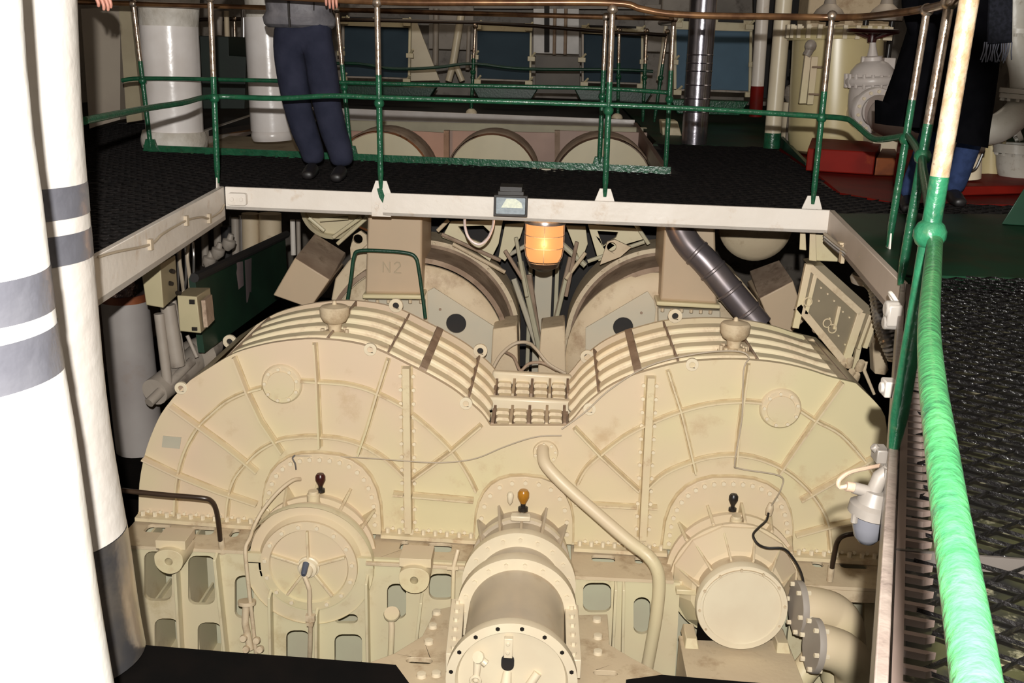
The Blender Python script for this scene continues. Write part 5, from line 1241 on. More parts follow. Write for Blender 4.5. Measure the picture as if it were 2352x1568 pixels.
for px, py in ((386, 622), (382, 650), (400, 672)): b_.lathe([(0, 0.02), (0.012, 0.02), (0.014, 0), (0.01, -0.01)], atY(px, py, 5.72) + Vector((0.02, 0, 0)), (0.9, -0.5, 0), 10)
b_.build('switch', RUBBER, e1)
e2 = ebox([(407, 678), (452, 681), (462, 765), (413, 760)], [(483, 660), (490, 738)], [(432, 660)], 5.7, 5.95, 'cream electrical cabinet lower down, beside the green plating')
MB().box(atY(441, 693, 5.69), (0.03, 0.01, 0.025)).box(atY(447, 755, 5.69), (0.03, 0.01, 0.02)).build('switch', RUBBER, e2)
MB().hexa([atY(462, 690, 5.74), atY(478, 677, 5.88), atY(484, 735, 5.88), atY(468, 752, 5.74)] + [p + Vector((0.02, 0.01, 0)) for p in (atY(462, 690, 5.74), atY(478, 677, 5.88), atY(484, 735, 5.88), atY(468, 752, 5.74))]).build('terminal_strip', GROOVE, e2)
# green plating receding
t = thing('green_plating', 'dark green plate wall receding under the left walkway', 'partition', (-2.2, 7, -1.8))
P = [atY(448, 640, 6.1), atY(655, 542, 8.2), atY(662, 670, 8.2), atY(470, 810, 6.1)]
MB().hexa(P + [p + Vector((-0.04, 0.0, 0)) for p in P]).build('plate', mat('dark_green_plate', (0.008, 0.035, 0.018), (0.006, 0.024, 0.013), 0.5), t)
P = [atY(446, 638, 6.1), atY(658, 538, 8.2)]
MB().tube(P, 0.03, 8).build('top_edge', BLACKM, t)
o = MB().hexa([atY(540, 603, 6.9), atY(558, 600, 7.0), atY(560, 655, 7.0), atY(548, 665, 6.9)] + [atY(540, 603, 6.92), atY(558, 600, 7.02), atY(560, 655, 7.02), atY(548, 665, 6.92)]).hexa([atY(562, 598, 7.05), atY(578, 592, 7.2), atY(577, 690, 7.2), atY(566, 695, 7.05)] + [atY(562, 598, 7.07), atY(578, 592, 7.22), atY(577, 690, 7.22), atY(566, 695, 7.07)]).build('rag', PINK)
tag(o, 'pinkish rag hung over the dark green plating', 'rag')
tag(MB().tube([atY(355, 900, 5.9), atY(420, 850, 6.2), atY(485, 790, 6.6)], 0.085, 18).lathe([(0.12, -0.05), (0.12, 0.05)], atY(455, 818, 6.4), (0.5, 0.8, 0.1), 18).build('lagged_pipe', DIMW), 'dusty lagged pipe running back beside the left hump', 'pipe')
tag(MB().tube([atY(342, 925, 5.8), atY(400, 870, 6.0), atY(440, 830, 6.2)], 0.03, 12).build('thin_pipe', DIMW), 'thin dusty pipe below the lagged pipe beside the left hump', 'pipe')
for i, (x0, y0, x1, y1, Y, r_) in enumerate(((365, 720, 385, 880, 5.95, 0.03), (385, 700, 408, 840, 6.0, 0.045), (398, 690, 420, 830, 6.15, 0.02), (430, 770, 452, 820, 6.1, 0.012))):
    tag(MB().tube([atY(x0, y0, Y), atY(x1, y1, Y)], r_, 12).build('upright_pipe', DIMW), ('dull upright pipe right beside the white lagged column', 'thickest dull upright pipe behind the lagged column', 'thin dull upright pipe between the thickest one and the lower cabinet', 'thinnest pipe stub hanging under the lower cabinet')[i], 'pipe', 'upright pipes behind the column')
for i in range(6):
    x0 = 398 + i * 9
    pts = smooth([atY(x0, 540 + 3 * i, 6.5), atY(x0 - 4 + 6 * (i % 2), 590, 6.5), atY(x0 + 2, 640, 6.4), atY(x0 - 2 + 4 * (i % 3), 670, 6.3)], 5)
    tag(MB().tube(pts, 0.008 if i % 2 else 0.012, 8).build('hanging_cable', (WIRE, GREYM)[i % 2]), ('thick pale cable nearest the upper cream cabinet', 'thin grey cable, second from the upper cream cabinet', 'thick pale cable, third from the upper cream cabinet', 'thin grey cable, fourth from the upper cream cabinet', 'thick pale cable above the lower cream cabinet', 'thin grey cable farthest from the upper cream cabinet')[i], 'cable', 'cables behind the cream cabinets')
for i, (x, y0, y1, r_, m_) in enumerate(((575, 490, 585, 20, CREAM2), (620, 490, 560, 26, CREAM2), (540, 500, 590, 9, DIMW), (555, 495, 590, 7, GREYM), (500, 500, 580, 10, DIMW), (672, 505, 585, 6, WHITE), (520, 520, 600, 13, BLACKM), (470, 530, 610, 8, DIMW), (685, 505, 600, 5, DIMW))):
    c0_, c1_ = atY(x, y0, 8.6), atY(x + 2, y1, 8.6)
    tag(MB().cyl(c1_, c0_, rad(r_, c0_), 14).build('distant_pipe', m_), ('thick cream pipe in the gloom above the pinkish rag', 'thickest cream pipe in the gloom, right of the rag', 'dull pipe in the gloom just left of the thick cream pipe', 'thin grey pipe in the gloom against the thick cream pipe', 'dull pipe in the gloom under the beam corner', 'thin white pipe in the gloom beside the tilted tan box', 'black pipe in the gloom left of the cream pipes', 'thin dull pipe in the gloom nearest the cream cabinets', 'thinnest dull pipe in the gloom beside the white one')[i], 'pipe', 'pipes in the gloom under the walkway')
for i, (x, y, r_) in enumerate(((500, 580, 18), (480, 600, 14), (525, 560, 12))):
    tag(MB().lathe([(0, 0.08), (0.02, 0.08), (0.025, 0.04), (0.05, 0.03), (0.05, -0.01), (0.02, -0.05), (0, -0.05)], atY(x, y, 7.6), (0.3, 0, 1), 14).build('distant_valve', DIMW), ('dusty valve in the gloom, the middle of three', 'dusty valve in the gloom nearest the cabinets', 'dusty valve in the gloom nearest the thick cream pipes')[i], 'valve', 'valves in the gloom beyond the cabinets')
# ================================================================== fat white pipes at the left edge
def fatpipe(name, lab, edge, Y, r, zb, zt, bands, mats):
    """edge: photo points of the right-hand silhouette; bands: (y photo of top, material index) downwards"""
    t = thing(name, lab, 'pipe', (0, 0, 0))
    E_ = [atY(x, y, Y) for x, y in edge]
    top = E_[0].lerp(E_[1], (zt - E_[0].z) / (E_[1].z - E_[0].z)) if zt > E_[0].z else E_[0]
    pts = [Vector((top.x, Y, zt))] + E_[0:]
    pts = [p for i, p in enumerate(pts) if i == 0 or p.z < zt - 0.01]
    if pts[-1].z > zb:
        a, b = pts[-2], pts[-1]; pts.append(a.lerp(b, (zb - a.z) / (b.z - a.z)))
    pts = smooth(pts, 8)
    def xat(z):
        for a, b in zip(pts, pts[1:]):
            if b.z <= z <= a.z: return a.x + (b.x - a.x) * (z - a.z) / (b.z - a.z)
        return pts[-1].x if z < pts[-1].z else pts[0].x
    # the silhouette lies where the sight line grazes the pipe: shift the centre by r at right angles to that line
    def centre(z):
        x = xat(z); d = Vector((x, Y)).normalized(); n = Vector((d.y, -d.x))
        return Vector((x - n.x * r, Y - n.y * r, z))
    zs = [zt] + [atY(x, y, Y).z for (x, y, m_) in bands] + [zb]
    mi_ = [0] + [m_ for (_, _, m_) in bands]
    for k in range(len(zs) - 1):
        z0, z1 = zs[k], zs[k + 1]; n = max(2, int((z0 - z1) / 0.12) + 1)
        P = [centre(z0 + (z1 - z0) * i / n) for i in range(n + 1)]
        rk = [r * (1.0 + 0.012 * math.sin(7 * p.z) + (0.006 if mi_[k] else 0)) for p in P]
        MB().tube(P, rk, 48, caps=(k == len(zs) - 2)).build(('lagging', 'painted_band', 'tin_cladding')[mi_[k]], mats[mi_[k]], t)
    return t
LAGB = mat('bright_white_lagging', (0.62, 0.60, 0.56), (0.56, 0.53, 0.48), 0.5, scale=2, bump=0.45, bscale=11)
fatpipe('lagged_pipe', 'fat white lagged pipe with silver bands and a shiny tin foot',
        [(177, 0), (188, 200), (204, 450), (214, 590), (240, 850), (268, 1060), (293, 1220), (316, 1380), (336, 1482)], 2.87, 0.20, -1.0, 2.9,
        [(203, 411, 1), (207, 480, 0), (209, 515, 1), (214, 582, 0), (292, 1208, 2)], (LAG, SILVER, FOIL))
fatpipe('lagged_pipe', 'fattest white lagged pipe, nearest, cut by the left edge',
        [(52, 0), (62, 120), (80, 300), (98, 430), (118, 620), (136, 780), (168, 960), (203, 1180), (233, 1380), (262, 1568)], 1.9, 0.17, -1.4, 2.9,
        [(118, 606, 1), (127, 700, 0), (130, 742, 1), (148, 850, 0)], (LAGB, SILVER, FOIL))

# ================================================================== columns and background machinery
def vcol(px0, y0, px1, y1, Y, wpx, parent, m, name='column_body', seg=28, r2=None, z0=None):
    a, b = atY(px0, y0, Y), atY(px1, y1, Y)
    r = rad(wpx / 2, b)
    return MB().tube([a, a.lerp(b, 0.5), b], [r2 or r, r, r], seg).build(name, m, parent)
def stp(name, lab, cat, px, py, Y, grp=None):
    return thing(name, lab, cat, atY(px, py, Y), grp)
t = stp('lagged_column', 'thick white column with a lumpy lagged collar, first behind the left railing', 'column', 398, 345, 8.35)
vcol(388, 60, 402, 310, 8.35, 128, t, COLW)
def lump(px, y0, y1, Y, w0, parent, m=LAG2, px1=None):
    a, b = atY(px, y0, Y), atY(px1 or px, y1, Y); r = rad(w0 / 2, b); n = 7
    P = [a.lerp(b, i / n) for i in range(n + 1)]
    MB().tube(P, [r * (0.93 + 0.07 * math.sin(pi * i / n)) for i in range(n + 1)], 26).build('lagging_collar', m, parent)
lump(386, -160, 74, 8.35, 138, t, px1=388); lump(400, 300, 345, 8.35, 148, t, px1=402)
t = stp('lagged_column', 'thick white column behind the standing man', 'column', 625, 320, 9.3)
vcol(612, 40, 626, 300, 9.3, 98, t, COLW); lump(625, 298, 322, 9.3, 96, t, COLW, 627); lump(606, -160, 52, 9.3, 96, t, px1=611)
MB().box(atZ(560, 330, -0.1) + Vector((0, 0.4, -0.02)), (2.0, 1.2, 0.05)).build('casing_top', CREAM2) if False else None
t = thing('machine_casing', 'flat cream casing top just below the rear opening, under the white column', 'casing', (-2.4, 9.0, -1.0))
q = [atZ(470, 343, -0.12), atZ(690, 352, -0.12), atZ(680, 318, -0.12), atZ(480, 309, -0.12)]
MB().slab(q, [], (0, 0, -0.5)).build('casing_top', CREAM2, t, 0.01)
# chrome exhaust
t = stp('metal_duct', 'shiny bare metal duct standing behind the right part of the railing', 'duct', 1594, 332, 10.15)
a, b = atY(1628, -160, 10.15), atY(1594, 330, 10.15); b.z = 0.0
r = rad(29, b); dk = [a.lerp(b, i / 8) for i in range(9)]
MB().tube(dk, [r * (1 + 0.02 * (i < 4)) for i in range(9)], 32).build('duct', CHROME, t)
for y in (126, 145, 163, 195, 226, 256):
    f = atY(1628 - 34 * (y + 160) / 490, y, 10.15)
    MB().lathe([(r, -0.006), (r + 0.006, 0), (r, 0.006)], f, (b - a), 32).build('seam', CHROME, t)
def pipe2(lab, x0, x1, ysp, yb, Y, w, m1, m2, name='pipe_post'):
    t = stp(name, lab, 'pipe', x1, yb, Y); k = (ysp + 160) / (yb + 160); xm = x0 + (x1 - x0) * k
    vcol(x0, -160, xm, ysp, Y, w, t, m1, 'pipe', 18); vcol(xm, ysp, x1, yb, Y, w + 1, t, m2, 'painted_foot', 18)
    return t
pipe2('white pipe with a dark red foot between the last blue panel and the cream pipe', 1764, 1735, 198, 268, 12.0, 29, WHITE, RED)
pipe2('cream pipe standing on a green foot, left of the cream tank', 1814, 1772, 305, 340, 9.9, 37, PALE, GREEN)
t = stp('pipe_post', 'white pipe stub behind the cream pipe by the red foundation', 'pipe', 1815, 300, 10.4)
vcol(1818, 235, 1814, 322, 10.4, 40, t, PALE, 'pipe')
# cream tank
Yv = 9.55
t = stp('cream_tank', 'tall cream tank with a bolted lid, standing on a red foundation', 'tank', 1912, 352, Yv)
a = atY(1925, 75, Yv); b = atY(1912, 345, Yv); r = rad(100, b)
ax = (a - b).normalized(); h = (a - b).length
MB().lathe([(0, -0.02), (r * 0.75, -0.015), (r * 0.92, 0.02), (r * 0.99, 0.09), (r, 0.16), (r, h * 0.5), (r * 0.98, h - 0.05), (r * 1.08, h - 0.05), (r * 1.1, h - 0.04), (r * 1.1, h + 0.03), (r * 1.08, h + 0.04), (r * 0.2, h + 0.06), (0, h + 0.06)], b, ax, 48).build('tank_body', mat('tank_cream', (0.62, 0.52, 0.28), (0.58, 0.48, 0.26), 0.3, scale=3), t)
b_ = MB()
for k in range(26):
    an = 2 * pi * k / 26
    b_.box(b + ax * (h + 0.0) + Vector((math.cos(an) * r * 1.1, math.sin(an) * r * 1.1, 0)), (0.035, 0.035, 0.11))
b_.build('bolts', PALE, t, kind='stuff')
q = MB()
for x0, x1, y0, y1, Y in ((1838, 1852, 125, 238, 9.0), (1856, 1868, 130, 240, 9.05)):
    P = [atY(x0 + (12 if x0 < 1850 else 8), y0, Y), atY(x1 + 12, y0, Y), atY(x1, y1, Y), atY(x0 - 2, y1, Y)]
    q.hexa(P + [p + Vector((0, 0.05, 0)) for p in P])
q.build('gauge_board', CREAM, t, 0.004)
MB().tube([atY(1866, 154, 9.0), atY(1888, 154, 9.05)], 0.008, 8).tube([atY(1858, 216, 9.0), atY(1880, 217, 9.05)], 0.008, 8).build('gauge_pipe', GROOVE, t)
MB().ball(atY(1862, 105, 9.0), 0.05, 12).cyl(atY(1862, 110, 9.0), atY(1852, 128, 9.0), 0.035, 10).build('gauge_fitting', DIMW, t)
MB().tube([b + Vector((0.12, -r - 0.10, h * 0.36 - 0.03)), b + Vector((0.10, -r + 0.1, h * 0.36))], 0.13, 28).build('nozzle', CREAM, t)
# valve
Yw = 8.9
t = stp('gate_valve', 'big white-grey gate valve with a dark red handwheel, beside the cream tank', 'valve', 1998, 300, Yw)
VM = mat('valve_grey_white', (0.62, 0.56, 0.52), (0.55, 0.49, 0.45), 0.35, scale=4, bump=0.2, bscale=20)
def vz(y, x=1999): return atY(x, y, Yw)
o_ = vz(290); up = (vz(60, 2006) - o_).normalized()
def tt(y): return (vz(y) - o_).length
s_ = rad(1, o_)
pr = [(0, tt(292)), (20, tt(288)), (40, tt(278)), (49, tt(262)), (51, tt(240)), (50, tt(215)), (47, tt(196)), (57, tt(194)), (60, tt(188)), (60, tt(180)), (57, tt(176)), (50, tt(174)), (46, tt(160)), (34, tt(146)), (22, tt(140)), (21, tt(132)), (24, tt(130)), (12, tt(129)), (8, tt(110)), (6, tt(90)), (0, tt(88))]
MB().lathe([(a * s_, z) for a, z in pr], o_, up, 36).build('valve_body', VM, t)
b_ = MB()
for k in range(18):
    an = 2 * pi * k / 18; b_.cyl(vz(197) + Vector((math.cos(an) * 54 * s_, math.sin(an) * 54 * s_, -0.02)), vz(174) + Vector((math.cos(an) * 54 * s_, math.sin(an) * 54 * s_, 0.01)), 0.014, 6)
b_.build('bolts', VM, t, kind='stuff')
MB().box(vz(146, 2040), (0.09, 0.09, 0.09)).box(vz(140, 1985), (0.05, 0.05, 0.07)).build('bonnet_lug', VM, t, 0.006)
wc = vz(72, 2005)
hw = MB().tube([wc + Vector((0.19 * math.cos(a), 0.19 * math.sin(a), 0)) for a in [2 * pi * k / 24 for k in range(24)]], 0.018, 8, closed=True)
for k in range(5):
    an = 2 * pi * k / 5; hw.tube([wc + Vector((0.02 * math.cos(an), 0.02 * math.sin(an), -0.05)), wc + Vector((0.19 * math.cos(an), 0.19 * math.sin(an), 0))], 0.013, 6)
hw.lathe([(0, -0.09), (0.035, -0.085), (0.04, -0.04), (0.03, 0.0), (0, 0.01)], wc, (0, 0, 1), 14)
hw.build('handwheel', mat('handwheel_red', (0.10, 0.006, 0.006), (0.03, 0.006, 0.006), 0.35), t)
fc = atY(2009, 254, Yw - 0.32); fd = Vector((-0.18, 0.97, 0.05)).normalized()
MB().tube([fc - fd * 0.02, fc + fd * 0.22], 0.11, 24).build('outlet_neck', VM, t)
fo_ = MB().lathe([(0.12, -0.02), (0.175, -0.02), (0.18, -0.01), (0.18, 0.03), (0.16, 0.04)], fc, fd, 36).build('outlet_flange', VM, t)
U = Vector((0, 0, 1)); U = (U - fd * U.dot(fd)).normalized(); W = fd.cross(U); b_ = MB()
for k in range(14):
    an = 2 * pi * k / 14; b_.bolt(fc - fd * 0.02 + (U * math.cos(an) + W * math.sin(an)) * 0.15, -fd, 0.014, 0.015)
b_.build('bolts', PALE, fo_, kind='stuff')
MB().tube(smooth([fc - fd * 0.015, fc - fd * 0.10 + Vector((0.03, 0, 0)), atY(2035, 272, 8.36), atY(2085, 288, 8.25), atY(2170, 295, 8.2)], 6), 0.125, 24).build('outlet_pipe', mat('pinkish_grey_pipe', (0.42, 0.35, 0.31), (0.36, 0.29, 0.26), 0.4), t)
# hand wheels standing further back
for i, (x, y, Yq, w_) in enumerate(((1905, 45, 11, 40), (1990, 42, 11, 46), (2050, 44, 10.8, 40))):
    c = atY(x, y, Yq); r = rad(w_ / 2, c); mb = MB()
    mb.tube([c + Vector((r * math.cos(a), r * math.sin(a), 0)) for a in [2 * pi * k / 20 for k in range(20)]], 0.022, 8, closed=True)
    for k in range(4):
        an = pi / 2 * k; mb.tube([c, c + Vector((r * math.cos(an), r * math.sin(an), 0))], 0.015, 6)
    mb.cyl(c + Vector((0, 0, -0.45 if i != 1 else -0.85)), c + Vector((0, 0, 0.04)), 0.03, 10)
    mb.build('handwheel', (RUBBER))
    o = bpy.context.scene.objects['handwheel.%03d' % (i + 1)] if ('handwheel.%03d' % (i + 1)) in bpy.context.scene.objects else None
    tag(o, ('black spoked handwheel over the left of the cream tank lid', 'black spoked handwheel over the middle of the tank, by the red wheel', 'black spoked handwheel next to the black coat')[i], 'handwheel') if o else None
for lab, x, y0, y1, w_, Yq in (('pale square casing standing behind the cream tank at the top', 1960, -140, 95, 190, 12.2), ('pale trunk casing behind the pipes at the top right of the rear opening', 1560, -150, 60, 70, 15.8)):
    a, b = atY(x, y0, Yq), atY(x, y1, Yq); w = rad(w_, b)
    o = MB().box(((a.x + b.x) / 2, Yq + 0.3, (a.z + b.z) / 2), (w, 0.5, a.z - b.z)).build('machine_casing', CREAM2 if w_ > 100 else DIMW, None, 0.02); tag(o, lab, 'casing')
for lab, x, y, Yq in (('pale valve bonnet above the tank lid', 1905, 22, 10.7), ('pale valve bonnet above the red handwheel', 2035, 22, 10.6)):
    c = atY(x, y, Yq)
    o = MB().lathe([(0, 0.10), (0.05, 0.1), (0.06, 0.05), (0.12, 0.0), (0.16, -0.06), (0.16, -0.10), (0, -0.1)], c, (0, 0, 1), 20).build('valve_bonnet', DIMW); tag(o, lab, 'valve')
t = stp('small_valve', 'small grey valve between the cream pipe and the tank', 'valve', 1825, 210, 10.2)
c = atY(1825, 200, 10.2)
MB().cyl((c.x, c.y, 0.0), c, 0.04, 12).build('riser', DIMW, t)
MB().lathe([(0, 0.16), (0.07, 0.16), (0.07, 0.13), (0.02, 0.12), (0.02, 0.04), (0.08, 0.0), (0.10, -0.08), (0.06, -0.14), (0, -0.14)], c, (0, 0, 1), 16, mis=[1, 1, 1, 1, 0, 0, 0, 0]).build('valve_body', (DIMW, RUBBER), t)
# red foundations
def block(q, h, m, lab, z=0.0, name='foundation_block', cat='foundation', bev=0.01):
    P = [Vector((*P2(*p), z)) for p in q]
    o = MB().slab(P, [], (0, 0, h)).build(name, m, None, bev); return tag(o, lab, cat)
block([(1850, 392), (2005, 402), (2020, 374), (1860, 362)], 0.17, mat('red_foundation', (0.21, 0.012, 0.007), (0.15, 0.010, 0.006), 0.6, spec=0.1, dirt=(0.25, 0.04, 0.01), dscale=4, damt=0.3), 'red painted foundation under the cream tank')
block([(2008, 403), (2058, 404), (2052, 378), (2022, 376)], 0.13, RUST, 'rust-orange block at the right end of the red foundation')
block([(2050, 425), (2075, 425), (2075, 385), (2055, 385)], 0.22, RED, 'narrow red block between the rust block and the railing post')
block([(2200, 450), (2360, 446), (2360, 415), (2205, 418)], 0.06, bpy.data.materials['red_foundation'], 'long red foundation strip at the right edge, behind the coat')
for lab, x, y0, y1, w_, Yq, m_ in (('white pedestal behind the valve outlet pipe', 2040, 300, 362, 66, 8.8, PALE), ('white pedestal beyond the cream tank at left', 1838, 238, 330, 40, 10.9, PALE), ('cream box pedestal behind the foot of the metal duct', 1546, 278, 322, 46, 11.2, YEL)):
    a, b = atY(x - 8, y0, Yq), atY(x, y1, Yq); w = rad(w_, b)
    o = MB().hexa([(a.x - w * .4, Yq, a.z), (a.x + w * .4, Yq, a.z), (b.x + w / 2, Yq, b.z), (b.x - w / 2, Yq, b.z), (a.x - w * .4, Yq + 0.3, a.z), (a.x + w * .4, Yq + 0.3, a.z), (b.x + w / 2, Yq + 0.3, b.z), (b.x - w / 2, Yq + 0.3, b.z)]).build('pedestal', m_, None, 0.01); tag(o, lab, 'pedestal')
# green kerb by the grating
t = thing('kerb_plate', 'dark green kerb plate along the grating before the red foundation', 'kerb', (*P2(1830, 360), 0))
p0, p1, p2 = [Vector((*P2(*p), 0)) for p in ((1790, 338), (1850, 380), (1930, 440))]
for a, b in ((p0, p1),):
    MB().hexa([a, b, b + Vector((0.03, 0, 0)), a + Vector((0.03, 0, 0)), a + Vector((0, 0, 0.10)), b + Vector((0, 0, 0.02)), b + Vector((0.03, 0, 0.02)), a + Vector((0.03, 0, 0.10))]).build('plate', GREEND, t)
# grey flanged pipework at the right edge
Yp = 7.7
t = stp('flanged_pipe', 'grey-white flanged pipe elbows at the right edge behind the coat', 'pipe', 2330, 420, Yp)
PG = mat('pipe_grey_white', (0.52, 0.50, 0.44), (0.46, 0.43, 0.37), 0.4, scale=5, bump=0.3, bscale=20, dirt=(0.2, 0.14, 0.08), dscale=10, damt=0.2)
MB().tube(smooth([atY(2330, -60, Yp), atY(2332, 90, Yp), atY(2348, 150, Yp), atY(2352, 200, Yp)], 6), rad(30, atY(2330, 100, Yp)), 24).build('pipe', PG, t)
MB().tube(smooth([atY(2352, 205, Yp), atY(2345, 250, Yp), atY(2300, 290, Yp - 0.1), atY(2262, 300, Yp - 0.1)], 6), rad(34, atY(2330, 200, Yp)), 24).build('elbow', PG, t)
for x, y, d_, r_ in ((2345, 210, (0.05, 0, 1), 46), (2345, 222, (0.05, 0, 1), 46), (2330, 285, (0.9, -0.3, 0.5), 42), (2335, 335, (0, 0, 1), 50), (2335, 345, (0, 0, 1), 50), (2338, 72, (0, 0, 1), 40)):
    c = atY(x, y, Yp); r = rad(r_, c)
    o = MB().lathe([(r * .7, -0.016), (r, -0.016), (r, 0.016), (r * .7, 0.016)], c, d_, 28).build('flange', PG, t)
    b_ = MB(); ax = Vector(d_).normalized(); U = Vector((1, 0, 0)); U = (U - ax * U.dot(ax)).normalized(); W = ax.cross(U)
    for k in range(12):
        an = 2 * pi * k / 12; b_.bolt(c + (U * math.cos(an) + W * math.sin(an)) * r * 0.86 - ax * 0.016, -ax, 0.013, 0.02)
    b_.build('bolts', PG, o, kind='stuff')
MB().tube(smooth([atY(2335, 345, Yp), atY(2340, 390, Yp), atY(2375, 425, Yp), atY(2420, 440, Yp)], 6), rad(44, atY(2340, 380, Yp)), 24).build('elbow', PG, t)
t = stp('pipe_pedestal', 'cream pedestal with a dark cable loop, right of the blue jeans', 'pedestal', 2225, 410, 7.3)
a = atY(2222, 345, 7.3)
vcol(2222, 320, 2218, 410, 7.3, 66, t, PALE, 'pedestal_body')
MB().tube(smooth([atY(x, y, 7.05) for x, y in ((2208, 352), (2210, 378), (2222, 392), (2240, 388), (2252, 365), (2260, 345))], 5), 0.010, 8).build('cable_loop', RUBBER, t)
MB().cyl(atY(2205, 340, 7.05), atY(2258, 342, 7.05), 0.028, 12).build('rod', DIMW, t)
t = stp('cream_drum', 'yellowish cream drum under the flanged elbows', 'drum', 2275, 415, 7.9)
vcol(2278, 320, 2276, 415, 7.9, 60, t, bpy.data.materials['tank_cream'], 'drum_body')
# green wedge at right edge
t = thing('machine_bracket', 'dark green angled machine foot on the deck at the right edge', 'foundation', atZ(2340, 515))
P = [atZ(2300, 515), atZ(2420, 530), atZ(2420, 480)]; a = P[0]
MB().hexa([a, atZ(2420, 522), atZ(2420, 500), atZ(2330, 495), atY(2352, 432, a.y), atY(2420, 430, a.y), atY(2420, 430, a.y + 0.2), atY(2360, 430, a.y + 0.2)]).build('foot_wedge', mat('mid_green_paint', (0.008, 0.048, 0.023), (0.006, 0.034, 0.017), 0.35), t, 0.004)

# ------------------------------------------------------------------ blue panels
def bluepanel(x0, y0, x1, y1, Y, lab, top=12, slots=True):
    a, b, c, d = atY(x0, y0, Y), atY(x1, y0 + (x1 - x0) * 0.03, Y), atY(x1, y1 + (x1 - x0) * 0.03, Y), atY(x0, y1, Y)
    t = thing('blue_panel_unit', lab, 'panel', d, 'blue panels in cream frames')
    W_ = (b - a); D_ = (d - a)
    def pt(u, v, dy=0.0): return a + W_ * u + D_ * v + Vector((0, dy, 0))
    def quad(u0, v0, u1, v1, dy, th, m, n):
        q = [pt(u0, v0, dy), pt(u1, v0, dy), pt(u1, v1, dy), pt(u0, v1, dy)]
        return MB().hexa(q + [p + Vector((0, th, 0)) for p in q]).build(n, m, t, 0.004)
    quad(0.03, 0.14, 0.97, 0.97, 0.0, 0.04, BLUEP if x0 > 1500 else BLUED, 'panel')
    quad(0, 0, 1, 0.15, -0.04, 0.10, YEL, 'top_frame')
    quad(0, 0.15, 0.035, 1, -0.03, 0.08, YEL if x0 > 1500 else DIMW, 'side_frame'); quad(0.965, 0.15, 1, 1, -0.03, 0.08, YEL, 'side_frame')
    quad(0, 0.97, 1, 1.0, -0.03, 0.08, DIMW, 'bottom_frame')
    if slots:
        quad(0.12, 0.0, 0.45, 0.035, -0.06, 0.02, BLACKM, 'slot'); quad(0.56, 0.0, 0.88, 0.035, -0.06, 0.02, BLACKM, 'slot')
    for u, v in ((0.05, 0.09), (0.95, 0.09), (0.04, 1.02), (0.96, 1.02), (1.0, 0.6), (0.0, 0.6)):
        p = pt(u, v, -0.08); MB().box(p, (0.10, 0.06, 0.06)).cyl(p + Vector((0, 0, 0.02)), p + Vector((0.05, -0.05, 0.08)), 0.015, 8).build('clamp', YEL, t, 0.004)
    return t
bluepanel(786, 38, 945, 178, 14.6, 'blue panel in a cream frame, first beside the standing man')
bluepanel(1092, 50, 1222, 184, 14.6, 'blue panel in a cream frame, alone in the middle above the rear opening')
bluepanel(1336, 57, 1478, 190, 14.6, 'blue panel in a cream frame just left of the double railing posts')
bluepanel(1547, 42, 1728, 208, 13.6, 'largest blue panel, behind the shiny metal duct')
# green skirting/trough below the panels
for i, (x0, x1, y, Y, m_, lab) in enumerate(((770, 1000, 195, 14.2, GREEND, 'dark green trough under the first blue panel'), (1085, 1235, 200, 14.2, GREEND, 'dark green trough under the middle blue panel'), (1320, 1500, 205, 14.2, GREEND, 'dark green trough under the third blue panel'), (1540, 1720, 228, 13.3, GREEN, 'green trough under the largest blue panel'))):
    a, b = atY(x0, y, Y), atY(x1, y + (x1 - x0) * .03, Y)
    mb = MB().hexa([a, b, b + Vector((-0.1, 0.0, -0.17)), a + Vector((0.1, 0.0, -0.17))] + [p + Vector((0, 0.3, 0)) for p in (a, b, b + Vector((-0.1, 0, -0.17)), a + Vector((0.1, 0, -0.17)))])
    tag(mb.build('trough', m_, None, 0.01), lab, 'trough')
# struts, pipes and walls between the panels
def fplate(q, Y, m, lab, cat='plate', th=0.06, name='wall_plate'):
    P = [atY(x, y, Y) for x, y in q]
    return tag(MB().slab(P, [], (0, th, 0)).build(name, m, None, 0.004), lab, cat)
fplate([(938, 50), (955, 45), (1010, 185), (940, 186)], 15.2, PALE, 'sloping cream plate right of the first blue panel', name='sloping_plate')
fplate([(985, 0), (1088, 0), (1088, 115), (985, 112)], 16.4, DIMW, 'grey-white wall panel between the first two blue panels')
fplate([(1225, 20), (1330, 20), (1330, 125), (1225, 122)], 16.4, mat('glossy_white_wall', (0.55, 0.50, 0.46), (0.42, 0.38, 0.34), 0.35, scale=4, bump=0.2, bscale=5), 'shiny white ribbed wall panel between the middle and third blue panels')
fplate([(1230, 128), (1332, 130), (1332, 216), (1230, 214)], 15.0, mat('brown_locker', (0.13, 0.105, 0.08), (0.10, 0.08, 0.06), 0.5), 'dull brown locker between the middle and third blue panels', 'locker', 0.4, 'locker')
fplate([(1480, 10), (1545, 10), (1545, 120), (1480, 118)], 16.0, DIMW, 'grey-white wall panel left of the largest blue panel')
fplate([(780, -60), (1560, -60), (1560, 22), (780, 18)], 16.8, DIMW, 'long dull wall strip high behind the blue panels')
fplate([(1250, -40), (1262, -40), (1262, 120), (1250, 120)], 16.0, BLACKM, 'black upright between the white wall panels', name='upright')
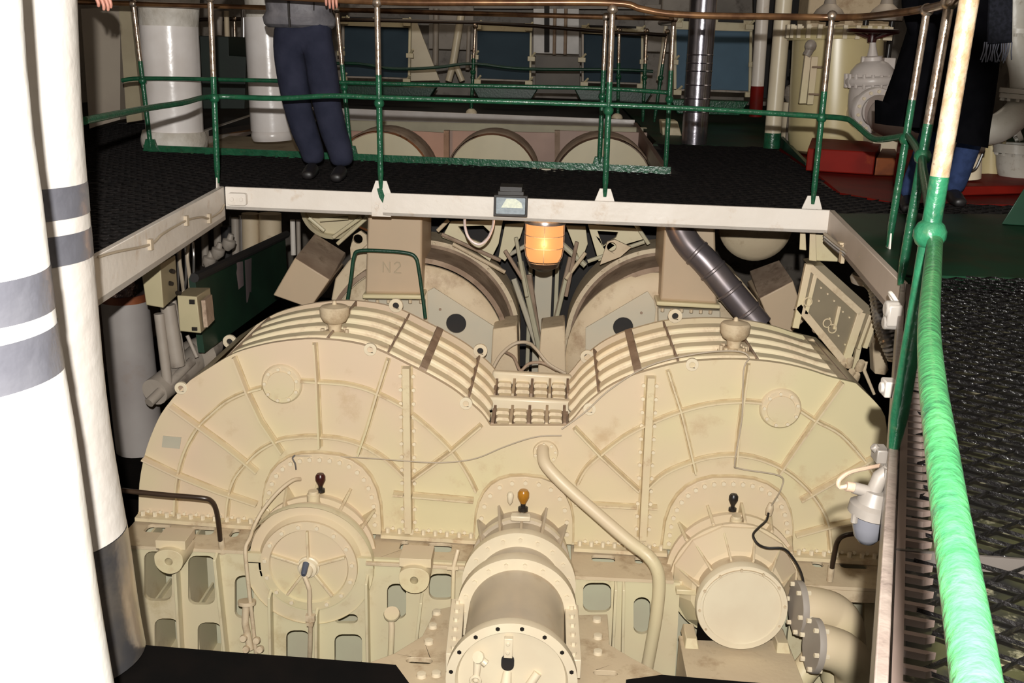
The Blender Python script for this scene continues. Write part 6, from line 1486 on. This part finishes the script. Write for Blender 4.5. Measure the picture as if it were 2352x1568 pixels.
for i, (x0, y0, x1, y1, r_, m_) in enumerate(((1060, 30, 1040, 150, 9, PALE), (1040, 150, 1030, 186, 8, PALE), (1048, 152, 1062, 186, 7, PALE), (1002, 20, 1000, 150, 7, DIMW), (1300, 20, 1298, 125, 4, GROOVE), (1275, 20, 1273, 125, 4, GROOVE), (1530, 60, 1512, 185, 5, PALE), (1078, 60, 1074, 160, 5, DIMW))):
    a, b = atY(x0, y0, 15.4), atY(x1, y1, 15.4)
    labs = ('pale slanting pipe between the first and middle blue panels', 'pale pipe leg forking left below the slanting pipe', 'pale pipe leg forking right below the slanting pipe', 'dull upright pipe beside the sloping cream plate', 'thin dark batten on the shiny wall, the right one', 'thin dark batten on the shiny wall, the left one', 'pale slanting rod left of the largest blue panel', 'dull pipe against the middle blue panel')
    tag(MB().tube([a, b], rad(r_, a), 12).build('wall_pipe', m_), labs[i], 'pipe')
fplate([(185, 20), (276, 15), (276, 275), (222, 290), (205, 296)], 9.6, mat('dull_beige_panel', (0.40, 0.34, 0.27), (0.36, 0.30, 0.24), 0.6, scale=2), 'dull beige cabinet side at the far left behind the fat pipes', 'cabinet', 0.5, 'cabinet_side')
fplate([(272, 10), (298, 10), (327, 276), (291, 282)], 9.5, mat('yellow_post_paint', (0.42, 0.36, 0.24), (0.36, 0.30, 0.2), 0.4), 'cream upright post beside the beige cabinet', 'post', 0.1, 'post')
fplate([(454, 82), (525, 85), (525, 128), (565, 130), (562, 250), (456, 250)], 9.9, mat('blackish_green', (0.006, 0.016, 0.010), (0.004, 0.010, 0.007), 0.5), 'blackish-green stepped machine housing between the two white columns', 'machine', 0.8, 'machine_housing')
for i, (x0, y0, x1, y1, r_, m_) in enumerate(((555, 25, 575, 100, 5, DIMW), (500, 25, 498, 80, 12, DIMW), (560, 20, 560, 125, 7, GREYM), (520, 25, 522, 90, 6, CREAM2))):
    a, b = atY(x0, y0, 10.6), atY(x1, y1, 10.6)
    tag(MB().tube([a, b], rad(r_, a), 12).build('wall_pipe', m_), ('thin pale pipe slanting above the blackish housing', 'thick pale pipe above the left of the housing', 'grey metal pipe near the second column', 'thin cream pipe between the thick and grey pipes')[i], 'pipe')
fplate([(2180, 60), (2352, 60), (2352, -120), (2180, -120)], 9.4, DIMW, 'dull wall plate behind the scarf and coat')
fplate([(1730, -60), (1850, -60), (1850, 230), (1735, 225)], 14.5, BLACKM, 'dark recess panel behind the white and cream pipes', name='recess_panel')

# ------------------------------------------------------------------ drums seen through the rear opening
for cx, cy, r_, lab in ((876, 420, 122, 'cream round drum end in the rear opening, first beside the man'), (1130, 412, 108, 'cream round drum end in the rear opening, the middle one'), (1384, 432, 121, 'cream round drum end in the rear opening, by the double post')):
    c = atY(cx, cy, 9.9); r = rad(r_, c)
    t = thing('machine_drum', lab, 'machine', c - Vector((0, 0, r)), 'drums in the rear opening')
    MB().lathe([(r * 0.97, 0.0), (r, 0.02), (r, 0.5), (r * .9, 0.5)], c, (0, 1, 0), 48).build('drum_rim', GROOVE, t)
    MB().lathe([(0, -0.02), (r * .6, -0.015), (r * .93, 0.0), (r * .93, 0.02)], c, (0, 1, 0), 48).build('drum_face', mat('drum_face_paint', (0.60, 0.52, 0.34), (0.54, 0.47, 0.31), 0.5) if 'drum_face_paint' not in bpy.data.materials else bpy.data.materials['drum_face_paint'], t)
o = MB().hexa([atY(x, y, 12.0) for x, y in ((790, 276), (1485, 292), (1500, 326), (790, 312))] + [atY(x, y, 12.3) for x, y in ((790, 276), (1485, 292), (1500, 326), (790, 312))]).build('girder', OLIVE, None, 0.01)
tag(o, 'olive-cream girder under the far walkway above the drums', 'beam')
t = thing('web_plate', 'pinkish plate wall behind the drums of the rear opening', 'plate', atY(1140, 420, 11.5))
PK = mat('pinkish_cream_plate', (0.42, 0.28, 0.22), (0.36, 0.24, 0.19), 0.5, scale=3)
for x0, x1 in ((790, 925), (928, 1022), (1028, 1275), (1285, 1500)):
    P = [atY(x, y, 11.5) for x, y in ((x0, 300), (x1, 305), (x1, 460), (x0, 460))]
    MB().hexa(P + [p + Vector((0, 0.05, 0)) for p in P]).build('plate_panel', PK, t)
for x in (927, 1025, 1280):
    P = [atY(px_, y, 11.4) for px_, y in ((x - 6, 300), (x + 6, 300), (x + 6, 460), (x - 6, 460))]
    MB().hexa(P + [p + Vector((0, 0.1, 0)) for p in P]).build('stiffener', GROOVE, t)
# ================================================================== people
def skinmesh(name, verts, edges, radii, m, parent, sub=2, root=0):
    me = bpy.data.meshes.new(name)
    vs = [Vector(v) for v in verts]; base = LOC[parent]
    me.from_pydata([v - base for v in vs], edges, [])
    o = bpy.data.objects.new(name, me); COL.objects.link(o); o.parent = parent; LOC[o] = base.copy()
    me.materials.append(m)
    sk = o.modifiers.new('skin', 'SKIN'); sk.use_smooth_shade = True; sk.branch_smoothing = 0.6
    if not me.skin_vertices: pass
    for i, r in enumerate(radii):
        me.skin_vertices[0].data[i].radius = r if isinstance(r, (tuple, list)) else (r, r)
        me.skin_vertices[0].data[i].use_root = (i == root)
    s = o.modifiers.new('subsurf', 'SUBSURF'); s.levels = sub; s.render_levels = sub
    return o
def ensure_skin(me):
    bm = bmesh.new(); bm.from_mesh(me); bm.verts.layers.skin.verify(); bm.to_mesh(me); bm.free()
_sm = skinmesh
def skinmesh(name, verts, edges, radii, m, parent, sub=2, root=0):
    me = bpy.data.meshes.new(name)
    base = LOC[parent]
    bm = bmesh.new(); lay = bm.verts.layers.skin.verify(); bv = []
    for i, (v, r) in enumerate(zip(verts, radii)):
        b = bm.verts.new(Vector(v) - base); b[lay].radius = r if isinstance(r, (tuple, list)) else (r, r); b[lay].use_root = (i == root); bv.append(b)
    for a, b in edges: bm.edges.new((bv[a], bv[b]))
    bm.to_mesh(me); bm.free()
    me.materials.append(m)
    o = bpy.data.objects.new(name, me); COL.objects.link(o); o.parent = parent; LOC[o] = base.copy()
    sk = o.modifiers.new('skin', 'SKIN'); sk.use_smooth_shade = True; sk.branch_smoothing = 0.5
    s = o.modifiers.new('subsurf', 'SUBSURF'); s.levels = sub; s.render_levels = sub
    return o
def chain(pts): return [(i, i + 1) for i in range(len(pts) - 1)]
def hand(parent, wrist, d, up, side, m=SKIN, curl=1.0, s=1.0, name='hand'):
    """hand hanging over a rail: d = direction of the palm, up = back of the hand, side=+1 thumb toward side vector"""
    d = Vector(d).normalized(); up = Vector(up); up = (up - d * up.dot(d)).normalized(); sd = d.cross(up) * side
    w = Vector(wrist)
    vs = [w - d * 0.05 * s, w, w + d * 0.035 * s, w + d * 0.07 * s]; rd = [(0.024 * s, 0.020 * s), (0.026 * s, 0.019 * s), (0.036 * s, 0.018 * s), (0.038 * s, 0.015 * s)]
    me_v = list(vs); ed = chain(vs)
    skinmesh(name, me_v, ed, rd, m, parent, 2)
    L = (0.078, 0.088, 0.082, 0.064)
    for k in range(4):
        o = (-1.5 + k) * 0.019 * s
        b = w + d * 0.068 * s - sd * o; q = [b - d * 0.02 * s, b]
        ang = 0.0; dd = d.copy(); p = b.copy()
        for j in range(3):
            ang += (0.45 + 0.1 * j) * curl
            dirv = (d * math.cos(ang) - up * math.sin(ang)).normalized()
            p = p + dirv * L[k] * (0.45, 0.32, 0.25)[j] * s; q.append(p.copy())
        skinmesh('finger', q, chain(q), [0.0095 * s, 0.0098 * s, 0.0090 * s, 0.0082 * s, 0.0066 * s], m, parent, 1)
    b = w + d * 0.015 * s + sd * 0.028 * s
    q = [b, b + (d * 0.5 + sd * 0.8 - up * 0.2).normalized() * 0.035 * s, b + (d * 0.8 + sd * 0.7 - up * 0.4).normalized() * 0.062 * s, b + (d * 1.0 + sd * 0.5 - up * 0.6).normalized() * 0.085 * s]
    skinmesh('thumb', q, chain(q), [0.013 * s, 0.011 * s, 0.0095 * s, 0.0075 * s], m, parent, 1)
def head(parent, c, face, hair=HAIR, m=SKIN):
    c = Vector(c); f = Vector(face).normalized(); up = Vector((0, 0, 1)); s = f.cross(up).normalized()
    mb = MB()
    prof = [(0, 0.125), (0.05, 0.12), (0.075, 0.09), (0.083, 0.05), (0.082, 0.01), (0.075, -0.035), (0.062, -0.075), (0.040, -0.105), (0.0, -0.115)]
    mb.lathe(prof, c, up, 24)
    mb.tube([c + f * 0.07 + up * 0.02, c + f * 0.10 - up * 0.015, c + f * 0.075 - up * 0.03], [0.008, 0.014, 0.010], 8)
    for k in (-1, 1):
        mb.ball(c + s * k * 0.083 + up * 0.0, 0.02, 8, sz=1.5)
    mb.tube([c + f * 0.066 - s * 0.024 - up * 0.056, c + f * 0.076 - up * 0.055, c + f * 0.066 + s * 0.024 - up * 0.056], 0.006, 6)
    o = mb.build('head', m, parent)
    e = MB()
    for k in (-1, 1): e.ball(c + f * 0.072 + s * k * 0.031 + up * 0.012, 0.011, 8)
    e.build('eyes', BLACKM, o)
    MB().lathe([(0, 0.137), (0.055, 0.131), (0.085, 0.10), (0.092, 0.05), (0.088, 0.03)], c - f * 0.008, up, 20).tube([c - f * 0.075 + up * 0.06, c - f * 0.07 - up * 0.05], [0.045, 0.035], 10).build('hair', hair, o)
def shoe(parent, heel, toe_dir, l=0.28):
    h = Vector(heel); d = Vector(toe_dir).normalized()
    q = [h + Vector((0, 0, 0.045)), h + d * 0.07 + Vector((0, 0, 0.055)), h + d * 0.16 + Vector((0, 0, 0.040)), h + d * (l - 0.04) + Vector((0, 0, 0.034))]
    skinmesh('shoe', q, chain(q), [(0.042, 0.044), (0.046, 0.055), (0.050, 0.036), (0.040, 0.030)], SHOE, parent, 2)
# --- man standing at the front railing
YM = 6.75
hipc = atY(694, 100, YM); fL = atZ(716, 408); fR = atZ(782, 414)
man = thing('person', 'person in a grey quilted jacket and navy trousers, leaning on the front railing', 'person', ((fL.x + fR.x) / 2, (fL.y + fR.y) / 2, 0))
fL.z = fR.z = 0.0
hx, hy, hz = hipc.x, YM, 0.92
kL = atY(682, 240, 6.72); kR = atY(750, 238, 6.72)
aL = Vector((fL.x + 0.0, fL.y + 0.06, 0.09)); aR = Vector((fR.x - 0.0, fR.y + 0.06, 0.09))
hL = Vector((hx - 0.095, hy, 0.86)); hR = Vector((hx + 0.10, hy, 0.86)); pel = Vector((hx, hy, 0.93)); wai = Vector((hx - 0.005, hy - 0.02, 1.03))
ch = Vector((hx - 0.02, 6.62, 1.28)); nk = Vector((hx - 0.02, 6.56, 1.46)); shl = Vector((hx - 0.20, 6.60, 1.40)); shr = Vector((hx + 0.17, 6.60, 1.40))
hdR = atY(752, -6, 6.13); hdL = Vector((hx - 0.34, 6.12, 1.12)); elR = Vector((hx + 0.30, 6.42, 1.18)); elL = Vector((hx - 0.36, 6.42, 1.18))
body_v = [pel, wai, ch, nk, nk + Vector((0, -0.03, 0.08)), shl, elL, hdL + Vector((0, 0.06, 0.03)), shr, elR, hdR + Vector((0, 0.06, 0.03)), hL, kL, aL, hR, kR, aR]
body_e = [(0, 1), (1, 2), (2, 3), (3, 4), (2, 5), (5, 6), (6, 7), (2, 8), (8, 9), (9, 10), (0, 11), (11, 12), (12, 13), (0, 14), (14, 15), (15, 16)]
body_r = [(0.10, 0.08), (0.10, 0.075), (0.12, 0.085), 0.05, 0.048, 0.05, 0.036, 0.025, 0.05, 0.036, 0.025, 0.07, 0.05, 0.035, 0.07, 0.05, 0.035]
skinmesh('body', body_v, body_e, body_r, SKIN, man)
tv = [wai + Vector((0, 0.01, 0.03)), Vector((hx, hy, 0.93)), hL + Vector((0, 0, -0.03)), hL.lerp(kL, 0.5), kL, kL.lerp(aL, 0.5), aL + Vector((0, 0, 0.07)), aL + Vector((0, -0.005, -0.015)), hR + Vector((0, 0, -0.03)), hR.lerp(kR, 0.5), kR, kR.lerp(aR, 0.5), aR + Vector((0, 0, 0.07)), aR + Vector((0, -0.005, -0.015))]
skinmesh('trousers', tv, [(0, 1), (1, 2), (2, 3), (3, 4), (4, 5), (5, 6), (6, 7), (1, 8), (8, 9), (9, 10), (10, 11), (11, 12), (12, 13)],
         [(0.20, 0.115), (0.20, 0.125), (0.125, 0.125), 0.112, 0.096, 0.092, 0.082, 0.076, (0.125, 0.125), 0.112, 0.096, 0.092, 0.084, 0.078], NAVY, man)
j = MB()
jc = [(0.925, 0.20, 0.135, 0.01), (0.945, 0.222, 0.158, 0.0), (0.985, 0.228, 0.168, -0.005), (1.02, 0.205, 0.152, -0.005), (1.10, 0.205, 0.15, -0.02), (1.13, 0.215, 0.155, -0.03), (1.20, 0.215, 0.155, -0.06), (1.23, 0.205, 0.15, -0.07), (1.32, 0.21, 0.15, -0.11), (1.41, 0.19, 0.13, -0.15), (1.46, 0.10, 0.08, -0.17), (1.50, 0.07, 0.07, -0.18)]
vs = []; ng = 28
for z, rx, ry, oy in jc:
    for k in range(ng):
        a = 2 * pi * k / ng; vs.append(Vector((hx - 0.012 + rx * math.cos(a), hy + oy + ry * math.sin(a), z)))
j.add(vs, [(i * ng + k, i * ng + (k + 1) % ng, (i + 1) * ng + (k + 1) % ng, (i + 1) * ng + k) for i in range(len(jc) - 1) for k in range(ng)] + [tuple(range(ng)), tuple((len(jc) - 1) * ng + k for k in range(ng))])
jo = j.build('jacket', JACK, man)
for sh_, el_, hd_ in ((shl, elL, hdL), (shr, elR, hdR)):
    q = [sh_, sh_.lerp(el_, 0.5), el_, el_.lerp(hd_, 0.5), hd_ + Vector((0, 0.07, 0.03))]
    skinmesh('sleeve', q, chain(q), [0.075, 0.07, 0.062, 0.055, 0.045], JACK, jo)
MB().tube([Vector((hx - 0.035, hy - 0.158, 0.93)), Vector((hx - 0.035, hy - 0.172, 1.0)), Vector((hx - 0.035, hy - 0.175, 1.08)), Vector((hx - 0.03, hy - 0.22, 1.20)), Vector((hx - 0.025, hy - 0.28, 1.34))], 0.008, 6).build('zip', BLACKM, jo)
MB().tube([Vector((hx + 0.11, hy - 0.14, 1.03)), Vector((hx + 0.115, hy - 0.15, 1.10))], 0.004, 6).build('pocket_zip', BLACKM, jo)
hand(man, hdR + Vector((0.01, 0.05, 0.045)), (0.15, -0.75, -0.42), (0, -0.3, 1), -1, curl=1.0)
hand(man, hdL + Vector((0, 0.05, 0.045)), (-0.1, -0.75, -0.42), (0, -0.3, 1), 1, curl=1.0)
head(man, nk + Vector((0, -0.03, 0.20)), (0.15, -1, -0.25))
shoe(man, fL + Vector((0, 0.06, 0)), (0.05, -1, 0)); shoe(man, fR + Vector((0, 0.06, 0)), (0.02, -1, 0))
# --- person in the long black coat at the right
pc_ = thing('person', 'person in a long black coat and fringed scarf striding behind the right railing', 'person', (2.35, 6.0, 0))
f1 = atZ(2087, 485); f2 = atZ(2190, 470); f1.z = f2.z = 0
bx_ = atY(2185, 100, 6.0).x; YB = 6.05
body_v = [(bx_, YB, 0.95), (bx_ + 0.01, YB, 1.15), (bx_ + 0.02, YB, 1.35), (bx_ + 0.02, YB, 1.50), (bx_ + 0.02, YB, 1.58), (bx_ - 0.18, YB, 1.43), (bx_ - 0.22, YB + 0.02, 1.15), (bx_ - 0.14, YB - 0.06, 0.92), (bx_ + 0.22, YB, 1.43), (bx_ + 0.24, YB + 0.02, 1.15), (bx_ + 0.18, YB - 0.06, 0.92),
          (bx_ - 0.09, YB, 0.88), (f1.x + 0.07, f1.y - 0.05, 0.48), (f1.x, f1.y + 0.05, 0.09), (bx_ + 0.09, YB, 0.88), (f2.x + 0.05, f2.y - 0.03, 0.48), (f2.x, f2.y + 0.05, 0.09)]
skinmesh('body', body_v, body_e, [(0.10, 0.08), (0.10, 0.075), (0.12, 0.085), 0.05, 0.048, 0.05, 0.036, 0.025, 0.05, 0.036, 0.025, 0.07, 0.05, 0.035, 0.07, 0.05, 0.035], SKIN, pc_)
V3 = [Vector(v) for v in body_v]
skinmesh('jeans', [V3[0], V3[11], V3[12], V3[13] + Vector((0, 0, -0.03)), V3[14], V3[15], V3[16] + Vector((0, 0, -0.03))], [(0, 1), (1, 2), (2, 3), (0, 4), (4, 5), (5, 6)], [(0.15, 0.11), 0.10, 0.078, 0.065, 0.10, 0.078, 0.065], JEAN, pc_)
prof = [(0.44, 2044, 2318), (0.50, 2050, 2316), (0.62, 2062, 2316), (0.80, 2080, 2314), (1.0, 2096, 2310), (1.2, 2100, 2300), (1.38, 2110, 2295), (1.46, 2135, 2270), (1.52, 2165, 2235)]
vs = []; hems = [(2036, 232), (2042, 255), (2100, 275), (2180, 290), (2320, 290)]
for z, x0, x1 in prof:
    a = atY(x0, 0, YB).x; b = atY(x1, 0, YB).x
    # trace the coat's width at this height
    row = [atY(x, yq, YB) for x, yq in ((x0, 0), (x1, 0))]
    cx_ = (a + b) / 2; rx = (b - a) / 2
    for k in range(32):
        an = 2 * pi * k / 32
        zz2 = z - (0.05 * math.cos(an) if z < 0.46 else 0) + (0.14 * max(0, -math.cos(an)) if z < 0.46 else 0)
        fl = 1 + 0.03 * math.sin(5 * an) * (1.3 - z)
        vs.append(Vector((cx_ + rx * math.cos(an) * fl, YB + min(rx, 0.2 + 0.06 * (1.5 - z)) * math.sin(an) * fl, zz2)))
MB().add(vs, [(i * 32 + k, i * 32 + (k + 1) % 32, (i + 1) * 32 + (k + 1) % 32, (i + 1) * 32 + k) for i in range(len(prof) - 1) for k in range(32)] + [tuple((len(prof) - 1) * 32 + k for k in range(32))]).build('coat', COAT, pc_)
for a, b, c in ((5, 6, 7), (8, 9, 10)):
    q = [V3[a], V3[a].lerp(V3[b], .5), V3[b], V3[c]]; skinmesh('sleeve', q, chain(q), [0.085, 0.078, 0.07, 0.06], COAT, pc_)
Ys = YB - 0.30
t_ = atY(2296, -90, Ys)
o = MB().add([], []); P = []
sc_ = MB()
for (x0, x1, y0, y1) in ((2270, 2330, -200, 98),):
    q = [atY(x0 + 12, y0, Ys), atY(x1, y0, Ys), atY(x1 - 4, y1, Ys), atY(x0, y1 + 4, Ys)]
    sc_.hexa(q + [p + Vector((0, 0.03, 0)) for p in q])
sc_.lathe([(0.10, -0.05), (0.13, 0.0), (0.10, 0.06)], Vector((bx_ + 0.02, YB - 0.02, 1.52)), (0, 0, 1), 20)
so = sc_.build('scarf', SCARF, pc_, 0.006)
fr_ = MB()
for k in range(14):
    x = 2262 + k * 4.8; p = atY(x, 96, Ys + 0.01); fr_.tube([p, p + Vector((random.uniform(-.008, .008), 0, -0.05)), p + Vector((random.uniform(-.015, .015), 0, -0.09 - random.uniform(0, .02)))], 0.0035, 5)
fr_.build('fringe', mat('pale_fringe', (0.16, 0.17, 0.22), (0.08, 0.09, 0.12), 0.9), so, kind='stuff')
head(pc_, (bx_ + 0.02, YB - 0.03, 1.70), (-0.3, -1, 0))
shoe(pc_, f1 + Vector((0.0, 0.06, 0)), (-0.25, -1, 0)); shoe(pc_, f2 + Vector((0.0, 0.06, 0)), (-0.1, -1, 0))
# --- hands of a third person resting on the left rail, body hidden by the fat pipes
w3 = atY(238, -4, 4.75)
p3 = thing('person', 'person hidden by the fat pipes, one hand showing on the rail', 'person', (w3.x - 0.55, 4.9, 0))
bx_ = w3.x - 0.55; YB = 4.95
body_v = [(bx_, YB, 0.95), (bx_ + 0.01, YB, 1.15), (bx_ + 0.02, YB, 1.38), (bx_ + 0.02, YB, 1.52), (bx_ + 0.02, YB, 1.60), (bx_ - 0.18, YB, 1.43), (bx_ - 0.22, YB - 0.05, 1.16), (bx_ - 0.1, YB - 0.2, 1.1), (bx_ + 0.2, YB, 1.43), (bx_ + 0.32, YB - 0.02, 1.22), tuple(w3 + Vector((-0.12, 0.04, 0.08))),
          (bx_ - 0.09, YB, 0.88), (bx_ - 0.1, YB, 0.48), (bx_ - 0.1, YB + 0.05, 0.09), (bx_ + 0.09, YB, 0.88), (bx_ + 0.09, YB, 0.48), (bx_ + 0.09, YB + 0.05, 0.09)]
skinmesh('body', body_v, body_e, [(0.10, 0.08), (0.10, 0.075), (0.12, 0.085), 0.05, 0.048, 0.05, 0.036, 0.025, 0.05, 0.036, 0.025, 0.07, 0.05, 0.035, 0.07, 0.05, 0.035], SKIN, p3)
V3 = [Vector(v) for v in body_v]
skinmesh('trousers', [V3[0], V3[11], V3[12], V3[13], V3[14], V3[15], V3[16]], [(0, 1), (1, 2), (2, 3), (0, 4), (4, 5), (5, 6)], [(0.15, 0.11), 0.10, 0.078, 0.065, 0.10, 0.078, 0.065], COAT, p3)
skinmesh('jumper', [V3[0] + Vector((0, 0, -0.06)), V3[1], V3[2], V3[5], V3[6], V3[7], V3[8], V3[9], V3[9].lerp(V3[10], 0.8)], [(0, 1), (1, 2), (2, 3), (3, 4), (4, 5), (2, 6), (6, 7), (7, 8)], [(0.16, 0.12), (0.16, 0.12), (0.17, 0.12), 0.08, 0.065, 0.05, 0.08, 0.06, 0.042], NAVY, p3)
hand(p3, w3 + Vector((-0.07, 0.0, 0.055)), (0.8, -0.35, -0.42), (0.1, -0.25, 1), -1, curl=0.9, s=1.05)
hand(p3, V3[7], (0.4, -0.6, -0.3), (0, -0.2, 1), 1, curl=0.7)
head(p3, (bx_ + 0.02, YB - 0.02, 1.73), (0.5, -1, -0.2))
shoe(p3, (bx_ - 0.1, YB + 0.07, 0), (0, -1, 0)); shoe(p3, (bx_ + 0.09, YB + 0.07, 0), (0, -1, 0))
